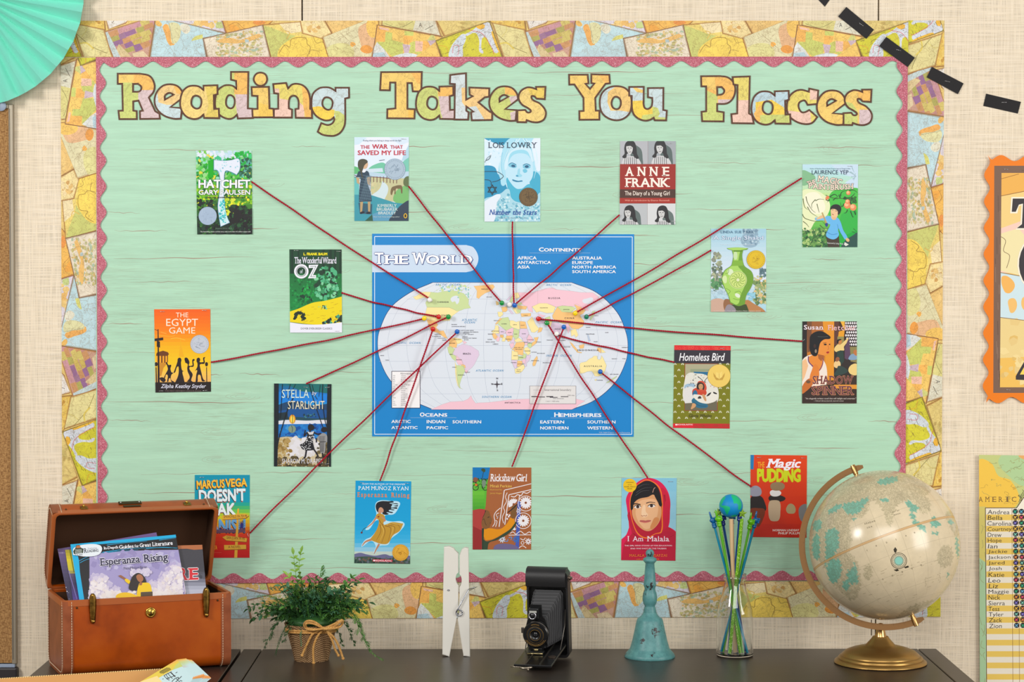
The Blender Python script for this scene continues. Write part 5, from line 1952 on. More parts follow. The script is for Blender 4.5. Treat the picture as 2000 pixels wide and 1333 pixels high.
# --- sign post cover, partly behind the case lid
c = cover('book_cover','teal to red book cover with a wooden signpost, partly behind the case lid',(365,915),'108,92 862,92 860,1228 106,1230',(0,150,170))
c.grad(100,88,870,1234,[(0,(0,146,176)),(0.32,(0,156,180)),(0.42,(90,190,90)),(0.5,(210,214,40)),(0.6,(240,170,20)),(0.72,(226,60,30)),(1,(200,24,30))],24)
for st,x0,y0,x1,y1,rot in (('MARCUS',136,166,514,276,-0.05),('VEGA',530,146,820,254,-0.03)):
	c.text(st,x0 - 8,y0 + 10,x1 - 8,y1 + 10,(40,30,36),0.05,rot=rot)
	c.text(st,x0,y0,x1,y1,(236,150,40),0.045,rot=rot)
	c.text(st,x0 + 2,y0 + 2,x1 + 2,y0 + (y1 - y0) * 0.98,(246,196,60),0.02,rot=rot)
for st,x0,y0,x1,y1,rot in (('DOESN\'T',170,290,800,452,-0.03),('SPEAK',160,490,660,644,-0.03)):
	c.text(st,x0 - 4,y0 + 14,x1 - 4,y1 + 14,(200,90,50),0.045,rot=rot)
	c.text(st,x0 - 8,y0 + 8,x1 - 8,y1 + 8,(50,50,60),0.045,rot=rot)
	c.text(st,x0,y0,x1,y1,(230,240,244),0.04,rot=rot)
c.text('SPANISH',160,716,792,886,(40,36,60),0.065)
c.text('SPANISH',160,706,796,876,(110,170,220),0.045)
c.dabs(400,830,800,876,40,16,[(230,120,40),(110,80,110),(60,60,110)],4)
c.poly('396,850 800,836 800,880 400,892',(110,76,96))
c.hold = True
c.k += 1
for i in range(14):
	a = 2 * PI * i / 14
	c.line([(752,786),(752 + 44 * math.cos(a),786 + 70 * math.sin(a))],14,(50,50,130),False,w1=3)
c.hold = False
WD = (232,176,60)
c.poly('692,556 716,552 690,1230 648,1230',WD)
for p in ('486,648 800,624 848,650 806,686 490,706','486,948 540,922 824,962 816,1010 540,990','508,1054 810,1050 812,1108 512,1118'):
	c.poly(' '.join('%g,%g' % (float(a.split(',')[0]) + 4,float(a.split(',')[1]) + 8) for a in p.split()),(150,96,30))
	c.poly(p,WD)
c.hold = True
c.k += 1
c.text('SPRINGFIELD PA 759 MI',504,642,820,680,(90,60,24),rot=-0.03)
c.text('SAN JUAN 99 MI',544,938,790,992,(90,60,24),rot=0.08)
c.text('A NOVEL',566,1062,738,1098,(90,60,24))
c.text('PABLO CARTAYA',150,1058,414,1116,(246,176,50),0.02)
c.line([(150,1156),(476,1156)],3,(236,120,100),False)
c.hold = False
finish(c,[(206,126,0.0),(836,920,1.3)])

# --- girl flying in a golden dress
c = cover('book_cover','bright blue book cover of a girl in a golden dress floating over hills',(678,925),'116,100 878,110 862,1242 98,1232',(10,160,216))
c.grad(90,95,885,1130,[(0,(0,156,214)),(0.6,(20,166,222)),(0.8,(60,180,230)),(0.92,(150,206,232)),(1,(226,220,190))],18)
c.poly('90,1110 ~180,1090 ~260,1110 ~380,1130 ~520,1110 ~620,1140 ~760,1120 880,1140 880,1250 90,1250',(110,110,150))
c.poly('90,1150 ~300,1140 ~500,1170 ~700,1160 880,1180 880,1250 90,1250',(70,90,80))
c.dabs(100,1160,870,1240,70,20,[(60,84,60),(100,110,120),(110,90,80),(40,66,60),(130,126,150)],5)
HALO = (190,232,250)
c.blob('384,470 400,400 470,370 600,380 720,400 700,480 640,560 520,580 530,640 600,660 780,680 720,800 600,900 560,980 440,1000 380,1110 360,1090 390,1000 330,930 200,1010 200,980 250,910 330,870 410,760 420,640 300,770 250,770 360,640 400,560',HALO)
c.blob('392,470 406,410 470,382 560,384 640,392 580,412 700,420 610,436 700,446 600,460 690,476 600,486 650,504 570,510 630,540 540,536 570,560 490,560 470,500 430,540',(36,34,40))
c.blob('432,490 460,466 494,490 496,530 464,546 456,580 430,560',(206,150,120))
c.poly('~400,570 ~440,550 ~500,570 ~520,620 ~500,700 560,690 ~620,670 770,690 ~720,790 ~630,850 ~560,960 ~470,970 ~380,940 310,910 ~390,800 ~430,700 ~430,640 390,620',(196,150,50))
c.hold = True
c.k += 1
for p in ('450,700 460,800 400,920','480,700 520,800 470,960','520,720 600,760 560,940','560,710 650,740 640,830','600,690 700,710 720,760','440,640 470,690 500,700'):
	c.line(p,12,(150,104,34),w1=4)
for p in ('470,720 500,800 440,940','540,700 630,740 590,880','600,680 690,700 750,700'):
	c.line(p,10,(226,186,90),w1=3)
c.line('400,600 350,680 276,740',26,(200,140,110),w1=12)
c.line('470,600 520,640 500,660',20,(200,140,110))
c.line('330,910 250,940 206,996',34,(196,136,100),w1=8)
c.line('440,970 400,1040 370,1106',30,(196,136,100),w1=10)
c.line('276,742 230,760 196,812',6,(50,70,50))
c.blob('186,812 206,800 210,820 194,826',(110,40,50))
c.blob('420,590 440,586 436,604 420,604',(160,40,30))
c.hold = False
c.text('FROM THE AUTHOR OF THE DREAMER',205,138,794,160,(220,240,250),0.01,shear=0.15,rot=0.01)
c.text('PAM MU\u00d1OZ RYAN',152,166,844,232,(240,248,252),0.006,serif=True,rot=0.01)
c.text('Esperanza',140,262,548,346,(214,140,100),0.03,serif=True,sp=2.6,rot=0.01)
c.text('Rising',604,268,852,350,(214,140,100),0.03,serif=True,sp=2.6,rot=0.01)
medal(c,732,1088,114,(236,178,60),(190,130,30),(176,120,30))
c.poly('352,1178 622,1186 618,1216 350,1210',(214,20,60))
c.text('SCHOLASTIC',390,1188,612,1210,(250,240,245),0.02,rot=0.02)
c.blob('360,1188 384,1188 384,1200 370,1208 358,1200',(250,240,245))
finish(c,[(206,130,0.1),(820,136,0.1)])

# --- brown cover with white painted patterns
c = cover('book_cover','rust brown book cover of a girl in a red scarf painting white flower patterns',(908,900),'106,94 910,96 908,1220 106,1220',(166,96,52))
c.poly('100,90 346,90 318,270 100,270',(0,120,190))
c.poly('100,262 320,258 306,330 280,680 100,680',(90,180,50))
c.dabs(106,250,320,300,26,14,[(24,60,44),(30,80,50)],3)
c.grad(106,420,270,680,[(0,(110,196,56)),(1,(70,160,44))],5)
c.line('256,150 246,200 230,280',7,(40,50,40))
c.blob('224,120 256,108 280,126 270,160 240,150',(60,80,50))
c.hold = True
c.k += 1
for x in (146,280):
	c.ring(x,370,38,9,(30,34,34))
c.line('146,370 220,320 240,380 280,370',7,(30,40,40))
c.line('120,290 180,330',8,(40,40,40))
c.hold = False
c.blob('118,240 150,232 176,250 170,290 124,290',(140,84,60))
c.poly('136,320 168,318 172,346 140,348',(226,110,40))
c.blob('236,280 262,262 290,300 262,370 240,350',(120,140,120))
c.poly('282,670 306,330 346,96 912,90 912,700 282,700',(168,98,54))
c.poly('270,680 290,600 320,690',(168,98,54))
c.poly('720,560 770,560 740,1220 690,1220',(70,90,180))
c.hold = True
c.k += 1
WP = (240,236,240)
c.line([(540,408),(912,318)],9,WP,False)
c.line([(540,408),(468,910)],11,WP,False)
c.line([(604,470),(912,398)],10,WP,False)
c.line([(604,470),(546,880)],11,WP,False)
c.line('580,440 556,500 570,560 530,640 545,700 512,780 530,860',8,WP)
c.line('490,650 430,700 400,760 412,850 380,906',9,WP)
c.line('470,720 430,740 450,780 470,750 440,800',7,WP)
c.line('420,910 440,840 420,820',8,WP)
c.line([(600,1024),(912,1020)],8,WP,False)
c.line('620,1000 660,980 700,1010 760,970 820,1010 880,980 910,1000',9,WP)
c.ring(834,590,104,8,WP)
c.ring(800,826,108,8,WP)

def flower(x,y,r,n,a0=0,a1=2 * PI,col=WP):
	for i in range(n):
		a = a0 + (a1 - a0) * i / n
		c.ell(x + r * 0.6 * math.cos(a),y + r * 0.6 * math.sin(a),r * 0.42,r * 0.15,col,a,10)
	c.ell(x,y,r * 0.12,r * 0.12,(120,60,40),n=10)

flower(834,580,84,15)
flower(800,826,84,15)
flower(668,600,80,9,PI * 0.85,PI * 1.8)
flower(868,1110,46,9)
flower(700,1080,52,9,0,2 * PI,(50,110,190))
flower(510,1080,50,9,0,2 * PI,(206,220,236))
flower(660,960,50,6,PI,2 * PI)
flower(730,690,40,7)
for x,y in ((580,744),(600,770),(580,800),(612,750)):
	c.ell(x,y,12,12,WP,n=10)
c.line('630,490 680,500 720,470 770,480 800,440 850,450 900,420',10,WP)
c.line('740,560 745,500 760,480',10,WP)
c.line('760,1070 800,1090 830,1060',9,WP)
c.line('740,1200 790,1170 840,1200',9,WP)
c.ring(790,1130,20,7,WP,14)
c.line('540,1100 580,1110 590,1080',9,(90,150,220))
c.line('600,1060 640,1050 630,1090',9,(90,150,220))
c.hold = False
c.blob('400,1230 420,1160 560,1140 700,1170 740,1230',(110,100,140))
c.blob('236,1080 300,1110 440,1060 560,980 640,900 700,840 690,900 600,1000 440,1090 330,1130 300,1240 240,1240',(50,70,50))
c.poly('~240,950 ~340,930 ~480,940 ~570,870 620,784 ~670,800 686,856 ~620,940 ~480,1030 ~380,1080 280,1096',(226,144,10))
c.blob('630,700 640,640 680,610 712,620 706,700 690,780 640,790',(124,86,46))
c.line('590,714 660,656 716,600',14,(50,36,30))
c.blob('232,800 262,690 320,690 350,760 370,810 350,880 330,920 270,940 240,900',(130,88,48))
c.poly('240,800 290,690 270,680 232,720',(36,30,30))
c.blob('100,700 160,670 230,664 276,684 244,780 226,860 236,960 232,1230 100,1230',(176,60,56))
c.poly('110,900 232,960 226,1220 106,1220',(150,40,40))
c.poly('232,930 262,930 250,1220 232,1220',(40,60,44))
c.hold = True
c.k += 1
c.line('310,784 334,770',8,(36,28,26),False)
c.line('240,820 262,800 280,860 296,890',5,(50,36,28))
c.line('340,860 356,856',6,(70,36,30),False)
c.hold = False
c.text('Rickshaw',346,186,690,286,(246,240,242),0.012,shear=0.12,serif=True,sp=0.7)
c.text('Girl',704,186,850,286,(246,240,242),0.012,shear=0.12,serif=True,sp=0.7)
c.text('Mitali Perkins',344,332,642,368,(240,196,90),0.008,serif=True)
c.text('Illustrated by',344,390,508,416,(230,180,80))
c.text('Jamie Hogan',344,438,506,466,(230,180,80))
finish(c)

# --- portrait in a pink headscarf
c = cover('book_cover','light blue book cover with a portrait of a woman in a pink red headscarf',(1200,920),'102,98 854,100 836,1234 92,1226',(140,200,222))
c.grad(88,94,860,1236,[(0,(130,194,220)),(1,(170,216,230))],6)
c.poly('~170,500 ~160,380 ~220,260 ~300,170 ~420,104 ~540,110 ~650,170 ~730,280 ~766,420 ~762,560 ~756,700 740,770 ~800,800 850,840 840,1240 88,1240 96,940 ~160,880 200,780 ~190,640',(222,22,80))
c.poly('~640,240 ~720,300 ~760,420 ~750,640 730,780 640,830 ~670,600 ~660,380',(206,20,60))
c.poly('640,830 740,770 850,850 840,1240 500,1240',(196,22,56))
c.poly('~218,560 ~300,860 ~420,920 ~640,840 ~780,840 840,920 840,1240 92,1240 130,1000 240,860',(190,20,56))
c.hold = True
c.k += 1
for p in ('260,860 420,980 640,960 820,880','160,1000 360,1080 640,1080 830,1000','200,1150 420,1170 640,1160','420,900 520,930 660,870','680,330 690,400 680,490','690,330 700,420'):
	c.line(p,16,(160,14,44),w1=4)
c.hold = False
c.blob('216,560 212,400 260,260 400,130 500,134 620,230 660,400 660,600 650,840 560,870 440,930 320,870 250,720',(246,130,30))
c.blob('226,560 222,400 270,270 400,142 500,146 610,240 648,400 646,600 636,830 560,860 440,915 330,860 260,720',(186,24,50))
c.blob('224,420 280,240 400,150 510,152 600,240 642,400 640,500 560,560 260,540 228,530',(30,26,30))
c.poly('~240,560 ~260,460 ~330,390 ~460,360 ~540,330 ~600,420 ~640,500 ~636,640 ~590,740 ~500,820 ~420,822 ~330,760 ~262,660',(222,160,110))
c.blob('290,560 330,430 450,390 560,400 600,480 580,640 520,760 430,800 360,740 310,660',(236,182,136))
c.blob('520,700 560,640 610,660 580,740 500,800',(214,140,84))
c.blob('390,480 420,470 430,560 460,610 400,640 370,610',(246,206,166))
c.blob('220,460 240,330 330,240 480,200 540,240 460,330 360,370 270,430 240,540',(26,24,28))
c.blob('530,250 600,280 640,400 640,490 590,420 545,330',(24,22,26))
c.hold = True
c.k += 1
c.line('524,300 540,250 560,230',8,(200,150,130))
for p in ('300,300 400,240 520,230','290,340 380,280 480,270','320,230 400,190 480,190'):
	c.line(p,7,(80,80,84),w1=2)
c.blob('270,495 300,474 340,474 362,494 340,514 300,516',(240,232,226))
c.blob('460,490 490,464 530,462 560,478 536,500 490,504',(240,232,226))
c.hold = False
c.hold = True
c.k += 1
c.ell(320,494,22,22,(60,40,32))
c.ell(508,480,22,22,(60,40,32))
c.line('268,494 300,472 340,472 364,494',9,(24,20,22))
c.line('456,490 490,462 530,460 562,478',9,(24,20,22))
c.line('246,466 290,452 360,464',17,(34,28,28),w1=11)
c.line('436,446 490,430 560,440',13,(34,28,28),w1=7)
c.line('366,610 386,624 404,616 430,622 448,606',7,(170,100,70))
c.blob('346,688 400,678 424,684 460,676 500,686 440,714 390,712',(206,110,100))
c.line('346,688 420,692 500,686',5,(120,50,50))
c.hold = False
c.ell(212,202,92,92,(240,196,26),n=36)
c.hold = True
c.k += 1
for st,x0,y0,x1,y1 in (('WINNER',162,154,264,168),('of the',184,184,238,198),('NOBEL PEACE',134,212,290,228),('PRIZE',178,240,244,254)):
	c.text(st,x0,y0,x1,y1,(80,60,20),0.01)
c.text('I',180,898,202,966,(248,236,246),0.01,serif=True)
c.text('Am',248,898,398,966,(248,236,246),0.006,serif=True)
c.text('Malala',446,898,756,968,(248,236,246),0.006,serif=True)
c.text('THE GIRL WHO STOOD UP FOR EDUCATION',140,1018,788,1036,(240,206,216),0.015)
c.text('AND WAS SHOT BY THE TALIBAN',218,1058,710,1076,(240,206,216),0.015)
c.text('MALALA YOUSAFZAI',204,1144,722,1178,(232,130,40),0.0,serif=True)
c.text('with CHRISTINA LAMB',300,1204,612,1222,(232,130,40))
c.hold = False
finish(c,[(770,148,0.0)])

# --- red orange cover, partly behind the globe arm (its storybook figures are left out, plain shapes in their place)
c = cover('book_cover','red orange book cover with big yellow green and white lettering, beside the globe',(1450,875),'112,98 886,106 876,1234 106,1224',(214,58,12))
c.grad(100,95,890,1236,[(0,(222,66,10)),(0.6,(214,52,16)),(1,(196,36,20))],6)
c.poly('112,98 160,100 152,298 110,296',(30,120,180))
c.text('THE',210,196,302,270,(240,160,30),0.03)
c.text('PUDDING',208,296,792,462,(206,214,20),0.055,sp=0.9)
c.text('Magic',330,156,798,310,(246,240,250),0.025,shear=0.25,serif=True,sp=0.7)
c.blob('110,700 160,650 260,670 310,760 320,860 240,860 110,840',(40,34,34))
c.blob('110,840 230,830 306,850 290,960 230,1080 200,1080 150,950 110,920',(120,50,24))
c.blob('110,560 180,520 250,560 256,640 190,668 112,650',(150,150,166))
c.blob('360,680 430,640 540,660 590,700 520,740 380,730',(40,34,34))
c.blob('370,740 440,720 510,740 520,880 500,990 440,1010 380,990 356,880',(196,170,140))
c.blob('380,600 450,580 530,610 500,660 400,660',(230,226,226))
c.blob('390,500 480,470 570,500 570,560 480,590 400,570',(150,124,90))
c.blob('600,830 650,768 716,800 720,890 640,904 606,880',(170,150,110))
c.blob('770,850 810,790 876,780 876,1010 800,1000',(120,120,122))
c.text('NORMAN LINDSAY',416,1118,776,1146,(246,226,220),0.025)
c.text('PHILIP PULLMAN',492,1158,850,1188,(246,226,220),0.025)
finish(c,[(226,134,0.0),(830,142,0.1)])

# ================================================================== YARN AND PUSH PINS
YARN = mat('red_yarn',(176,24,48),0.9,0,0.2)
_t = NT(YARN)
_t.color(_t.ramp(_t.noise(_t.coord(),900,2),[(0.35,lin((146,14,36))),(0.65,lin((198,40,62)))]))
PINC = {'white': (238,236,232),'red': (206,20,14),'yellow': (250,214,0),'green': (4,146,60),'dark green': (0,122,88),'blue': (14,96,190)}

def yarn(label,p0,p1,d0,d1,sag,seed):
	rnd = random.Random(seed)
	n = 9
	base = []
	x0,y0,x1,y1 = *p0,*p1
	L = math.hypot(x1 - x0,y1 - y0)
	for i in range(n + 1):
		t = i / n
		j = 0 if i in (0,n) else 1
		base.append(W(x0 + (x1 - x0) * t + rnd.uniform(-.8,.8) * j,y0 + (y1 - y0) * t + sag * 4 * t * (1 - t) + rnd.uniform(-.8,.8) * j,d0 + (d1 - d0) * t + 0.001 * rnd.uniform(0,1) * j))
	path = spline(base,max(6,int(L / 9 / 1.5)))
	# resample evenly and twist two plies round each other
	acc = [0]
	for a,b in zip(path,path[1:]):
		acc.append(acc[-1] + (b - a).length)
	step = 0.0016
	m = int(acc[-1] / step)
	bm = bmesh.new()
	k = 0
	plies = [[],[]]
	for i in range(m + 1):
		s_ = acc[-1] * i / m
		while k < len(acc) - 2 and acc[k + 1] < s_:
			k += 1
		t = (s_ - acc[k]) / max(1e-9,acc[k + 1] - acc[k])
		p = path[k].lerp(path[k + 1],t)
		tg = (path[k + 1] - path[k]).normalized()
		nn = Vector((0,-1,0))
		nn = (nn - tg * nn.dot(tg)).normalized()
		bn = tg.cross(nn)
		a = s_ / 0.0095 * 2 * PI
		for q in (0,1):
			plies[q].append(p + (nn * math.cos(a + q * PI) + bn * math.sin(a + q * PI)) * 0.00082)
	for pl in plies:
		tube(bm,pl,0.00115,6)
	# frayed loop round the pin
	bmobj_ = bmobj('yarn',bm,YARN,None,True)
	props(bmobj_,label,'yarn','red yarn from the book covers to the map')

def pin(color,px,py,label,tilt=(0,0)):
	o = empty('push_pin',W(px,py,0.0035),label,'push pin','push pins on the world map')
	ax = Vector((tilt[0],-1,tilt[1])).normalized()
	c0 = W(px,py,0.0035)
	bm = bmesh.new()
	lathe(bm,[(0.0,0.0026),(0.0036,0.0028),(0.0042,0.0036),(0.0038,0.0046),(0.0024,0.0056),(0.0022,0.0092),(0.0030,0.0106),(0.0046,0.0114),(0.0051,0.0124),(0.0049,0.0134),(0.0032,0.0141),(0,0.0143)],c0,24,ax)
	bmobj('head',bm,mat('pin_' + color.replace(' ','_'),PINC[color],0.25,0,0.5),o,True)
	bm = bmesh.new()
	lathe(bm,[(0.0005,0.0),(0.0005,0.003)],c0,8,ax)
	bmobj('needle',bm,mat('staple_steel',(215,215,218),0.25,1.0),o,True)

for a in (('white',842,587,'white push pin on Canada holding a yarn end',(-.25,.1)),('red',857,619,'red push pin in the middle of the United States',(0,0)),('yellow',829,622,'yellow push pin on the west coast of the United States',(0,0)),
		  ('green',876,619,'green push pin on the east coast of the United States',(0,0)),('red',846,643,'red push pin on Mexico',(0,0)),('blue',893,648,'blue push pin on the Caribbean islands',(0,0)),
		  ('green',980,592,'green push pin on the British Isles',(0,0)),('white',995,595,'white push pin on western Europe, touching the blue one',(0,0)),('blue',1005,596.5,'blue push pin on central Europe under two yarn ends',(0,0)),
		  ('yellow',1122,612,'yellow push pin on northern China',(0.1,0)),('dark green',1145,619,'dark green push pin on Korea',(0,0)),('red',1055,623,'red push pin on Iran',(-.35,0)),
		  ('green',1070,632,'green push pin on Pakistan',(-.2,.1)),('blue',1101,639,'blue push pin on the north east of India',(0,0)),('white',1088,653,'white push pin on the south of India',(-.1,.1)),
		  ('blue',1173.5,727,'blue push pin on the south east of Australia',(-.15,.1))):
	pin(*a)

YD = [('hatchet cover to the white pin on Canada',(491,355),(839,584),3),('dark green cover to the red pin on the United States',(667,572),(855,619),3),('orange sunset cover to the yellow pin',(412,708),(827,623),3),
	  ('night shore cover to the green pin on the United States',(598,750),(874,620),2),('signpost cover behind the case lid to the Caribbean pin',(488,1042),(892,650),-5),('flying girl cover to the red pin on Mexico',(742,940),(845,645),2),
	  ('farm path cover to the green pin on the British Isles',(798,364),(978,590),2),('blue portrait cover down to the blue pin on Europe',(1001,433),(1004,593),0),('red photograph cover to the blue pin on Europe',(1210,420),(1007,594),2),
	  ('paintbrush cover to the yellow pin on China',(1566,348),(1125,611),5),('green vase cover to the dark green pin on Korea',(1389,489),(1148,618),3),('woman in white cover to the red pin on Iran',(1567,667),(1057,624),2),
	  ('olive cover to the white pin on India',(1317,708),(1090,655),2),('headscarf portrait cover to the green pin on Pakistan',(1265,934),(1070,634),3),('rust brown cover to the blue pin on India',(1000,912),(1101,641),0),
	  ('red orange cover by the globe to the Australia pin',(1467,951),(1175,729),4)]
for i,(lb,a,b,sg) in enumerate(YD):
	yarn('red yarn running from the ' + lb,a,b,0.0075,0.0155 if i == 5 else 0.0092 + 0.0008 * (i % 3),sg,i)

# ================================================================== BLACK PAPER DASHES with staples, upper right
def dash(quad,st,label,d):
	s = Sheet('paper_strip',wall_sheet(d))
	q = pts2(quad)
	s.poly(q,(22,19,21))
	o = s.build(print_mat('black_card_print',0.45,spec=0.25),edge=q,thick=0.0006,back=(22,19,21))
	props(o,label,'paper strip','black paper dashes at the upper right')
	if st:
		staple(o,st[0],st[1],st[2],d + 0.0006,10)

dash('1578,-22 1598,-45 1622,-2 1611,13',None,'black paper strip cut off by the top edge of the picture',0.0012)
dash('1637,32 1653,13.5 1707,58 1692,76',(1682,48,0.65),'black stapled paper strip over the top map border, just above the trim corner strip',0.0030)
dash('1717,90 1731,72 1787,113 1773,131',(1755,98,0.3),'black paper strip over the upper right corner of the pink trim',0.0066)
dash('1810,151 1820,130.5 1882,163 1871,184',(1850,159,0.2),'black paper strip over the right map border edge with a staple',0.0032)
dash('1920.5,207 1926,183 1994,199 1988,222',(1961,200,0.0),'black paper strip on the bare wall to the right of the display board',0.0012)
# ================================================================== TABLES
def wood_mat():
	m = mat('espresso_wood',(50,41,36),0.34,0,0.5)
	t = NT(m)
	n = t.noise(t.coord((3,60,3)),6,4,0.6,0.4)
	t.color(t.ramp(n,[(0.3,lin((40,33,29))),(0.55,lin((52,43,38))),(0.75,lin((62,52,45)))]))
	t.bump(n,0.08,0.0005)
	return m

WOOD = wood_mat()

def table(x0,x1,seams,label,y0=-0.014,y1=-0.62):
	o = empty('console_table',((x0 + x1) / 2,(y0 + y1) / 2,0),label,'table')
	xs = [x0] + seams + [x1]
	g = 0.0011
	for i,(a,b) in enumerate(zip(xs,xs[1:])):
		bm = bmesh.new()
		aa,bb = a + (g if i else 0),b - (g if i < len(xs) - 2 else 0)
		box(bm,((aa + bb) / 2,(y0 + y1) / 2,TZ - 0.016),(bb - aa,y0 - y1,0.032),bevel=0.0012,seg=1)
		bmobj('tabletop' if (b - a) > 0.12 else 'end_board',bm,WOOD,o)
	bm = bmesh.new()
	box(bm,((x0 + x1) / 2,y0 - 0.03,TZ - 0.072),(x1 - x0 - 0.08,0.02,0.08))
	box(bm,((x0 + x1) / 2,y1 + 0.03,TZ - 0.072),(x1 - x0 - 0.08,0.02,0.08))
	bmobj('apron',bm,WOOD,o)
	for x in (x0 + 0.04,x1 - 0.04):
		for y in (y0 - 0.04,y1 + 0.04):
			bm = bmesh.new()
			box(bm,(x,y,(TZ - 0.032) / 2),(0.05,0.05,TZ - 0.032),bevel=0.002,seg=1)
			bmobj('leg',bm,WOOD,o)

XL = T(476,1268).x
table(XL,T(1829,1268).x,[T(511,1270).x,T(1793,1268).x],'long dark espresso wood table under the plant, bell and globe')
table(T(120,1268).x,XL - 0.006,[],'shorter dark espresso wood table under the leather case')

# ================================================================== LEATHER TRAIN CASE
LEA = mat('orange_leather',(168,84,30),0.3,0,0.5)
_t = NT(LEA)
_n = _t.noise(_t.coord(),9,4,0.6)
_c = _t.ramp(_n,[(0.3,lin((138,54,2))),(0.5,lin((166,70,4))),(0.72,lin((180,84,12)))])
_s = _t.ramp(_t.noise(_t.coord(),160,3,0.7),[(0.68,g1(0)),(0.78,g1(0.55))])
_t.color(_t.mix(_s,_c,lin((120,54,20))))
_t.bump(_t.noise(_t.coord(),420,2),0.06,0.0004)
LEA2 = mat('brown_leather_trim',(150,84,52),0.34,0,0.45)
_t = NT(LEA2)
_t.color(_t.ramp(_t.noise(_t.coord(),30,3),[(0.3,lin((128,64,34))),(0.7,lin((154,84,50)))]))
LEA3 = mat('rim_leather',(172,92,46),0.3,0,0.5)
LIN = mat('case_lining',(74,48,32),0.8,0,0.2)
THREAD = mat('cream_thread',(232,214,184),0.8)
BRASS = mat('aged_brass',(150,112,50),0.28,1.0)
_t = NT(BRASS)
_t.color(_t.ramp(_t.noise(_t.coord(),120,4,0.65),[(0.3,lin((92,70,34))),(0.55,lin((160,122,56))),(0.75,lin((190,150,76)))]))
BRASSB = mat('bright_brass',(206,166,74),0.2,1.0)
DARKM = mat('dark_bronze',(84,66,44),0.4,0.9)

CA = math.radians(21)
EX = Vector((math.cos(CA),math.sin(CA),0))
EY = Vector((-math.sin(CA),math.cos(CA),0))
EZ = Vector((0,0,1))
CO = T(124,1326) + Vector((0,0,0.0016))
CWd,CDp,CH,LHt = 0.338,0.176,0.150,0.055
LTH = math.radians(66)
S3 = lambda u,v,h: CO + EX * u + EY * v + EZ * h
LAV = EY * -math.cos(LTH) + EZ * math.sin(LTH)
LBV = EZ * math.cos(LTH) + EY * math.sin(LTH)
HNG = S3(0,CDp + 0.002,CH + 0.004)
L3 = lambda u,a,b: HNG + EX * u + LAV * a + LBV * b

def uprof(D,H,r,top):
	"""U profile (open side at H): list of (v, h) going down the front, round the bottom and up the back"""
	p = [(0,H),(0,r)]
	for i in range(1,7):
		a = PI / 2 * i / 6
		p.append((r - r * math.cos(a),r - r * math.sin(a)))
	for i in range(0,7):
		a = PI / 2 * i / 6
		p.append((D - r + r * math.sin(a),r - r * math.cos(a)))
	p.append((D,H))
	return p

def inset(p,t,H):
	q = []
	n = len(p)
	for i in range(n):
		a,b,c = p[max(i - 1,0)],p[i],p[min(i + 1,n - 1)]
		d = Vector((c[0] - a[0],c[1] - a[1])).normalized()
		q.append((b[0] - d.y * t,b[1] + d.x * t))
	return q

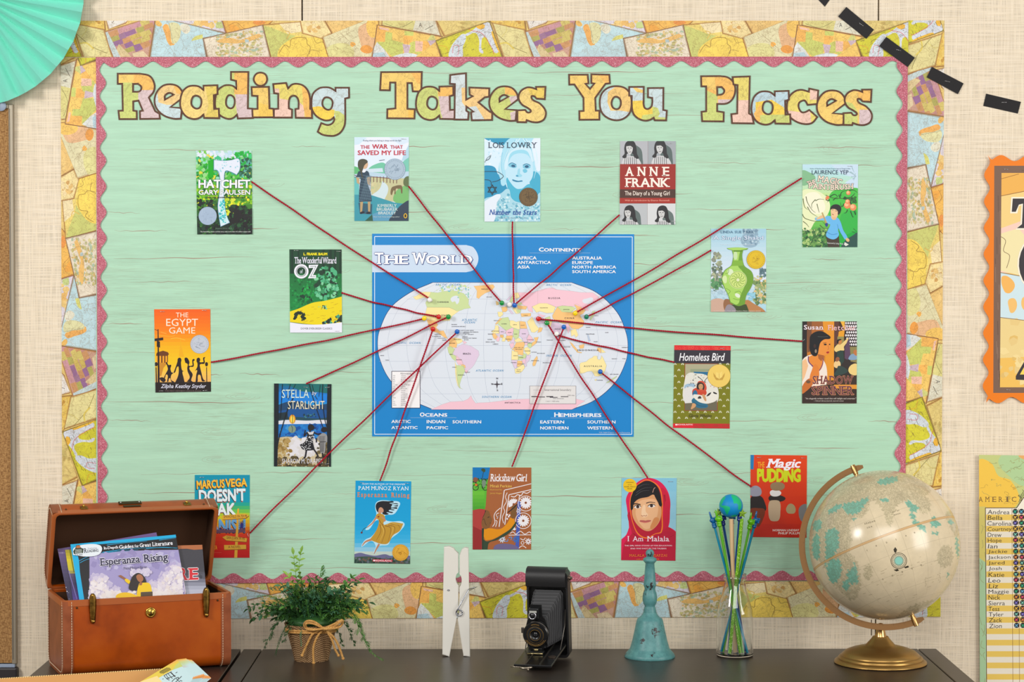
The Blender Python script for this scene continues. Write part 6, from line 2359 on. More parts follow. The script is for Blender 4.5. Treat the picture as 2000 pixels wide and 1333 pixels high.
def shell(place,D,H,r,w_,parent,nm,liner):
	po = uprof(D,H,r,True)
	pi = inset(po,0.005,H)
	bm = bmesh.new()
	us = (0.004,w_ - 0.004)
	vo = [[bm.verts.new(place(u,v,h)) for v,h in po] for u in us]
	vi = [[bm.verts.new(place(u,v,h)) for v,h in pi] for u in us]
	n = len(po)
	for i in range(n - 1):
		bm.faces.new((vo[0][i],vo[1][i],vo[1][i + 1],vo[0][i + 1]))
		bm.faces.new((vi[0][i],vi[0][i + 1],vi[1][i + 1],vi[1][i]))
		for k in (0,1):
			bm.faces.new((vo[k][i],vo[k][i + 1],vi[k][i + 1],vi[k][i]))
	for i in (0,n - 1):
		bm.faces.new((vo[0][i],vi[0][i],vi[1][i],vo[1][i]))
	b = bmobj(nm,bm,LEA,parent,True,ang=40)
	root = b if parent is not None and nm == 'lid' else parent
	# end panels
	for k,(ua,ub) in enumerate(((0.0,0.0048),(w_ - 0.0048,w_))):
		bm = bmesh.new()
		va = [bm.verts.new(place(ua,v,h)) for v,h in po]
		vb = [bm.verts.new(place(ub,v,h)) for v,h in po]
		bm.faces.new(va)
		bm.faces.new(vb[::-1])
		for i in range(n):
			j = (i + 1) % n
			bm.faces.new((va[i],va[j],vb[j],vb[i]))
		bmobj('side_panel',bm,LEA2,root)
		# raised edge binding wrapping the end
		bm = bmesh.new()
		uu = -0.0006 if k == 0 else w_ + 0.0006
		ul = 0.020 if k == 0 else w_ - 0.020
		out = inset(po,-0.0011,H)
		pin_ = inset(po,0.009,H)
		e1 = [bm.verts.new(place(uu,v,h)) for v,h in pin_]
		e2 = [bm.verts.new(place(uu,v,h)) for v,h in out]
		e3 = [bm.verts.new(place(ul,v,h)) for v,h in out]
		e4 = [bm.verts.new(place(ul,v,h)) for v,h in po]
		for r1,r2 in ((e1,e2),(e2,e3),(e3,e4)):
			for i in range(n - 1):
				bm.faces.new((r1[i],r1[i + 1],r2[i + 1],r2[i]))
		bmobj('edge_binding',bm,LEA2,root,True,ang=40)
		# stitches: along the binding on the front and round the side panel
		bm = bmesh.new()
		for pr,u in ((inset(po,-0.0016,H),0.0165 if k == 0 else w_ - 0.0165),(inset(po,0.0065,H),-0.0012 if k == 0 else w_ + 0.0012)):
			L = [0]
			for a,c2 in zip(pr,pr[1:]):
				L.append(L[-1] + math.dist(a,c2))
			m = int(L[-1] / 0.0052)
			def at(s_):
				for i in range(len(L) - 1):
					if L[i + 1] >= s_:
						t = (s_ - L[i]) / max(1e-9,L[i + 1] - L[i])
						return (pr[i][0] + (pr[i + 1][0] - pr[i][0]) * t,pr[i][1] + (pr[i + 1][1] - pr[i][1]) * t)
				return pr[-1]
			for i in range(m):
				a = at(L[-1] * (i + 0.18) / m)
				c2 = at(L[-1] * (i + 0.82) / m)
				tube(bm,[place(u,*a),place(u,*c2)],0.00055,5)
		bmobj('stitching',bm,THREAD,root)
	# lining
	pl = inset(po,0.0056,H)
	bm = bmesh.new()
	A = [bm.verts.new(place(0.0054,v,min(h,H - 0.004))) for v,h in pl]
	B = [bm.verts.new(place(w_ - 0.0054,v,min(h,H - 0.004))) for v,h in pl]
	for i in range(n - 1):
		bm.faces.new((A[i],A[i + 1],B[i + 1],B[i]))
	bm.faces.new(A)
	bm.faces.new(B)
	bmobj('lining',bm,LIN,root)
	# rim
	bm = bmesh.new()
	loop = [(0,0),(w_,0),(w_,D),(0,D)]
	pts = []
	for i in range(4):
		a,c2,d = loop[i - 1],loop[i],loop[(i + 1) % 4]
		for t in range(5):
			f = t / 4
			pa = Vector(c2) + (Vector(a) - Vector(c2)).normalized() * 0.012
			pb = Vector(c2) + (Vector(d) - Vector(c2)).normalized() * 0.012
			q = pa * (1 - f) ** 2 + Vector(c2) * 2 * f * (1 - f) + pb * f * f
			pts.append(place(q.x,q.y,H))
	nn = len(pts)
	cen = place(w_ / 2,D / 2,H)
	upv = (place(0,0,1) - place(0,0,0)).normalized()
	rings = []
	for p in pts:
		inn = (cen - p).normalized()
		sec = [(-0.0022,-0.010),(-0.0026,0.0015),(0.0010,0.0028),(0.0058,0.0020),(0.0062,-0.004)]
		rings.append([bm.verts.new(p + inn * a + upv * b2) for a,b2 in sec])
	for i in range(nn):
		r1,r2 = rings[i],rings[(i + 1) % nn]
		for j in range(4):
			bm.faces.new((r1[j],r1[j + 1],r2[j + 1],r2[j]))
	bmobj('rim',bm,LEA3,root,True,ang=50)
	return root

case = empty('train_case',CO,'open orange brown leather train case full of books on the left table','suitcase')
shell(S3,CDp,CH,0.026,CWd,case,'body',True)
lid = shell(lambda u,v,h: L3(u,CDp - v,LHt - h),CDp,LHt,0.026,CWd,case,'lid',True)
# NB lid profile: closed side at b = LHt, open side towards the rim (b = 0)

def latch(u):
	base = S3(u,-0.0016,CH - 0.012)
	bm = bmesh.new()
	pr = [(-0.033,0.0035),(-0.028,0.0058),(-0.018,0.0064),(0.0,0.0078),(0.014,0.0078),(0.022,0.0058),(0.0265,0.0025)]
	rows = []
	for h,hw in pr:
		rows.append([bm.verts.new(base + EX * (hw * math.cos(a)) + EZ * h - EY * (0.0006 + 0.0072 * math.sin(a) * (0.55 + 0.45 * min(1,(h + 0.035) / 0.03)))) for a in [PI * k / 8 for k in range(9)]])
	for a,b in zip(rows,rows[1:]):
		for k in range(8):
			bm.faces.new((a[k],a[k + 1],b[k + 1],b[k]))
	bm.faces.new(rows[0])
	bm.faces.new(rows[-1][::-1])
	lt = bmobj('latch',bm,BRASS,case,True)
	bm = bmesh.new()
	lathe(bm,[(0.0042,0),(0.0046,0.002),(0.003,0.0042),(0,0.0044)],base - EZ * 0.029 - EY * 0.003,18,-EY)
	bmobj('latch_knob',bm,BRASS,lt,True)

latch(0.058)
latch(0.287)
lc = S3(CWd * 0.515,0,CH - 0.030)
bm = bmesh.new()
lathe(bm,[(0.0105,0),(0.0108,0.0015),(0.0098,0.003),(0.0080,0.0034),(0.0074,0.0028),(0.0062,0.0042),(0,0.0046)],lc - EY * 0.0003,30,-EY)
lk = bmobj('lock',bm,BRASSB,case,True)
bm = bmesh.new()
box(bm,lc - EY * 0.0047 + EZ * 0.001,(0.0014,0.0014,0.0062),Matrix.Rotation(CA,3,'Z'))
bmobj('keyhole',bm,mat('black',(14,13,12),0.5),lk)
# grey tab hanging inside the front rim
bm = bmesh.new()
box(bm,S3(CWd * 0.50,0.012,CH + 0.004),(0.024,0.002,0.012),Matrix.Rotation(CA,3,'Z'),bevel=0.0009)
bmobj('inner_tab',bm,mat('tab_metal',(120,108,92),0.4,0.7),case)
RL = Matrix((EX,LAV,LBV)).transposed()      # lid axes

def lidbox(nm,u,b,su,sb,th,m,bev=0.0008,rough=None):
	bm_ = bmesh.new()
	box(bm_,L3(u,CDp + th / 2 + 0.0001,b),(su,th,sb),RL,bevel=bev)
	return bmobj(nm,bm_,m,lid)

np_ = lidbox('name_plate',CWd * 0.475,0.030,0.047,0.011,0.002,DARKM)
lidbox('name_plate',CWd * 0.480,0.0165,0.036,0.007,0.002,DARKM)
for du in (-0.019,0.019):
	bm = bmesh.new()
	ball(bm,L3(CWd * 0.475 + du,CDp + 0.0024,0.030),0.0017,10,6)
	bmobj('rivet',bm,mat('staple_steel'),np_,True)
for u in (0.064,0.277):
	k_ = lidbox('catch',u,0.016,0.015,0.013,0.0022,BRASS,0.0009)
	bm = bmesh.new()
	ball(bm,L3(u,CDp + 0.003,0.021),0.0028,12,8)
	bmobj('catch_stud',bm,BRASSB,k_,True)
for u in (0.027,CWd - 0.027):
	bm = bmesh.new()
	ball(bm,L3(u,CDp + 0.0012,0.012),0.0021,10,6)
	bmobj('rivet',bm,DARKM,lid,True)
	bm = bmesh.new()
	ball(bm,S3(u,-0.001,CH - 0.013),0.0021,10,6)
	bmobj('rivet',bm,DARKM,case,True)
# wire loop on the lid lining
bm = bmesh.new()
q = [L3(CWd * 0.475 + a,CDp - 0.0085,b) for a,b in ((-0.016,0.008),(-0.016,0.015),(-0.011,0.019),(0.011,0.019),(0.016,0.015),(0.016,0.008))]
tube(bm,q,0.0009,6)
bmobj('lining_loop',bm,mat('staple_steel'),lid,True)
# hinges
for u in (0.035,CWd - 0.035):
	bm = bmesh.new()
	tube(bm,[S3(u - 0.014,CDp + 0.0035,CH + 0.003),S3(u + 0.014,CDp + 0.0035,CH + 0.003)],0.0028,10)
	bmobj('hinge',bm,DARKM,case,True)

# ------------------------------------------------------------------ guide books inside the case
BF = (100,1030,5.882)

def inbook(name,label,tl,tr,bl,off,base,depth=0.212,th=0.004,clipdown=None):
	"""a paperback leaning in the case; corners are taken on its own leaning plane"""
	psi,lean = math.radians(13),math.radians(24)
	n = Vector((math.sin(psi) * math.cos(lean),-math.cos(psi) * math.cos(lean),math.sin(lean)))
	o = S3(CWd * 0.46,0.072,CH) - n * off
	to3 = lambda px,py,lift: onplane(px,py,o + n * lift,n)
	f = lambda p: (BF[0] + p[0] / BF[2],BF[1] + p[1] / BF[2])
	A,B,D = f(tl),f(tr),f(bl)
	P,Q,R_ = [to3(x,y,0) for x,y in (A,B,D)]
	ex = (Q - P).normalized()
	ey = (R_ - P)
	ey = (ey - ex * ey.dot(ex) * 0.55).normalized()
	s = Sheet(name,to3,frame=BF)
	wv = (Q - P)
	# printed sheet down to a little below the rim of the case; pages box behind it
	low = P + ey * depth * 1.0
	c4 = [P,Q,Q + ey * depth,P + ey * depth]

	def proj(v):
		d = RC.inverted() @ (v - CAM)
		return (1000 + F * d.x / -d.z,666.5 - F * d.y / -d.z)

	e = [proj(v) for v in c4]
	loc = [((x - BF[0]) * BF[2],(y - BF[1]) * BF[2]) for x,y in e]
	s.bound = loc
	s.poly(loc,base)
	s.meta = (e,th,label,c4,n)
	return s

def endbook(s,pages=(226,220,206)):
	e,th,label,c4,n = s.meta
	o = s.build(CARDP,edge=e,thick=th,back=pages)
	props(o,label,'book','guide books in the leather case')

b = inbook('guide_book','black and blue guide book with a girl in yellow, frontmost in the leather case',(220,200),(1430,88),(373,825),0.0,(24,24,28))
CY = (10,170,220)
b.poly('215,195 1432,84 1436,128 1200,160 800,184 590,204 340,210 300,300 330,400 345,560 380,840 290,840',CY)
b.poly('300,208 590,196 1050,160 1440,120 1460,250 1100,250 700,290 480,340 320,390 300,300',(24,24,28))
b.poly('320,390 480,330 440,560 450,840 380,840 330,520',(28,28,32))
b.hold = True
b.k += 1
for p in ('320,390 400,350 560,300 760,270','330,412 420,370 600,330','590,290 900,250 1200,236 1450,240','600,300 760,282 1000,262','1090,246 1300,232 1450,246','640,208 860,180 1100,165','1240,150 1432,128'):
	b.line(p,6,CY,w1=2)
b.hold = False
b.poly('~440,560 ~444,430 ~470,360 ~640,300 ~1000,272 1462,262 1500,480 1545,830 436,840',(150,140,186))
b.grad(440,300,1545,840,[(0,(150,140,190)),(0.3,(166,156,200)),(0.6,(190,180,206)),(1,(222,208,206))],2)
b.poly('~440,560 ~444,430 ~470,360 ~640,300 ~1000,272 1462,262 1500,480 1545,840 436,840',(160,150,196))
b.dabs(460,300,1460,470,70,50,[(146,136,184),(172,164,204),(156,148,196),(186,180,214)],3,lambda x,y: y > 330 - (x - 480) * 0.05)
cloud = lambda x,y: (x < 780 and y > 640 - (x < 640) * 70 + (x - 600) * (x > 600) * 0.5) or (x > 960 and y > 880 - (x - 900) * 0.85)
b.dabs(450,430,1500,815,420,44,[(180,168,206),(188,178,210),(196,186,212)],4,lambda x,y: cloud(x,y + 26),(10,12))
b.dabs(450,450,1500,815,420,36,[(206,196,216),(200,190,214),(214,204,218)],5,cloud,(10,12))
b.dabs(450,470,1500,815,360,28,[(226,218,224),(220,210,220),(232,224,226),(226,214,212)],6,lambda x,y: cloud(x,y - 34),(10,12))
b.dabs(600,750,1500,830,110,32,[(228,216,212),(222,210,212),(230,222,220)],7)
b.dabs(920,490,1140,560,60,26,[(206,198,218),(196,186,212),(216,208,222)],7)
b.poly('770,560 800,552 860,590 905,640 890,660 850,610 790,576',(150,96,66))
b.blob('845,610 862,594 910,624 900,650 880,648',(236,196,20))
b.blob('890,700 910,620 940,560 1000,528 1060,560 1090,620 1086,680 1040,640 1010,660 985,720 950,730 905,722',(44,36,34))
b.blob('980,560 1020,544 1056,580 1050,620 1016,632 986,600',(166,106,70))
b.poly('1010,650 ~1060,640 ~1130,650 1158,740 1150,800 980,800 ~990,720',(236,196,20))
b.blob('740,800 780,764 860,752 940,770 990,800 960,820 760,820',(236,190,20))
b.poly('1020,630 1050,640 1040,670 1010,670',(156,98,62))
b.poly('250,320 ~262,240 ~420,198 ~560,210 ~584,260 ~540,320 ~400,340',(226,234,240))
b.poly('252,280 275,245 290,210 320,206 345,240 372,250 366,300 262,312',(46,60,40))
b.poly('284,226 300,212 330,214 340,240 290,244',(186,110,60))
b.hold = True
b.k += 1
b.text('Teacher',276,256,352,268,(220,226,220),0.02,rot=-0.06)
b.text('Created',276,272,352,284,(220,226,220),0.02,rot=-0.06)
b.text('Resources',276,288,352,300,(220,226,220),0.02,rot=-0.06)
b.text('Exploring',420,236,524,256,(30,36,60),0.0,serif=True,rot=-0.07)
b.text('R',376,246,412,296,(30,36,60),0.02,serif=True,rot=-0.07)
b.text('EADING',414,258,542,288,(30,36,60),0.02,serif=True,rot=-0.07)
b.text('TCR 8009',274,312,360,330,(60,70,80),0.01,rot=-0.05)
for st,x0,y0,x1,y1 in (('In-Depth',604,222,772,262),('Guides',780,204,946,246),('for',956,202,1006,234),('Great',1016,186,1146,228),('Literature',1160,168,1394,214)):
	b.text(st,x0,y0,x1,y1,(240,240,246),0.015,serif=True,sp=0.6,rot=-0.075)
b.hold = False
b.text('Esperanza',560,342,1028,454,(40,36,70),0.02,serif=True,sp=0.5,rot=-0.085,out=(244,242,250),outw=0.07)
b.text('Rising',1060,306,1340,424,(40,36,70),0.02,serif=True,sp=0.5,rot=-0.085,out=(244,242,250),outw=0.07)
b.text('Pam Mu\u00f1oz Ryan',830,452,1104,488,(90,84,110),0.0,serif=True,sp=0.5,rot=-0.06)
endbook(b)

b = inbook('guide_book','dark grey guide book with big red letters behind the front book',(1000,226),(1735,205),(1080,830),0.009,(58,58,66))
b.grad(1000,190,1830,840,[(0,(60,58,64)),(0.45,(52,52,60)),(0.62,(96,96,112)),(0.8,(176,178,196)),(1,(206,206,220))],16)
b.hold = True
b.k += 1
for i in range(34):
	b.line([(1440 + i * 9,262),(1470 + i * 9.4,560)],2.2,(84,82,90),False)
b.hold = False
b.poly('1000,190 1740,190 1746,256 1640,262 1560,250 1480,252 1450,262 1000,280',(176,104,60))
b.dabs(1640,540,1780,590,16,18,[(60,60,70),(84,84,96)],4)
b.text('R',1470,474,1566,608,(206,40,50),0.03,serif=True,rot=-0.03,out=(240,236,240),outw=0.05)
b.text('E',1578,476,1684,604,(206,40,50),0.03,serif=True,rot=-0.03,out=(240,236,240),outw=0.05)
endbook(b)

b = inbook('guide_book','yellow and purple edged guide book just behind the front book',(160,264),(1150,180),(300,830),0.014,(70,56,110))
b.grad(100,230,1200,840,[(0,(150,140,40)),(0.25,(226,206,30)),(0.45,(206,196,60)),(0.52,(90,80,110)),(0.7,(60,50,90)),(1,(84,60,150))],18)
b.hold = True
b.k += 1
b.line([(212,260),(262,520)],10,(110,120,40),False)
b.line([(200,500),(296,830)],8,(130,120,190),False)
b.line([(196,620),(214,780)],5,(220,220,230),False)
b.hold = False
endbook(b)

b = inbook('guide_book','purple guide book standing furthest back in the leather case',(72,252),(1208,62),(215,830),0.020,(96,76,128))
b.grad(60,50,1250,840,[(0,(110,84,140)),(0.3,(104,84,136)),(0.5,(84,72,112)),(0.75,(56,50,80)),(1,(50,44,76))],18)
b.text('TCR 8011',78,290,150,304,(180,170,200),0.01)
b.line([(78,300),(110,520)],9,(64,50,90),False)
b.dabs(160,600,215,830,14,6,[(226,226,236)],3,lambda x,y: abs(x - 150 - (y - 600) * 0.27) < 10)
endbook(b)

# ================================================================== TAN TRAY AND CARDS, front left
TAN = mat('tan_leatherette',(208,160,100),0.5,0,0.3)
ty = -0.45
pl,pr_ = W(-60,1331,-ty),W(330,1307.5,-ty)
tray = empty('tan_box',((pl.x + pr_.x) / 2,ty - 0.05,TZ),'open tan box with a stitched edge at the lower left corner of the picture','box')
ang = math.atan2(W(330,1307,0.35).z - W(-60,1331,0.35).z,1)
tl_,tr_ = W(-60,1331,0.45),W(345,1307,0.45)
bm = bmesh.new()
# back wall with a sloping top edge, side walls and floor
th = 0.006

def prism(bm,pts,dy):
	A = [bm.verts.new(p) for p in pts]
	B = [bm.verts.new(Vector(p) + Vector((0,dy,0))) for p in pts]
	n = len(A)
	bm.faces.new(A)
	bm.faces.new(B[::-1])
	for i in range(n):
		j = (i + 1) % n
		bm.faces.new((A[i],B[i],B[j],A[j]))

prism(bm,[(tl_.x,ty,TZ),(tr_.x,ty,TZ),tr_,tl_],th)
bmobj('back_wall',bm,TAN,tray)
bm = bmesh.new()
box(bm,((tl_.x + tr_.x) / 2,ty - 0.07,TZ + 0.002),(tr_.x - tl_.x,0.14,0.004))
bmobj('box_floor',bm,TAN,tray)
for x,nm in ((tl_.x + 0.003,'side_wall'),(tr_.x - 0.003,'side_wall')):
	bm = bmesh.new()
	zt = tl_.z - 0.004 if x < (tl_.x + tr_.x) / 2 else TZ + 0.009
	box(bm,(x,ty - 0.07,(TZ + 0.004 + zt) / 2),(0.006,0.14,zt - TZ - 0.004))
	bmobj(nm,bm,TAN,tray)
bm = bmesh.new()
m_ = 90
for i in range(m_):
	a = tl_.lerp(tr_,(i + 0.1) / m_)
	c2 = tl_.lerp(tr_,(i + 0.75) / m_)
	tube(bm,[a + Vector((0,0.0005,0.0006)),c2 + Vector((0,0.0005,0.0012))],0.0011,5)
bmobj('stitching',bm,mat('gold_thread',(240,206,140),0.7),tray)

# fanned map cards leaning over the tray
CFR = (260,1270,8.333)
ln = math.radians(52)
cn = Vector((0.0,-math.cos(ln),math.sin(ln)))
co0 = W(340,1320,0.475)

def mapcard(i):
	off = cn * (-0.0011 * i)
	to3 = lambda px,py,lift: onplane(px,py,co0 + off + cn * lift,cn)
	dx,dy = 23.0 * i,-3.0 * i + (0.35 * i * i if i > 6 else 0)
	s = Sheet('map_card',to3,frame=CFR)
	q = [(720 + dx,155 + dy),(1000 + dx * 1.18,450 + dy * 2.2),(900 + dx,575 + dy),(30 + dx,575 + dy)]
	s.bound = q
	s.poly(q,(196,222,226))
	s.poly([(720 + dx,150 + dy),(430 + dx,320 + dy),(60 + dx,560 + dy),(240 + dx,560 + dy),(640 + dx,330 + dy),(800 + dx,265 + dy)],(226,200,80))
	s.poly([(640 + dx,330 + dy),(810 + dx,268 + dy),(760 + dx,196 + dy),(700 + dx,240 + dy)],(196,206,120))
	s.poly([(718 + dx,158 + dy),(610 + dx,222 + dy),(560 + dx,270 + dy),(700 + dx,200 + dy),(740 + dx,175 + dy)],(236,176,90))
	s.poly([(1010 + dx,400 + dy),(1060 + dx,450 + dy),(960 + dx,480 + dy),(990 + dx,420 + dy)],(236,160,90))
	s.poly([(0 + dx,560 + dy),(390 + dx,425 + dy),(490 + dx,545 + dy),(300 + dx,700 + dy)],(246,216,150))
	s.line([(830 + dx,290 + dy),(800 + dx,262 + dy)],5,(206,150,120),False)
	if i == 0:
		s.hold = True
		s.k += 1
		D_ = (50,40,44)
		for p in ('430,360 560,290','432,376 590,292','450,384 606,304','480,386 616,318'):
			s.line(p,9,D_,False)
		for p in ('500,420 560,484','530,400 590,480','560,380 640,470','600,360 680,440','620,370 690,440','500,420 630,355','540,470 690,420','690,380 720,362','480,480 494,470','540,460 590,500'):
			s.line(p,9,D_,False)
		for p in ('630,520 680,470 740,450 720,500 690,525','700,470 760,525','740,480 790,430','760,500 800,510'):
			s.line(p,10,D_)
		s.hold = False
	e = [(CFR[0] + x / CFR[2],CFR[1] + y / CFR[2]) for x,y in q]
	o = s.build(CARDP,edge=e,thick=0.0006)
	props(o,'front map print card with dark lettering, leaning by the tan box' if i == 0 else 'map print card fanned out behind the lettered front card','card','fanned map print cards')

for i in range(11):
	mapcard(i)
# ================================================================== POTTED PLANT
def burlap():
	m = mat('burlap',(178,140,96),0.95,0,0.1)
	t = NT(m)
	w1 = t.n('ShaderNodeTexWave',wave_type='BANDS',bands_direction='DIAGONAL')
	w1.inputs['Scale'].default_value = 110
	w1.inputs['Distortion'].default_value = 1.2
	t.l(t.coord((1,1,1.6)),w1.inputs['Vector'])
	w2 = t.n('ShaderNodeTexWave',wave_type='BANDS',bands_direction='DIAGONAL')
	w2.inputs['Scale'].default_value = 110
	w2.inputs['Distortion'].default_value = 1.2
	t.l(t.coord((-1,1,1.6)),w2.inputs['Vector'])
	f = t.math('MULTIPLY',w1.outputs['Fac'],w2.outputs['Fac'])
	t.color(t.ramp(f,[(0.05,lin((98,70,46))),(0.3,lin((170,132,92))),(0.7,lin((206,172,128)))]))
	t.bump(f,0.6,0.001)
	return m

pc = T(608.5,1289)
pd = -pc.y
plant = empty('potted_plant',pc,'green artificial plant in a burlap wrapped pot with a twine bow','plant')
pz = lambda py: W(608,py,pd).z
sc = (W(708,1240,pd).x - W(608,1240,pd).x) / 100.0
bm = bmesh.new()
pt = pz(1217)
lathe(bm,[(0,pc.z),(33.5 * sc,pc.z),(37.5 * sc,pc.z + (pt - pc.z) * 0.25),(47 * sc,pc.z + (pt - pc.z) * 0.75),(53 * sc,pt),(50 * sc,pt),(49 * sc,pt - 0.012),(0,pt - 0.012)],pc - Vector((0,0,pc.z)),48,cap=False)
bmobj('pot',bm,burlap(),plant,True,ang=50)
TW = mat('jute_twine',(206,152,82),0.9,0,0.15)
_t = NT(TW)
_t.color(_t.ramp(_t.noise(_t.coord((1,1,1)),500,3),[(0.3,lin((166,112,52))),(0.7,lin((226,178,108)))]))
bm = bmesh.new()
zr = pz(1230)
for dz in (0.0,0.004):
	tube(bm,[pc + Vector((51 * sc * math.cos(a),51 * sc * math.sin(a),zr - pc.z + dz + 0.001 * math.sin(3 * a))) for a in [2 * PI * i / 40 for i in range(40)]],0.0021,8,closed=True)
bow_c = W(632,1229,pd + 50 * sc + 0.004)

def bowpt(px,py,k=0.0):
	return W(px,py,pd + 50 * sc + 0.004 + k)

def twine(pts,r=0.0024):
	p = spline(pts,8)
	tube(bm,p,r,8)

for pts in ([(632,1229),(615,1216),(600,1214),(594,1222),(604,1231),(632,1229)],[(632,1228),(612,1219),(598,1219),(600,1228),(620,1230),(632,1229)],
			[(632,1229),(652,1220),(668,1212),(666,1222),(652,1226),(632,1229)],[(632,1229),(650,1226),(664,1216),(670,1214),(662,1226),(632,1230)]):
	twine([bowpt(x,y,0.004 * (i % 3)) for i,(x,y) in enumerate(pts)])
for pts in ([(632,1229),(612,1238),(600,1258),(590,1281)],[(632,1229),(620,1244),(612,1266),(612.5,1296)],[(634,1230),(652,1246),(662,1264),(670,1287)],[(636,1230),(648,1250),(654,1268),(661,1281)]):
	twine([bowpt(x,y,-0.010 * (i / 3.0) ** 1.3 if x < 640 else -0.006 * i) for i,(x,y) in enumerate(pts)])
	e_ = pts[-1]
	ball(bm,bowpt(e_[0],e_[1],-0.010 if e_[0] < 640 else -0.018),0.0034,8,6)
ball(bm,bowpt(632,1229,0.004),0.0048,12,8,(1.3,1,0.9))
bmobj('twine_bow',bm,TW,plant,True)

def leaf_mat(key,a,b):
	m = mat(key,a,0.45,0,0.35)
	t = NT(m)
	t.color(t.ramp(t.noise(t.coord(),60,2),[(0.35,lin(a)),(0.65,lin(b))]))
	return m

LV = {'dark': leaf_mat('leaf_dark',(34,68,34),(56,98,48)),'mid': leaf_mat('leaf_mid',(58,106,46),(92,142,60)),'lite': leaf_mat('leaf_light',(100,146,44),(146,182,74)),'blue': leaf_mat('leaf_bluish',(52,98,70),(80,130,92))}
STEMM = mat('stem_brown',(70,62,36),0.7)

def leaf(bm,p,d,up,L,wd,fold=0.25):
	d = d.normalized()
	sd = d.cross(up)
	if sd.length < 1e-4:
		sd = d.orthogonal()
	sd.normalize()
	n = sd.cross(d).normalized()
	prof = [(0,0.06),(0.25,0.75),(0.5,1.0),(0.75,0.7),(1.0,0.0)]
	mid,lf,rt = [],[],[]
	for t,k in prof:
		c = p + d * (L * t) - n * (L * 0.22 * t * t)
		mid.append(bm.verts.new(c))
		if 0 < k:
			lf.append(bm.verts.new(c + sd * wd * 0.5 * k + n * wd * fold * k))
			rt.append(bm.verts.new(c - sd * wd * 0.5 * k + n * wd * fold * k))
	for i in range(3):
		bm.faces.new((mid[i],mid[i + 1],lf[i + 1],lf[i]))
		bm.faces.new((mid[i],rt[i],rt[i + 1],mid[i + 1]))
	bm.faces.new((mid[3],mid[4],lf[3]))
	bm.faces.new((mid[3],rt[3],mid[4]))

def sprig(kind,tone,pts,seed,size=1.0):
	rnd = random.Random(seed)
	path = spline(pts,8)
	bm = bmesh.new()
	n = len(path)
	rs = [0.0010 * (1 - 0.7 * i / n) for i in range(n)]
	tube(bm,path,rs,5)
	acc = 0
	last = path[0]
	gap = {'leafy': 0.0105,'needle': 0.0022,'cypress': 0.0055}[kind] * size
	k = 0
	for i in range(1,n):
		seg = (path[i] - last)
		if acc + seg.length < gap:
			acc += seg.length
			last = path[i]
			continue
		m = max(1,int((acc + seg.length) / gap))
		for j in range(m):
			p = last.lerp(path[i],(j + 1) / m)
			t = (i + (j / m)) / n
			if t < 0.14:
				continue
			tg = seg.normalized()
			k += 1
			rd = Vector((rnd.uniform(-1,1),rnd.uniform(-1,1),rnd.uniform(-0.6,1)))
			sd = (rd - tg * rd.dot(tg)).normalized()
			if kind == 'leafy':
				for sg in (1,-1):
					leaf(bm,p,tg * 0.8 + sd * sg,Vector((0,-0.5,1)),rnd.uniform(0.012,0.018) * size * (1.1 - 0.35 * t),rnd.uniform(0.006,0.0085) * size)
			elif kind == 'needle':
				for sg in (1,-1):
					leaf(bm,p,tg * 0.9 + sd * sg,Vector((0,0,1)),0.0080 * size * (1.15 - 0.7 * t),0.0018)
			else:
				L = 0.015 * size * (1.15 - 0.6 * t) * rnd.uniform(0.7,1.2)
				dd = (tg * 0.8 + sd).normalized()
				tube(bm,[p,p + dd * L * 0.5,p + dd * L + tg * L * 0.2],[0.0009,0.0008,0.0005],4)
				for q_ in (0.3,0.5,0.7,0.9):
					for sg in (1,-1):
						e2 = dd.cross(Vector((rnd.uniform(-.4,.4),-1,rnd.uniform(-.4,.4)))).normalized() * sg
						leaf(bm,p + dd * L * q_,dd * 0.8 + e2,Vector((0,0,1)),L * 0.45,0.0023)
		acc = 0
		last = path[i]
	if kind == 'leafy':
		leaf(bm,path[-1],path[-1] - path[-2],Vector((0,-0.5,1)),0.016 * size,0.007 * size)
	o = bmobj({'leafy': 'leafy_stem','needle': 'fern_frond','cypress': 'cypress_sprig'}[kind],bm,LV[tone],plant)

root = pc + Vector((0,0,pt - pc.z - 0.006))
WP_ = lambda px,py,dd=0.0: W(px,py,pd + dd)
rnd = random.Random(21)

def stem_to(px,py,dd,lift=0.35,droop=0.0):
	"""path from the pot to a tip seen at px, py standing dd in front of the pot axis"""
	tip = WP_(px,py,dd)
	b0 = root + Vector(((tip.x - root.x) * 0.12 + rnd.uniform(-.02,.02),(tip.y - root.y) * 0.25 + rnd.uniform(-.015,.015),0))
	mid = b0.lerp(tip,0.5) + Vector((0,0,lift * (tip - b0).length * 0.5))
	m2 = b0.lerp(tip,0.8) + Vector((0,0,lift * (tip - b0).length * 0.36))
	return [b0,mid,m2,tip]

sprig('leafy','lite',[root + Vector((-.008,0,0)),WP_(588,1165,0),WP_(579,1130,0.004),WP_(573,1084,0.006)],1,1.0)
sprig('leafy','lite',[root + Vector((0,0,0)),WP_(592,1150,0.01),WP_(584,1110,0.01),WP_(588,1080,0.01)],2,0.95)
sprig('leafy','lite',[root + Vector((-.01,0,0)),WP_(580,1160,0.02),WP_(572,1140,0.02),WP_(562,1126,0.02)],3,1.0)
sprig('leafy','mid',stem_to(700,1134,0.02,0.2),4,1.0)
sprig('leafy','dark',stem_to(694,1142,0.0,0.25),5,1.0)
sprig('leafy','mid',stem_to(686,1130,0.03,0.1),6,0.9)
sprig('leafy','dark',stem_to(720,1178,0.02,0.3),7,1.0)
sprig('cypress','mid',stem_to(628,1108,0.01,0.05),8,0.9)
sprig('leafy','dark',stem_to(496,1208,0.03,0.6),9,1.0)
sprig('leafy','dark',stem_to(486,1190,0.02,0.4),10,0.9)
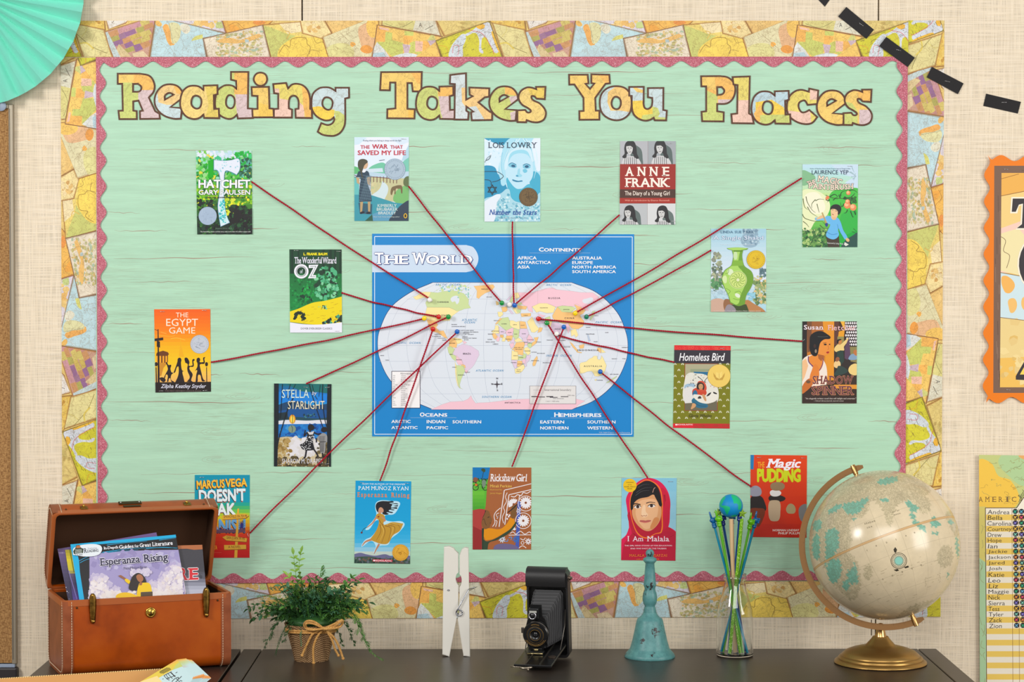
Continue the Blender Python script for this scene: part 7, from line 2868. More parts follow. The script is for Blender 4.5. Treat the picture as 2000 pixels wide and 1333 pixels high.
sprig('needle','mid',stem_to(500,1166,0.02,0.3),11,1.0)
sprig('needle','dark',stem_to(538,1280,0.05,0.9),12,1.0)
sprig('cypress','dark',stem_to(518,1262,0.04,0.8),13,0.9)
sprig('cypress','dark',stem_to(556,1252,0.05,0.8),14,1.0)
sprig('needle','blue',stem_to(588,1262,0.062,1.0),15,0.9)
sprig('needle','mid',[root + Vector((.02,-.02,0)),WP_(690,1200,0.05),WP_(712,1248,0.05),WP_(726,1275,0.05),WP_(749,1290,0.05)],16,1.2)
sprig('cypress','mid',[root + Vector((.02,-.02,0)),WP_(684,1196,0.055),WP_(702,1232,0.055),WP_(718,1262,0.05)],17,1.0)
sprig('cypress','dark',stem_to(692,1258,0.03,0.9),18,1.0)
sprig('cypress','dark',stem_to(668,1262,0.04,1.0),19,0.7)
sprig('cypress','mid',stem_to(720,1196,0.03,0.4),20,1.0)
kinds = ['leafy','needle','cypress','cypress','leafy','needle']
tones = ['dark','mid','mid','dark','blue','mid']
for i in range(120):
	a = PI * ((i * 0.618) % 1)
	rr_ = rnd.uniform(0.45,1.0)
	px = 610 + 104 * math.cos(a) * rr_ + rnd.uniform(-8,8)
	py = 1206 - 78 * math.sin(a) * rr_ + rnd.uniform(-6,8)
	dd = rnd.uniform(-0.02,0.062)
	kd = rnd.choice(kinds)
	tn = rnd.choice(tones)
	sprig(kd,tn,stem_to(px,py,dd,0.35),100 + i,rnd.uniform(0.95,1.3))
bm = bmesh.new()
ball(bm,root + Vector((0,0,0.010)),0.050,20,10,(1,1,0.32))
bmobj('moss',bm,LV['dark'],plant,True)

# ================================================================== GIANT CLOTHESPIN
WHITE = mat('white_painted_wood',(226,222,212),0.5,0,0.4)
STEEL = mat('spring_steel',(170,172,178),0.22,1.0)
cl = T(864,1283)
cpd = -cl.y + 0.003
PF = lambda u,v,d=0.0: W(820 + u / 4.55,1040 + v / 4.55,cpd + d)
pin_ = empty('clothespin',cl,'giant white clothespin standing on the table between plant and camera','clothespin')

def prong(pts,dep):
	p = pts2(pts)
	bm = bmesh.new()
	A = [bm.verts.new(PF(u,v,0.0)) for u,v in p]
	B = [bm.verts.new(a.co + Vector((0,dep,0))) for a in A]
	n = len(A)
	f1 = bm.faces.new(A)
	f2 = bm.faces.new(B[::-1])
	for i in range(n):
		bm.faces.new((A[i],B[i],B[(i + 1) % n],A[(i + 1) % n]))
	bmesh.ops.bevel(bm,geom=list(f1.edges),offset=0.0012,segments=2,affect='EDGES')
	mn = min(v.co.z for v in bm.verts)
	bmesh.ops.translate(bm,verts=bm.verts,vec=(0,0,TZ - mn))
	return bmobj('prong',bm,WHITE,pin_)

prong('214,152 262,148 300,166 318,192 343,212 344,375 ~326,395 ~318,432 ~326,470 344,495 344,690 328,775 262,1126 200,1106 206,600',0.024)
prong('352,212 372,160 400,143 432,150 436,500 446,1110 388,1104 336,780 352,690 352,495 ~366,470 ~372,432 ~366,395 352,375',0.024)
bm = bmesh.new()
cc = PF(350,715,0)
for k in range(4):
	tube(bm,[cc + Vector((0.0064 * math.cos(a),-0.004 + 0.0085 * k + 0.0010 * i / 20,0.0064 * math.sin(a))) for i,a in enumerate([2 * PI * q / 20 for q in range(21)])],0.0014,8)
p1 = cc + Vector((-0.0060,-0.005,0.002))
tube(bm,[p1,PF(334,690,0.005),PF(432,514,0.004),PF(436,508,0.002),PF(440,506,-0.012)],0.0013,8)
tube(bm,[PF(438,508,-0.012),PF(495,489,-0.012)],0.0010,6)
tube(bm,[PF(206,500,-0.006),PF(264,516,0.0012),PF(258,521,0.0012),PF(206,508,-0.006)],0.0011,6)
bmobj('spring',bm,STEEL,pin_,True)

# ================================================================== FOLDING CAMERA
KY = math.radians(13)
KL = math.radians(7)
kn = Vector((-math.sin(KY),-math.cos(KY),0))
kx = Vector((math.cos(KY),-math.sin(KY),0))
ku = EZ * math.cos(KL) + kn * math.sin(KL)
kf = kn * math.cos(KL) - EZ * math.sin(KL)
KW = 0.087
K0 = T(1112,1288) - kx * (KW / 2) + EZ * 0.0015
K3 = lambda a,b,c: K0 + kx * a + ku * b + kf * c
KRm = Matrix((kx,-kf,ku)).transposed()
CF = (1010,1100,6.06)

def kp(u,v,c):
	"""the point of the plane c in front of the body face that shows at a crop pixel"""
	return onplane(CF[0] + u / CF[2],CF[1] + v / CF[2],K3(0,0,c),kf)

def kab(p):
	d = p - K0
	return d.dot(kx),d.dot(ku),d.dot(kf)

BLKL = mat('black_leather',(30,29,30),0.42,0,0.5)
_t = NT(BLKL)
_t.bump(_t.noise(_t.coord(),700,2),0.35,0.0004)
BLK_ = mat('black_enamel',(20,20,21),0.25,0,0.5)
BEL = mat('bellows_leather',(46,46,48),0.55,0,0.4)
CHR = mat('chrome',(200,200,205),0.18,1.0)
GOLD = mat('gold_paint',(160,124,66),0.4,0.6)
kam = empty('folding_camera',K3(0,0,-0.01),'antique black folding bellows camera standing on the table','camera')
KH = 0.188
# body shell: rounded ends, open front recess
bm = bmesh.new()

def capsule(hw,b0,b1,r,n=6):
	p = []
	for cx,cy,a0 in ((hw - r,b1 - r,0),(-hw + r,b1 - r,PI / 2),(-hw + r,b0 + r,PI),(hw - r,b0 + r,1.5 * PI)):
		for i in range(n + 1):
			a = a0 + PI / 2 * i / n
			p.append((cx + r * math.cos(a),cy + r * math.sin(a)))
	return p

def ring_prism(bm,out,inn,c0,c1):
	n = len(out)
	vs = [[bm.verts.new(K3(a,b,c)) for a,b in pl_] for pl_ in (out,inn) for c in (c0,c1)]
	of,ob,if_,ib = vs[0],vs[1],vs[2],vs[3]
	for i in range(n):
		j = (i + 1) % n
		bm.faces.new((of[i],of[j],ob[j],ob[i]))
		bm.faces.new((if_[i],ib[i],ib[j],if_[j]))
		bm.faces.new((of[i],if_[i],if_[j],of[j]))
		bm.faces.new((ob[i],ob[j],ib[j],ib[i]))

o_ = capsule(KW / 2,0.0,KH - 0.004,0.010)
i_ = capsule(KW / 2 - 0.004,0.006,0.150,0.004)
ring_prism(bm,o_,i_,0.0,-0.030)
bmobj('body',bm,BLKL,kam)
bm = bmesh.new()
vs = [bm.verts.new(K3(a,b,-0.012)) for a,b in capsule(KW / 2 - 0.003,0.004,0.152,0.004)]
bm.faces.new(vs)
vs = [bm.verts.new(K3(a,b,-0.031)) for a,b in capsule(KW / 2 - 0.0005,0.0005,KH - 0.005,0.010)]
bm.faces.new(vs)
bmobj('inner_plate',bm,BLK_,kam)
# leather covered roll holder at the top
bm = bmesh.new()
prof = [(0.002,0.151),(0.006,0.153),(0.0075,0.162),(0.0075,0.172),(0.004,0.182),(-0.003,0.188),(-0.014,0.190),(-0.025,0.188),(-0.031,0.180),(-0.031,0.151)]
A = [bm.verts.new(K3(-KW / 2 - 0.0005,b,c)) for c,b in prof]
B = [bm.verts.new(K3(KW / 2 - 0.004,b,c)) for c,b in prof]
bm.faces.new(A)
bm.faces.new(B[::-1])
for i in range(len(prof)):
	j = (i + 1) % len(prof)
	bm.faces.new((A[i],A[j],B[j],B[i]))
bmobj('top_cover',bm,BLKL,kam,True,ang=35)
bm = bmesh.new()
lathe(bm,[(0.0065,0),(0.0075,0.002),(0.0072,0.005),(0.0045,0.006),(0.004,0.009),(0,0.0095)],K3(KW / 2 - 0.004,0.168,-0.012),18,kx)
box(bm,K3(KW / 2 + 0.006,0.168,-0.012),(0.0025,0.010,0.004),KRm)
bmobj('winding_knob',bm,mat('worn_nickel',(120,104,92),0.35,0.9),kam,True,ang=40)
# bed
bb = kab(kp(578,945,0.002))[1] - 0.002

def onbed(u,v,h=0.0):
	return onplane(CF[0] + u / CF[2],CF[1] + v / CF[2],K3(0,bb + h,0),ku)

f1 = kab(onbed(432,1216))
f2 = kab(onbed(8,1202))
cfr = (f1[2] + f2[2]) / 2
hwb = KW / 2 - 0.005
bm = bmesh.new()
box(bm,K3(0,bb - 0.003,cfr / 2 + 0.001),(2 * hwb,cfr - 0.002,0.005),KRm,bevel=0.001)
bed = bmobj('bed',bm,BLK_,kam)
bm = bmesh.new()
for a in (-0.014,0.014):
	box(bm,K3(a,bb + 0.0006,cfr / 2),(0.0022,cfr - 0.012,0.002),KRm)
bmobj('rail',bm,mat('worn_steel',(110,104,98),0.35,0.9),bed)
bm = bmesh.new()
lathe(bm,[(0.0085,0),(0.0085,0.0006),(0.006,0.0009),(0,0.0009)],onbed(415,1115,0.0002),20,ku)
bmobj('bed_plate',bm,mat('worn_nickel'),bed)
# foot: a flat sprung leg under the front edge
fc = K3(-0.010,bb - 0.0055,cfr - 0.004)
zf = fc.z - TZ
bm = bmesh.new()
q = [onbed(60,1225,-0.004),onbed(120,1240,-0.005),onbed(190,1222,-0.005),onbed(240,1190,-0.004)]
tube(bm,spline([K3(-0.03,bb - 0.006,cfr - 0.004),K3(-0.02,bb - 0.007,cfr + 0.003),K3(-0.006,bb - 0.006,cfr + 0.002),K3(0.0,bb - 0.0055,cfr - 0.006)],6),0.0022,8)
tube(bm,[K3(-0.012,bb - 0.007,cfr + 0.001),Vector((K3(-0.008,0,cfr + 0.004).x,K3(-0.008,0,cfr + 0.004).y,TZ + 0.002))],0.0026,8)
tube(bm,[K3(-0.046,bb - 0.006,cfr - 0.002),K3(-0.028,bb - 0.006,cfr)],0.0014,6)
bmobj('foot',bm,mat('foot_nickel',(176,164,146),0.3,0.9),kam,True)
# bellows
LC = 0.068
lcen = kab(kp(232,832,LC))
bk = [kab(kp(186,335,0.0))[:2],kab(kp(515,335,0.0))[:2],kab(kp(535,900,0.0))[:2],kab(kp(150,900,0.0))[:2]]
bk = [(-0.031,0.142),(0.031,0.142),(0.031,bb + 0.006),(-0.031,bb + 0.006)]
la,lb = lcen[0],lcen[1]
fr = [(la - 0.019,lb + 0.030),(la + 0.019,lb + 0.030),(la + 0.021,bb + 0.008),(la - 0.021,bb + 0.008)]
bm = bmesh.new()
NP = 18
rings = []
for i in range(NP + 1):
	t = i / NP
	z = (0.0 if i % 2 == 0 else 1.0)
	rg = []
	cx = sum(p[0] for p in bk) / 4 * (1 - t) + sum(p[0] for p in fr) / 4 * t
	cy = sum(p[1] for p in bk) / 4 * (1 - t) + sum(p[1] for p in fr) / 4 * t
	for k in range(4):
		for e in (0.06,0.94):
			A2 = Vector(bk[k]).lerp(Vector(bk[(k + 1) % 4]),e).lerp(Vector(fr[k]).lerp(Vector(fr[(k + 1) % 4]),e),t)
			dv = A2 - Vector((cx,cy))
			A2 = Vector((cx,cy)) + dv * (1 - 0.18 * z)
			rg.append(bm.verts.new(K3(A2.x,A2.y,-0.008 + (LC + 0.006) * t)))
	rings.append(rg)
for a,b2 in zip(rings,rings[1:]):
	for i in range(8):
		j = (i + 1) % 8
		bm.faces.new((a[i],a[j],b2[j],b2[i]))
nf = len(bm.faces)
for k,rg in enumerate(rings[:-2:2]):
	tube(bm,[v.co.copy() for v in rg],0.00042,4,closed=True)
bm.faces.ensure_lookup_table()
for f_ in bm.faces[nf:]:
	f_.material_index = 1
bmobj('bellows',bm,[BEL,mat('worn_fold',(112,112,114),0.5)],kam)
# lens standard, shutter, lens
kq = lambda a,b,c: K3(la + a,lb + b,c)
bm = bmesh.new()
pl_ = [(-0.024,0.006),(-0.018,0.028),(-0.013,0.033),(-0.012,0.060),(0.012,0.060),(0.013,0.036),(0.019,0.029),(0.025,0.010),(0.024,-0.012),(0.016,-0.026),(0.013,bb - lb + 0.002),(-0.013,bb - lb + 0.002),(-0.016,-0.026),(-0.024,-0.012)]
A = [bm.verts.new(kq(a,b,LC)) for a,b in pl_]
B = [bm.verts.new(kq(a,b,LC + 0.004)) for a,b in pl_]
bm.faces.new(A)
bm.faces.new(B[::-1])
for i in range(len(A)):
	j = (i + 1) % len(A)
	bm.faces.new((A[i],A[j],B[j],B[i]))
std = bmobj('lens_standard',bm,BLK_,kam)
bm = bmesh.new()
lathe(bm,[(0.0262,0),(0.0266,0.003),(0.0262,0.009),(0.0248,0.0105),(0.0170,0.0108),(0.0165,0.0122),(0.0150,0.0128),(0.0120,0.0128),(0.0100,0.0100),(0.0060,0.0080),(0,0.0078)],kq(0,0,LC + 0.004),56,kf)
sh = bmobj('shutter',bm,BLK_,kam,True,ang=30)
bm = bmesh.new()
for r in (0.0172,0.0112):
	tube(bm,[kq(r * math.cos(a),r * math.sin(a),LC + 0.0152 if r > 0.015 else LC + 0.0165) for a in [2 * PI * i / 48 for i in range(48)]],0.00035,5,closed=True)
for a0,a1,r in ((1.15,2.0,0.0212),(3.7,5.75,0.0206),(3.6,5.85,0.0236)):
	tube(bm,[kq(r * math.cos(a0 + (a1 - a0) * i / 20),r * math.sin(a0 + (a1 - a0) * i / 20),LC + 0.0149) for i in range(21)],0.0003,5)
rg_ = random.Random(3)
for i in range(34):                                   # worn gilt ornament on the scale plate
	a = 3.75 + 1.95 * i / 34 + rg_.uniform(-.02,.02)
	r = 0.0221 + rg_.uniform(-0.0006,0.0006)
	ball(bm,kq(r * math.cos(a),r * math.sin(a),LC + 0.0148),0.0005,6,4)
for i in range(12):
	a = 1.2 + 0.75 * i / 12
	r = 0.0226 + rg_.uniform(-0.0006,0.0006)
	ball(bm,kq(r * math.cos(a),r * math.sin(a),LC + 0.0148),0.00055,6,4)
bmobj('gilt_scale',bm,GOLD,sh,True)
bm = bmesh.new()
lathe(bm,[(0.0062,0),(0.0056,0.0012),(0.003,0.0024),(0,0.0027)],kq(0,0,LC + 0.0118),28,kf)
bmobj('lens',bm,mat('lens_glass',(16,17,20),0.05,0,0.8),sh,True)
bm = bmesh.new()
tube(bm,[kq(0.0268 * math.cos(a),0.0268 * math.sin(a),LC + 0.012) for a in [0.05 + 1.9 * i / 20 for i in range(21)]],0.0009,6)
bmobj('speed_ring',bm,mat('worn_steel'),sh,True)
bm = bmesh.new()
box(bm,kq(-0.0275,0.0075,LC + 0.008),(0.006,0.003,0.012),KRm,bevel=0.001)
bmobj('shutter_lever',bm,mat('worn_steel'),sh)
# brilliant finder
bm = bmesh.new()
box(bm,kq(-0.002,0.045,LC + 0.010),(0.021,0.016,0.022),KRm,bevel=0.002)
fnd = bmobj('viewfinder',bm,BLK_,kam)
bm = bmesh.new()
lathe(bm,[(0.0052,0),(0.0082,0.0),(0.0086,0.0018),(0.0080,0.0030),(0.0060,0.0032),(0.0054,0.0022)],kq(-0.004,0.0415,LC + 0.018),28,kf,cap=False)
bmobj('finder_ring',bm,CHR,fnd,True)
bm = bmesh.new()
lathe(bm,[(0.0054,0),(0.004,0.0016),(0,0.0022)],kq(-0.004,0.0415,LC + 0.0185),20,kf)
bmobj('finder_lens',bm,mat('lens_glass'),fnd,True)
bm = bmesh.new()
box(bm,kq(-0.002,0.0537,LC + 0.010),(0.016,0.011,0.0008),KRm)
box(bm,kq(-0.002,0.0505,LC + 0.0213),(0.015,0.0008,0.0045),KRm)
bmobj('finder_mirror',bm,mat('finder_plate',(196,198,190),0.3,0.3),fnd)
# focus carriage in front of the bed
bm = bmesh.new()
box(bm,K3(la + 0.002,bb + 0.003,LC + 0.012),(0.030,0.012,0.005),KRm,bevel=0.001)
box(bm,K3(la + 0.002,bb + 0.0045,LC + 0.004),(0.020,0.012,0.012),KRm,bevel=0.001)
cr = bmobj('carriage',bm,BLK_,kam)
bm = bmesh.new()
ball(bm,K3(la + 0.001,bb + 0.0085,LC + 0.014),0.0040,14,10,(1.3,1,0.8))
tube(bm,[K3(la - 0.016,bb + 0.001,LC + 0.021),K3(la - 0.004,bb + 0.0025,LC + 0.022),K3(la + 0.016,bb + 0.002,LC + 0.020)],0.0016,8)
bmobj('focus_pinch',bm,mat('worn_brass',(176,160,116),0.3,0.9),cr,True)
# side struts
for sg in (1,-1):
	bm = bmesh.new()
	tube(bm,[K3(sg * (hwb - 0.001),0.105,0.002),K3(sg * (hwb - 0.001),0.072,0.012),K3(sg * (hwb - 0.002),bb + 0.002,cfr * 0.36)],0.0010,6)
	bmobj('strut',bm,mat('worn_steel'),kam,True)
# ================================================================== TEAL HAND BELL
def chipped():
	m = mat('chipped_teal_paint',(84,140,140),0.42,0,0.45)
	t = NT(m)
	n = t.noise(t.coord((1,1,0.8)),38,5,0.75)
	n2 = t.noise(t.coord(),11,2)
	chip = t.ramp(t.math('ADD',t.math('MULTIPLY',n,0.62),t.math('MULTIPLY',n2,0.5)),[(0.655,g1(0)),(0.675,g1(1))])
	base = t.ramp(t.noise(t.coord(),70,4,0.7),[(0.3,lin((72,126,128))),(0.7,lin((98,156,154)))])
	t.color(t.mix(chip,base,lin((40,30,30))))
	t.bump(t.noise(t.coord(),180,3,0.7),0.25,0.0008)
	return m

TEAL = chipped()
bc = T(1269,1284)
bdp = -bc.y
bsc = (W(1369,1240,bdp).x - W(1269,1240,bdp).x) / 100 / 3.227
bz = lambda v: W(1269,920 + v / 3.227,bdp).z
bell = empty('hand_bell',bc,'teal painted hand bell with chipped paint on the table','bell')

def plath(nm,prof,c,z_of,s_,m,parent,seg=48):
	bm_ = bmesh.new()
	lathe(bm_,[(r * s_,z_of(v) - c.z) for v,r in prof],c,seg)
	return bmobj(nm,bm_,m,parent,True,ang=60)

plath('bell_body',[(1175,156),(1168,160),(1150,151),(1122,126),(1112,122),(1060,108),(1000,95),(945,83),(932,78),(922,62),(905,47),(893,42)],bc,bz,bsc,TEAL,bell)
plath('handle',[(893,41),(880,40),(858,34),(850,33),(838,41),(815,46),(795,46),(772,42),(750,34),(738,34),(726,39),(715,40),(700,37),(640,33),(585,28),(577,34),(568,43),(552,41),(546,27),(540,22)],bc,bz,bsc,TEAL,bell,40)
plath('finial',[(546,10),(540,18),(533,24),(520,27),(507,24),(498,15),(493,0)],bc,bz,bsc,TEAL,bell,28)

# ================================================================== GLASS BOTTLE OF POINTER STICKS
GLASS = mat('clear_glass',(250,252,252),0.02,0,0.5,trans=1.0,ior=1.45)
gc = T(1435,1281)
gd = -gc.y
gsc = (W(1535,1240,gd).x - W(1435,1240,gd).x) / 100 / 7.018
gz = lambda v: W(1435,1110 + v / 7.018,gd).z
gbase = gc.z
prof = [(1200,236),(1190,248),(1170,252),(900,250),(640,248),(560,240),(450,206),(330,170),(230,148),(195,140),(178,142),(168,150),(150,160),(125,160),(112,152),(100,148),(90,158),(80,158)]
po = [(r * gsc,gz(v) - gz(1200) + 0.0) for v,r in prof]
tk = 0.0024
inn = [(max(0.002,r - tk),h) for r,h in po if h > 0.012]
full = [(0,0.0)] + po + inn[::-1] + [(inn[0][0] - 0.002,0.0065),(0,0.0060)]
bm = bmesh.new()
lathe(bm,full,gc,56,cap=False)
bot = bmobj('glass_bottle',bm,GLASS,None,True,ang=70)
props(bot,'clear glass milk bottle holding the pointer sticks beside the globe','bottle')

def glit(key,a,b,sp):
	m = mat(key,a,0.25,0,0.5)
	t = NT(m)
	vn = t.n('ShaderNodeTexVoronoi',feature='F1')
	vn.inputs['Scale'].default_value = 900
	t.l(t.coord(),vn.inputs['Vector'])
	s_ = t.n('ShaderNodeSeparateColor')
	t.l(vn.outputs['Color'],s_.inputs[0])
	t.color(t.ramp(s_.outputs[0],[(0.0,lin(b)),(0.55,lin(a)),(0.86,lin(a)),(0.95,lin(sp))]))
	return m

STK = {'teal': mat('stick_teal',(0,134,168),0.2,0,0.5),'navy': mat('stick_navy',(16,66,140),0.2,0,0.5),'green': mat('stick_green',(92,176,36),0.2,0,0.5),
	   'glitter': glit('stick_green_glitter',(128,190,24),(84,150,10),(226,246,150)),'wood': mat('bare_wood',(226,190,144),0.55)}
TIPM = {'teal': mat('tip_teal',(10,116,190),0.12,0,0.6,trans=0.35),'navy': mat('tip_navy',(14,40,140),0.12,0,0.6,trans=0.25),'green': mat('tip_green',(120,216,20),0.12,0,0.6,trans=0.35),'glitter': mat('tip_lime',(160,206,60),0.15,0,0.6,trans=0.3)}
CFs = (1370,960,7.408)

def stick(nm,col,top,bot_,dt,db,r,label,tip):
	"""dt, db: how far in front of the bottle axis the upper and lower ends stand"""
	a = W(*top,gd + dt)
	b0 = W(bot_[0],bot_[1],gd + db)
	b0.z = gc.z + 0.0075
	# keep inside the neck and base
	ax = Vector((gc.x,gc.y,0))
	o = empty(nm,b0,label,'pointer stick','pointer sticks in the glass bottle')
	bm_ = bmesh.new()
	tube(bm_,[b0,a],r,12)
	bmobj('rod',bm_,STK[col],o,True,ang=60)
	d = (a - b0).normalized()
	sd = d.cross(Vector((0,-1,0))).normalized()
	fw = sd.cross(d).normalized()
	if fw.y > 0:
		fw = -fw
	if tip == 'hand':
		bm_ = bmesh.new()
		lathe(bm_,[(0.0040,-0.002),(0.0050,0),(0.0050,0.003),(0.0040,0.0036),(0.0052,0.0046),(0.0050,0.0075),(0.0036,0.009)],a,18,d)
		c0 = a + d * 0.0145
		ball(bm_,c0,0.0064,14,10,(1.05,0.85,1.0))
		for k in range(3):                                  # folded fingers
			ball(bm_,c0 + sd * (0.0062) + d * (0.004 - 0.0035 * k) + fw * 0.002,0.0026,10,8)
		ball(bm_,c0 - sd * 0.005 + d * 0.001 + fw * 0.0036,0.0026,10,8)
		bmobj('hand',bm_,TIPM[col],o,True)
		bm_ = bmesh.new()
		f0 = c0 - sd * 0.0022 + d * 0.003
		tube(bm_,[f0,f0 + d * 0.008,f0 + d * 0.0150 - sd * 0.0006,f0 + d * 0.0162],[0.0022,0.0021,0.0018,0.0008],10)
		bmobj('pointing_finger',bm_,TIPM[col],o,True)
	elif tip == 'star':
		bm_ = bmesh.new()
		P = [a + d * 0.011 + (sd * math.cos(t) + d * math.sin(t)) * (0.0105 if i % 2 == 0 else 0.0046) for i,t in enumerate([PI / 2 + 2 * PI * k / 10 for k in range(10)])]
		f_,b_ = bm_.verts.new(a + d * 0.011 + fw * 0.004),bm_.verts.new(a + d * 0.011 - fw * 0.004)
		rim = [bm_.verts.new(p) for p in P]
		for i in range(10):
			j = (i + 1) % 10
			bm_.faces.new((f_,rim[i],rim[j]))
			bm_.faces.new((b_,rim[j],rim[i]))
		bmobj('star',bm_,TIPM['glitter'],o)
	return o,a,d

cp = lambda u,v: (CFs[0] + u / CFs[2],CFs[1] + v / CFs[2])
bp = lambda u,v: (1380 + u / 7.018,1110 + v / 7.018)
stick('pointer_stick','teal',cp(192,520),bp(560,1180),0.002,0.012,0.0025,'teal pointer stick with a pointing hand, leftmost in the bottle','hand')
stick('pointer_stick','green',cp(262,500),bp(500,1205),0.009,0.009,0.0026,'green pointer stick with a pointing hand, second from the left','hand')
stick('pointer_stick','glitter',cp(258,390),bp(462,1208),-0.009,0.014,0.0030,'lime glitter stick whose pale star shows left of the wooden pencil','star')
stick('pointer_stick','navy',cp(316,486),bp(538,1205),-0.013,-0.01,0.0026,'dark blue pointer stick with a pointing hand, just left of the wooden pencil','hand')
o_,a_,d_ = stick('globe_pencil','wood',cp(432,400),bp(395,1190),0.002,0.000,0.0047,'bare wooden stick topped with a small blue and green earth ball',None)
o_['category'] = 'pencil'
stick('pointer_stick','teal',cp(440,470),bp(420,1175),-0.017,-0.017,0.0024,'teal pointer stick hidden behind the wooden stick under the earth ball','hand')
stick('pointer_stick','navy',cp(548,420),bp(300,1170),0.009,-0.01,0.0025,'blue pointer stick just behind the thick lime glitter stick','hand')
stick('pointer_stick','glitter',cp(585,400),bp(318,1200),0.016,0.016,0.0037,'thick lime glitter stick with a green star, right of the earth ball','star')
stick('pointer_stick','green',cp(692,540),bp(226,1190),-0.008,-0.008,0.0025,'green pointer stick with a pointing hand, second from the right','hand')
stick('pointer_stick','teal',cp(760,518),bp(200,1174),-0.012,-0.007,0.0027,'teal pointer stick with a pointing hand, rightmost in the bottle','hand')

# the earth ball on the wooden stick
ec = W(*cp(428,215),gd + 0.002)
er = 170 / 7.408 * gsc * 7.018
bm = bmesh.new()
ball(bm,ec,er,180,120)
me = bpy.data.meshes.new('earth_ball')
bm.to_mesh(me)
bm.free()
for p in me.polygons:
	p.use_smooth = True
lands = [pts2(s_,True) for s_ in ('270,170 290,110 330,80 350,80 320,140 300,180 280,200','300,215 340,210 400,225 416,250 400,290 380,330 376,346 350,310 330,260','430,60 470,55 520,80 560,130 580,180 574,240 550,270 530,260 530,200 500,175 470,180 460,140 440,90','430,360 470,345 510,345 500,362 440,374','265,190 300,210 310,230 280,230')]

def proj(v):
	d = RC.inverted() @ (Vector(v) - CAM)
	return (1000 + F * d.x / -d.z,666.5 - F * d.y / -d.z)

att = me.color_attributes.new('Col','FLOAT_COLOR','POINT')
cA,cB = lin((0,140,206)),lin((10,186,124))
for i,v in enumerate(me.vertices):
	x,y = proj(v.co)
	q = ((x - CFs[0]) * CFs[2],(y - CFs[1]) * CFs[2])
	hit = v.co.y < ec.y and any(inside(q,l_) for l_ in lands)
	if v.co.y >= ec.y:
		hit = math.sin(v.co.x * 310) * math.sin(v.co.z * 270) > 0.35
	att.data[i].color = cB if hit else cA
eb = link('earth_ball',me,print_mat('earth_ball_print',0.5),o_)

# ================================================================== DESK GLOBE
qb = T(1719.5,1296)
qd = -qb.y
qs = (W(1820,1200,qd).x - W(1720,1200,qd).x) / 100
GLB = mat('gold_metal',(168,132,74),0.36,0.85)
GLB2 = mat('bright_gold',(206,160,100),0.22,0.95)
globe = empty('desk_globe',qb,'cream and teal desk globe on a gold stand at the right of the table','globe')
qz = lambda py: W(1720,py,qd).z
zb = qb.z
hgt = lambda py: qz(py) - qz(1296)
plath2 = lambda nm,pr,m,seg=64: bmobj(nm,lathe(bmesh.new(),[(r * qs,h) for h,r in pr],qb,seg),m,globe,True,ang=50)
plath2('stand_base',[(0.0,88),(0.002,90),(0.005,89),(0.0085,84.5),(0.0088,82),(0.012,82),(0.015,79),(0.0155,76),(0.018,75.5),(0.025,68),(0.030,56),(0.0345,40),(0.036,31),(0.040,27),(0.050,18.5),(0.0545,15.5),(0.0555,15),(0.0555,12)],GLB)
plath2('stand_neck',[(0.0545,11.5),(0.056,11),(0.066,9),(0.078,7),(0.080,6),(0.082,4),(0.083,0)],GLB2,32)

gcen = W(1727,1065,qd)
gR = 145.5 * qs
vw = (gcen - CAM).normalized()
rgt = vw.cross(EZ).normalized()
upv = rgt.cross(vw).normalized()
axis = (rgt * -0.373 + upv * 0.928).normalized()
axis = (axis * math.cos(math.radians(6.3)) + vw * math.sin(math.radians(6.3))).normalized()
# arm ring plane: contains the axis, faces the viewer
pn = (-vw - axis * (-vw).dot(axis)).normalized()
sdv = axis.cross(pn).normalized()
if sdv.dot(rgt) > 0:
	sdv = -sdv
bm = bmesh.new()
N_ = 64
a0,a1 = -0.115,PI + 0.115
r0,r1 = 153.5 * qs,165.5 * qs
rows = []
for i in range(N_ + 1):
	a = a0 + (a1 - a0) * i / N_
	dv = axis * math.cos(a) + sdv * math.sin(a)
	endt = min(1,min(i,N_ - i) / 2.5 + 0.45)
	rm = (r0 + r1) / 2
	hw = (r1 - r0) / 2 * endt
	rows.append([bm.verts.new(gcen + dv * r + pn * t) for r,t in ((rm - hw,0.0016),(rm + hw,0.0016),(rm + hw,-0.0016),(rm - hw,-0.0016))])
for a,b2 in zip(rows,rows[1:]):
	for k in range(4):
		j = (k + 1) % 4
		bm.faces.new((a[k],a[j],b2[j],b2[k]))
bm.faces.new(rows[0])
bm.faces.new(rows[-1][::-1])
arm = bmobj('meridian_arm',bm,mat('arm_gold',(126,90,50),0.5,0.6),globe)
bm = bmesh.new()
for i in range(0,145):
	a = PI * i / 144
	dv = axis * math.cos(a) + sdv * math.sin(a)
	L = 3.6 if i % 6 == 0 else 2.0
	p1,p2 = gcen + dv * (r0 + 0.0006) + pn * 0.0018,gcen + dv * (r0 + L * qs) + pn * 0.0018
	tg = (axis * -math.sin(a) + sdv * math.cos(a)) * 0.00028
	bm.faces.new([bm.verts.new(x) for x in (p1 - tg,p1 + tg,p2 + tg,p2 - tg)])
bmobj('degree_scale',bm,mat('scale_ink',(70,50,30),0.6),arm)
for sg in (1,-1):
	bm = bmesh.new()
	lathe(bm,[(4.0 * qs,141 * qs),(4.2 * qs,149 * qs),(5.2 * qs,149.5 * qs),(5.4 * qs,163 * qs),(4.6 * qs,168 * qs),(0,168.5 * qs)],gcen + pn * 0.0,22,axis * sg)
	bmobj('pivot',bm,GLB2,globe,True,ang=40)
bm = bmesh.new()
tube(bm,[W(1702,1211,qd - 0.012),W(1702,1242,qd - 0.012)],0.0009,6)
bmobj('stop_pin',bm,mat('dark_bronze'),globe)

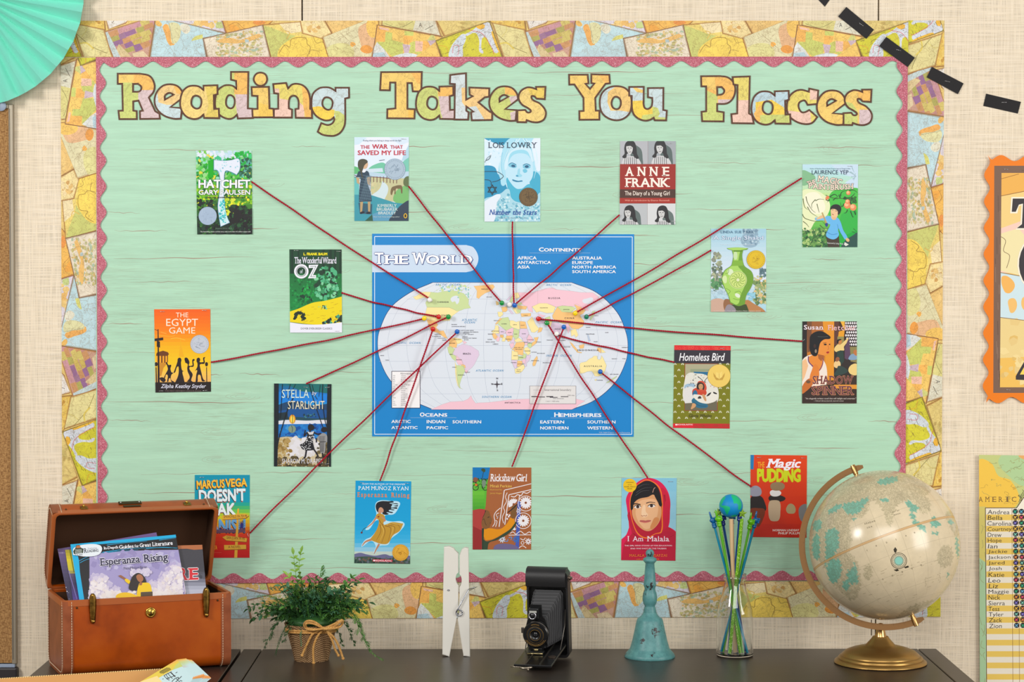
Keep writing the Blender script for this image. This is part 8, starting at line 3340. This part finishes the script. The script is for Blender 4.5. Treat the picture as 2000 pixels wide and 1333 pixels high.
# the ball: built with its axis upright, then turned
U,V = 420,220
zax = axis
xax = sdv
yax = zax.cross(xax)
M3 = Matrix((xax,yax,zax)).transposed()
th = np.linspace(0,2 * PI,U,endpoint=False)
ph = np.linspace(0,PI,V + 1)[1:-1]
TH,PH = np.meshgrid(th,ph)
loc = np.stack([np.sin(PH) * np.cos(TH),np.sin(PH) * np.sin(TH),np.cos(PH)],-1).reshape(-1,3) * gR
loc = np.vstack([loc,[[0,0,gR]],[[0,0,-gR]]])
wld = loc @ np.array(M3).T + np.array(gcen)
rel = (wld - np.array(CAM)) @ np.array(RC)
PX = 1000 + F * rel[:,0] / -rel[:,2]
PY = 666.5 - F * rel[:,1] / -rel[:,2]
front = ((wld - np.array(gcen)) @ np.array(-vw)) > 0
GU,GV = (PX - 1555) * 4.0394,(PY - 895) * 4.0394

def in_np(poly,x,y):
	r = np.zeros(len(x),bool)
	n = len(poly)
	j = n - 1
	for i in range(n):
		xi,yi = poly[i]
		xj,yj = poly[j]
		c = ((yi > y) != (yj > y))
		with np.errstate(divide='ignore',invalid='ignore'):
			c &= x < (xj - xi) * (y - yi) / (yj - yi + 1e-12) + xi
		r ^= c
		j = i
	return r

CRM,TEL,LND = np.array(lin((220,203,170))),np.array(lin((132,192,170))),np.array(lin((212,197,162)))
rng = np.random.default_rng(4)
jx,jy = GU + 7 * np.sin(GV * 0.16 + np.sin(GU * 0.09) * 2),GV + 7 * np.sin(GU * 0.17 + np.sin(GV * 0.08) * 2)
landp = ['110,640 100,560 150,420 240,300 380,190 520,130 700,105 850,115 960,170 1060,250 1000,330 1010,380 970,400 900,330 860,340 800,380 770,440 745,540 710,500 690,420 640,370 600,330 570,400 520,470 460,470 420,520 440,640 420,740 470,800 500,880 510,1000 470,1110 420,1120 350,1050 280,990 230,880 180,820 120,760',
		 '540,860 590,850 600,900 580,960 540,950','1130,720 1190,690 1230,720 1230,820 1180,870 1130,850 1110,780','960,330 1040,320 1060,400 1010,440 970,400','1180,430 1260,440 1275,620 1240,600','860,1200 960,1150 1080,1120 1130,1110 1080,1190 940,1260 800,1272']
tealp = ['238,590 320,560 334,640 336,700 300,760 290,800 240,812 232,690','250,832 330,800 356,860 350,930 300,990 260,960','420,880 464,864 482,900 470,960 440,1000 400,930','366,990 400,960 420,1010 404,1050 370,1020','150,600 180,620 186,700 180,790 150,800 130,740 130,660','130,520 160,490 200,500 190,560 150,580',
		 '248,430 300,380 356,370 340,410 270,440','370,370 430,350 500,340 560,305 572,320 530,390 500,430 430,446 380,420','636,186 700,160 790,148 806,168 740,204 660,208','864,352 900,340 930,370 970,400 930,430 890,400','905,420 950,490 930,500 900,450','920,500 970,510 1030,570 1000,580 950,540','1060,510 1090,460 1110,500 1140,510 1130,540 1070,540','1200,490 1240,500 1236,524 1206,516','1060,590 1130,590 1120,604 1064,600','1264,620 1282,690 1276,790 1262,750','1184,940 1200,910 1200,940 1186,956','660,330 730,320 736,340 690,346','452,480 470,470 462,486 440,490','220,820 236,810 240,840 226,850','454,830 470,850 490,980 470,1000']
col = np.tile(CRM,(len(loc),1))
ln_ = np.zeros(len(loc))
for s_ in landp:
	m_ = in_np(pts2(s_,True),jx,jy) & front
	col[m_] = LND
	ln_[m_] = 1
for s_ in tealp:
	m_ = in_np(pts2(s_,True),jx,jy) & front
	col[m_] = TEL
	ln_[m_] = 1
bkm = ~front & (np.sin(loc[:,0] * 34 + 1) * np.sin(loc[:,1] * 40) * np.cos(loc[:,2] * 30) > 0.12)
col[bkm] = LND
ln_[bkm] = 1
col[:,3] = ln_
faces = []
nv = U * (V - 1)
for r in range(V - 2):
	for c_ in range(U):
		d2 = (c_ + 1) % U
		faces.append((r * U + c_,(r + 1) * U + c_,(r + 1) * U + d2,r * U + d2))
for c_ in range(U):
	d2 = (c_ + 1) % U
	faces.append((nv,c_,d2))
	faces.append((nv + 1,(V - 2) * U + d2,(V - 2) * U + c_))
me = bpy.data.meshes.new('globe_ball')
me.from_pydata([tuple(v) for v in loc],[],faces)
ca = me.color_attributes.new('Col','FLOAT_COLOR','POINT')
ca.data.foreach_set('color',col.astype(np.float32).ravel())
for p in me.polygons:
	p.use_smooth = True

def globe_mat():
	m = mat('globe_print',(226,209,176),0.2,0,0.5)
	t = NT(m)
	at = t.attr()
	c = at.outputs['Color']
	land = at.outputs['Alpha']
	v = t.coord()
	n1 = t.noise(t.coord((1,1,1)),120,5,0.7,1.0)
	l1 = t.ramp(t.math('ABSOLUTE',t.math('SUBTRACT',n1,0.5)),[(0.0,g1(1)),(0.02,g1(0.8)),(0.06,g1(0))])
	n2 = t.noise(t.coord((1.6,1,0.7)),45,5,0.7,2.0)
	l2 = t.ramp(t.math('ABSOLUTE',t.math('SUBTRACT',n2,0.48)),[(0.0,g1(0.8)),(0.012,g1(0.6)),(0.035,g1(0))])
	f = t.math('MULTIPLY',t.math('MAXIMUM',l1,l2),land)
	c = t.mix(t.math('MULTIPLY',f,0.46),c,lin((104,98,72)))
	c = t.mix(1.0,c,t.ramp(t.noise(v,26,4,0.7),[(0.3,g1(0.9)),(0.7,g1(1.06))]),'MULTIPLY')
	# thin graticule and the double equator line
	sp = t.n('ShaderNodeSeparateXYZ')
	tc = t.n('ShaderNodeTexCoord')
	t.l(tc.outputs['Object'],sp.inputs[0])
	X,Y,Z = sp.outputs
	lat = t.math('ARCSINE',t.math('DIVIDE',Z,gR))
	lon = t.math('ARCTAN2',Y,X)
	gl = []
	for q,per,wd in ((lat,15,0.010),(lon,15,0.010)):
		k = t.math('ABSOLUTE',t.math('SUBTRACT',t.math('FRACT',t.math('ADD',t.math('MULTIPLY',q,180 / PI / per),0.5)),0.5))
		gl.append(t.math('LESS_THAN',k,wd))
	c = t.mix(t.math('MULTIPLY',t.math('MAXIMUM',gl[0],gl[1]),0.35),c,lin((140,130,104)))
	az = t.math('ABSOLUTE',t.math('SUBTRACT',Z,0.0003))
	c = t.mix(t.math('MULTIPLY',t.math('LESS_THAN',az,0.0021),0.75),c,lin((206,160,100)))
	e1 = t.math('LESS_THAN',t.math('ABSOLUTE',t.math('SUBTRACT',az,0.0021)),0.00030)
	c = t.mix(t.math('MULTIPLY',e1,0.7),c,lin((130,96,56)))
	t.color(c)
	return m

gb = bpy.data.objects.new('globe_ball',me)
COL.objects.link(gb)
me.materials.append(globe_mat())
gb.parent = globe
gb.location = gcen - globe.location
gb.rotation_euler = M3.to_euler()

def onball(px,py,lift):
	d = ray(px,py)
	oc = CAM - gcen
	R_ = gR + lift
	b_ = oc.dot(d)
	disc = b_ * b_ - (oc.dot(oc) - R_ * R_)
	return CAM + d * (-b_ - math.sqrt(max(0,disc)))

s = Sheet('globe_lettering',lambda x,y,l_: onball(x,y,0.00025 + l_),frame=(1555,895,4.0394))
INK = (104,94,70)
s.hold = True
s.k = 1
for r,wd in ((62,4),(52,2.5)):
	s.ring(810,812,r,wd,(60,56,44),40)
for i in range(20):
	a = 2 * PI * i / 20
	s.poly([(810 + 50 * math.cos(a),812 + 50 * math.sin(a)),(810 + 30 * math.cos(a - .12),812 + 30 * math.sin(a - .12)),(810 + 30 * math.cos(a + .12),812 + 30 * math.sin(a + .12))],(84,150,140))
s.ell(810,812,30,30,(140,204,188))
s.poly('782,704 796,724 788,750 776,746 768,724',(60,56,44))
s.poly('770,884 800,876 812,890 790,896',(60,56,44))
s.poly('850,862 884,850 890,864 862,872',(60,56,44))
for ch,x,y in (('I',560,730),('N',632,694),('D',714,668),('I',788,644),('A',866,614),('N',934,590),('O',684,958),('C',760,928),('E',838,900),('A',914,874),('N',986,846)):
	s.text(ch,x - (1 if ch == 'I' else 4),y - 6,x + (1 if ch == 'I' else 4),y + 6,INK,0.01,rot=-0.3)
for st,x0,y0,x1,y1 in (('ARABIAN',536,502,624,516),('SEA',558,540,602,552),('BAY OF',760,416,814,426),('BENGAL',772,438,826,448)):
	s.text(st,x0,y0,x1,y1,INK,0.0,sp=1.4,rot=-0.28)
rr = random.Random(6)
for i in range(9):
	x0,y0 = 1016 + i * 0.5,946 + i * 8.5
	s.line([(x0 + rr.uniform(-4,6),y0),(x0 + 124 + rr.uniform(-26,4),y0 - 34)],2.2,(130,118,92),False)
for _ in range(40):
	x,y = rr.uniform(520,1100),rr.uniform(700,1180)
	if (x - 690) ** 2 + (y - 690) ** 2 < 500 ** 2 and not (730 < x < 900 and 700 < y < 900):
		L = rr.uniform(10,30)
		s.line([(x,y),(x + L,y - L * 0.36)],1.6,(150,138,108),False)
s.build(mat('globe_ink_print') if False else print_mat('globe_ink_print',0.3),globe)
# ================================================================== TURQUOISE PAPER FAN, top left corner
def fan():
	cx,cy,R_ = -60.0,-14.0,226.0
	d0 = 0.036
	n = 36
	m = mat('turquoise_paper',(136,226,206),0.6,0,0.3)
	bm = bmesh.new()
	rs = [6,60,120,175,222,226]
	rows = []
	for k in range(2 * n):
		a = 2 * PI * k / (2 * n)
		up = k % 2 == 0
		row = []
		for i,r in enumerate(rs):
			rr_ = r - (4.5 if (not up and i >= 4) else 0)
			amp = 0.004 + 0.010 * (r / R_)
			p = W(cx + rr_ * math.cos(a),cy + rr_ * math.sin(a),d0)
			p.y = -(d0 + (amp if up else -amp) + 0.010 * (1 - r / R_))
			row.append(bm.verts.new(p))
		rows.append(row)
	for k in range(2 * n):
		A,B = rows[k],rows[(k + 1) % (2 * n)]
		for i in range(len(rs) - 1):
			bm.faces.new((A[i],A[i + 1],B[i + 1],B[i]))
	o = empty('paper_fan',W(cx,cy,0.0),'turquoise pleated paper fan rosette in the top left corner','paper fan')
	bmobj('pleated_disc',bm,m,o)
	bm = bmesh.new()
	c = W(cx,cy,0.0)
	lathe(bm,[(0.012,0.0),(0.012,0.040),(0.020,0.046),(0.022,0.050),(0.0,0.052)],c,32,Vector((0,-1,0)))
	bmobj('centre_button',bm,m,o,True,ang=40)

fan()

# ================================================================== BROWN TACK BOARD, left edge
def tack_board():
	m = mat('brown_hessian',(160,118,74),0.9,0,0.1)
	t = NT(m)
	n1 = t.noise(t.coord((150,1,420)),1.0,2)
	n2 = t.noise(t.coord((420,1,150)),1.0,2)
	t.color(t.ramp(t.math('MULTIPLY',t.math('ADD',n1,n2),0.5),[(0.4,lin((132,94,58))),(0.6,lin((184,142,92)))]))
	al = mat('brushed_aluminium',(158,148,130),0.45,0.5)
	gp = mat('grey_plastic',(150,164,186),0.4)
	bk = mat('black_plastic',(40,34,38),0.5)
	x0,x1 = W(-260,700,0.0).x,W(28.5,700,0.014).x
	z0,z1 = W(20,1298,0.014).z,W(5,203,0.014).z
	o = empty('tack_board',((x0 + x1) / 2,0,z0),'brown fabric tack board with an aluminium frame along the left edge of the picture','board')
	bm = bmesh.new()
	box(bm,((x0 + x1) / 2,-0.0055,(z0 + z1) / 2),(x1 - x0 - 0.004,0.010,z1 - z0 - 0.004))
	bmobj('fabric_panel',bm,m,o)
	fw = 0.010
	for nm,c,s_ in (('frame',(x1 - fw / 2,-0.0075,(z0 + z1) / 2),(fw,0.014,z1 - z0)),('frame',(x0 + fw / 2,-0.0075,(z0 + z1) / 2),(fw,0.014,z1 - z0)),
					  ('frame',((x0 + x1) / 2,-0.0075,z1 - fw / 2),(x1 - x0 - 2 * fw,0.014,fw))):
		bm = bmesh.new()
		box(bm,c,s_,bevel=0.002)
		f_ = bmobj(nm,bm,al,o)
	bm = bmesh.new()
	box(bm,(x1 - 0.0075,-0.0152,(z0 + z1) / 2),(0.0012,0.0012,z1 - z0 - 0.02))
	bmobj('frame_groove',bm,mat('frame_line',(120,112,100),0.5,0.5),f_)
	bm = bmesh.new()
	box(bm,((x0 + x1) / 2 - 0.0016,-0.0085,z0 - 0.0035),(x1 - x0 - 0.003,0.016,0.007),bevel=0.001)
	bmobj('bottom_rail',bm,gp,o)
	bm = bmesh.new()
	box(bm,(x1 - 0.040,-0.010,z0 - 0.022),(0.085,0.020,0.030),bevel=0.004)
	bmobj('foot_bracket',bm,bk,o)
	bm = bmesh.new()
	q = W(2,207,0.016)
	lathe(bm,[(0.011,0),(0.011,0.003),(0.008,0.005),(0,0.0052)],Vector((q.x,-0.0146,q.z)),28,Vector((0,-1,0)))
	bmobj('corner_cap',bm,gp,o,True,ang=40)

tack_board()

# ================================================================== ORANGE SCALLOPED POSTER, right edge
def poster():
	d = 0.0062
	s = Sheet('bordered_poster',wall_sheet(d))
	# outline: scalloped left, top and bottom edges, running on beyond the picture
	L = []
	x_in,xr = 1930.0,2212.0
	top,bot = 300.0,790.0
	P = [(1929,303),(1934,310),(1938,312)]
	n = 60
	for i in range(n + 1):                                   # top edge
		x = 1938 + (xr - 1938) * i / n
		P.append((x,308 - 6.0 * math.sin(2 * PI * (x - 1942) / 53.0) + 1))
	P += [(xr,786)]
	for i in range(n + 1):
		x = xr - (xr - 1932) * i / n
		P.append((x,782 + 6.0 * math.sin(2 * PI * (x - 1936) / 53.0)))
	P += [(1926,787),(1928,776)]
	for i in range(141):                                     # left edge going up
		y = 776 - (776 - 312) * i / 140
		P.append((1926.5 + 0.0068 * (545 - y) - 5.6 * math.cos(2 * PI * (y - 342) / 51.5),y))
	s.poly(P,(236,124,2))
	ED = P
	s.poly('1942,324 2196,324 2194,768 1940,768',(122,92,74))
	s.hold = True
	s.k += 1
	rr = random.Random(8)
	for i in range(40):
		y = rr.uniform(330,760)
		x = rr.choice([rr.uniform(1943,1954),rr.uniform(1960,2190)])
		if x > 1956:
			y = rr.choice([rr.uniform(326,336),rr.uniform(757,766)])
			s.line([(x,y),(x + 20,y)],1.0,(96,70,56),False)
		else:
			s.line([(x,y),(x + .6,y + rr.uniform(10,40))],1.0,rr.choice([(96,70,56),(146,116,96)]),False)
	s.hold = False
	s.bound = [(1956,338),(2184,338),(2182,757),(1953,757)]
	s.poly('1950,330 2190,330 2190,760 1950,760',(236,196,110))
	s.poly('1950,336 2190,336 2190,370 2000,390 1950,384',(236,176,80))
	s.poly('1950,384 2010,372 2190,400 2190,460 1950,448',(240,206,130))
	s.poly('1950,448 2000,430 2060,440 2060,540 1950,532',(242,204,186))
	s.poly('1950,458 1990,446 2030,500 2000,540 1950,528',(238,224,170))
	s.poly('1950,532 2040,548 2034,630 1950,620',(204,226,232))
	s.blob('1956,542 1968,540 1982,556 1974,572 1962,570',(240,180,90))
	s.blob('1970,586 1982,584 1986,600 1976,612 1970,600',(240,190,110))
	s.blob('1996,584 2010,580 2016,600 2000,606',(240,190,110))
	s.poly('1950,620 2034,630 2190,610 2190,700 1950,700',(234,208,140))
	s.poly('1950,700 2190,690 2190,760 1950,760',(238,190,90))
	s.dabs(1950,625,2180,750,60,9,[(230,200,130),(240,216,150),(224,186,104)],3)
	s.hold = True
	s.k += 1
	s.line([(1950,384),(2010,372),(2190,400)],1.2,(150,100,50),False)
	s.line([(1950,532),(2040,548),(2034,630),(1950,620)],1.2,(130,100,70),False)
	s.line('1950,460 1964,470 1960,490 1972,500 1966,524',0.9,(120,90,60))
	s.line('1954,350 1990,340',0.8,(140,90,40))
	s.hold = False
	s.bound = None
	DKI,LTI = (52,46,50),(246,236,214)
	for c_,wd in ((LTI,1),(DKI,0)):
		s.k += 1
		s.hold = True
		k = 3.0 * wd
		s.poly([(1978 - k,388 - k),(2046 + k,388 - k),(2048 + k,414 + k),(2040 - k,414 + k),(2036,400 + k),(2020 + k,398 + k),(2020 + k,440 - k),(2030 + k,446 + k),(1986 - k,446 + k),(1996 - k,438),(1998 - k,398 + k),(1990,400 + k),(1984 + k,414 + k),(1976 - k,414 + k)],c_)
		s.line([(2049 + 52 * math.cos(a),516 + 56 * math.sin(a)) for a in [PI * 0.62 + i * 1.72 * PI / 24 for i in range(25)]],14 + 2 * k,c_,False)
		s.hold = False
	s.poly('1984,735 2010,690 2040,735 2040,745 1984,742',DKI)
	s.poly('1992,732 2010,700 2030,732',(250,214,90))
	o = s.build(CARDP,edge=ED,thick=0.0007,back=(236,124,2))
	props(o,'orange scalloped map poster on the wall at the right edge of the picture','poster')
	for x,y,a in ((1965,331,0.1),(1969,762,0.1)):
		staple(o,x,y,a,d + 0.0008)

poster()

# ================================================================== NAME CHART WITH STICKERS, lower right
def chart():
	d = 0.0085
	s = Sheet('name_chart',wall_sheet(d))
	Q = [(1912,889),(2190,893),(2190,1420),(1914,1420)]
	s.poly(Q,(232,198,96))
	s.bound = Q
	s.poly('1912,889 2190,893 2190,1000 2000,1000 1912,960',(196,204,130))
	s.blob('1912,900 1936,905 1950,930 1975,940 1990,980 1960,1000 1930,996 1912,1000',(240,196,74))
	s.blob('1960,888 2010,888 2040,930 2000,950 1970,930 1950,905',(176,206,150))
	s.blob('1990,890 2060,890 2050,900 2000,898',(230,170,100))
	s.poly('1912,990 1926,990 1926,1100 1912,1090',(214,200,110))
	s.poly('1912,1090 1926,1100 1926,1420 1912,1420',(170,204,160))
	s.hold = True
	s.k += 1
	rr = random.Random(12)
	for _ in range(46):
		x,y = rr.uniform(1914,2050),rr.uniform(894,990)
		p = [(x,y)]
		for _ in range(4):
			p.append((p[-1][0] + rr.uniform(-4,9),p[-1][1] + rr.uniform(-5,5)))
		s.line(p,0.5,rr.choice([(150,126,66),(130,140,96),(170,140,66)]))
	for _ in range(16):
		x,y = rr.uniform(1913,1924),rr.uniform(1000,1330)
		s.line([(x,y),(x + rr.uniform(-4,6),y + rr.uniform(4,12)),(x + rr.uniform(-4,6),y + 16)],0.7,(150,150,100))
	for i,ch in enumerate('AMERICA'):
		s.text(ch,1911 + i * 13,971,1920 + i * 13,981,(120,90,50),0.0,serif=True)
	s.hold = False
	s.poly('1924,992 1985,992 2040,912 2190,912 2190,1420 1927,1420',(84,60,44))
	s.poly('1925.4,993.4 1986,993.4 2040.6,914 2190,914 2190,1420 1928.2,1420',(242,234,216))
	names = ['Andrea','Bella','Carolina','Courtney','Drew','Hope','Ian','Jackie','Jackson','Jared','Josh','Katie','Leo','Liz','Maggie','Nick','Sierra','Tess','Tyler','Zack','Zion']
	s.k += 1
	s.hold = True
	step = 11.13
	for i in range(40):
		if i % 2:
			y = 994.5 + i * step
			s.rect(1925.8 + (y - 994) * 0.006,y,2190,y + step,(240,204,98))
	s.k += 1
	for x in (1976.5,1989.5):
		s.line([(x,994),(x + 2.2,1420)],0.8,(140,100,50),False)
	for k in range(2,16):
		s.line([(1976.5 + 13 * k,994),(1978.7 + 13 * k,1420)],0.8,(140,100,50),False)
	wid = {'Andrea': 43,'Bella': 29,'Carolina': 47,'Courtney': 47,'Drew': 27,'Hope': 27,'Ian': 19,'Jackie': 38,'Jackson': 44,'Jared': 32,'Josh': 26,'Katie': 31,'Leo': 24,'Liz': 19,'Maggie': 40,'Nick': 23,'Sierra': 32,'Tess': 21,'Tyler': 29,'Zack': 26,'Zion': 25}
	rr = random.Random(5)
	for i,nme in enumerate(names):
		x = 1928.5 + i * 0.15 + rr.uniform(-0.4,0.4)
		y = 996.6 + i * step
		low = 1.8 if any(c_ in nme for c_ in 'pygj') else 0
		s.text(nme,x,y,x + wid[nme],y + 8.6 + low,(34,28,28),-0.004,shear=rr.uniform(-0.02,0.12),rot=rr.uniform(-0.02,0.01))
	s.text('Book',1988,960,2006,969,(34,28,28),-0.004,rot=-0.95)
	s.hold = False
	o = s.build(CARDP,edge=Q,thick=0.0007)
	props(o,'map bordered chart of handwritten names with round stickers at the right edge','chart')
	cols = ['teal aqua','yel red','lil grn','yel yel','mnt lil','red yel','blu teal','grn blu','org red','lil mnt','yel yel','mnt lil','red org','blu grn','grn blu','org red','lil mnt','yel org','mnt lil','red org','blu grn']
	pal = {'teal': (40,190,160),'aqua': (90,190,220),'yel': (246,196,70),'red': (236,84,110),'lil': (140,130,226),'grn': (40,180,130),'mnt': (130,214,190),'blu': (110,190,230),'org': (246,150,70)}
	for i,pair in enumerate(cols):
		for j,cn_ in enumerate(pair.split()):
			x,y = 1983 + 12.2 * j + i * 0.14,999.6 + i * step
			q = Sheet('sticker',wall_sheet(d + 0.0005))
			q.ell(x,y,5.2,5.2,(46,34,38),n=18)
			c_ = pal[cn_]
			q.hold = True
			q.k += 1
			a = -0.7
			R2 = lambda u,v: (x + u * math.cos(a) - v * math.sin(a),y + u * math.sin(a) + v * math.cos(a))
			for pp in ([(-3.6,-0.5),(3.4,-0.6),(4.2,0),(3.4,0.6),(-3.6,0.5)],[(0.9,0),(-0.6,-3.7),(-1.6,-3.7),(-0.9,0),(-1.6,3.7),(-0.6,3.7)],[(-2.4,0),(-3.4,-1.7),(-4.0,-1.7),(-3.5,0),(-4.0,1.7),(-3.4,1.7)]):
				q.poly([R2(u,v) for u,v in pp],c_)
			q.build(CARDP,o)

chart()
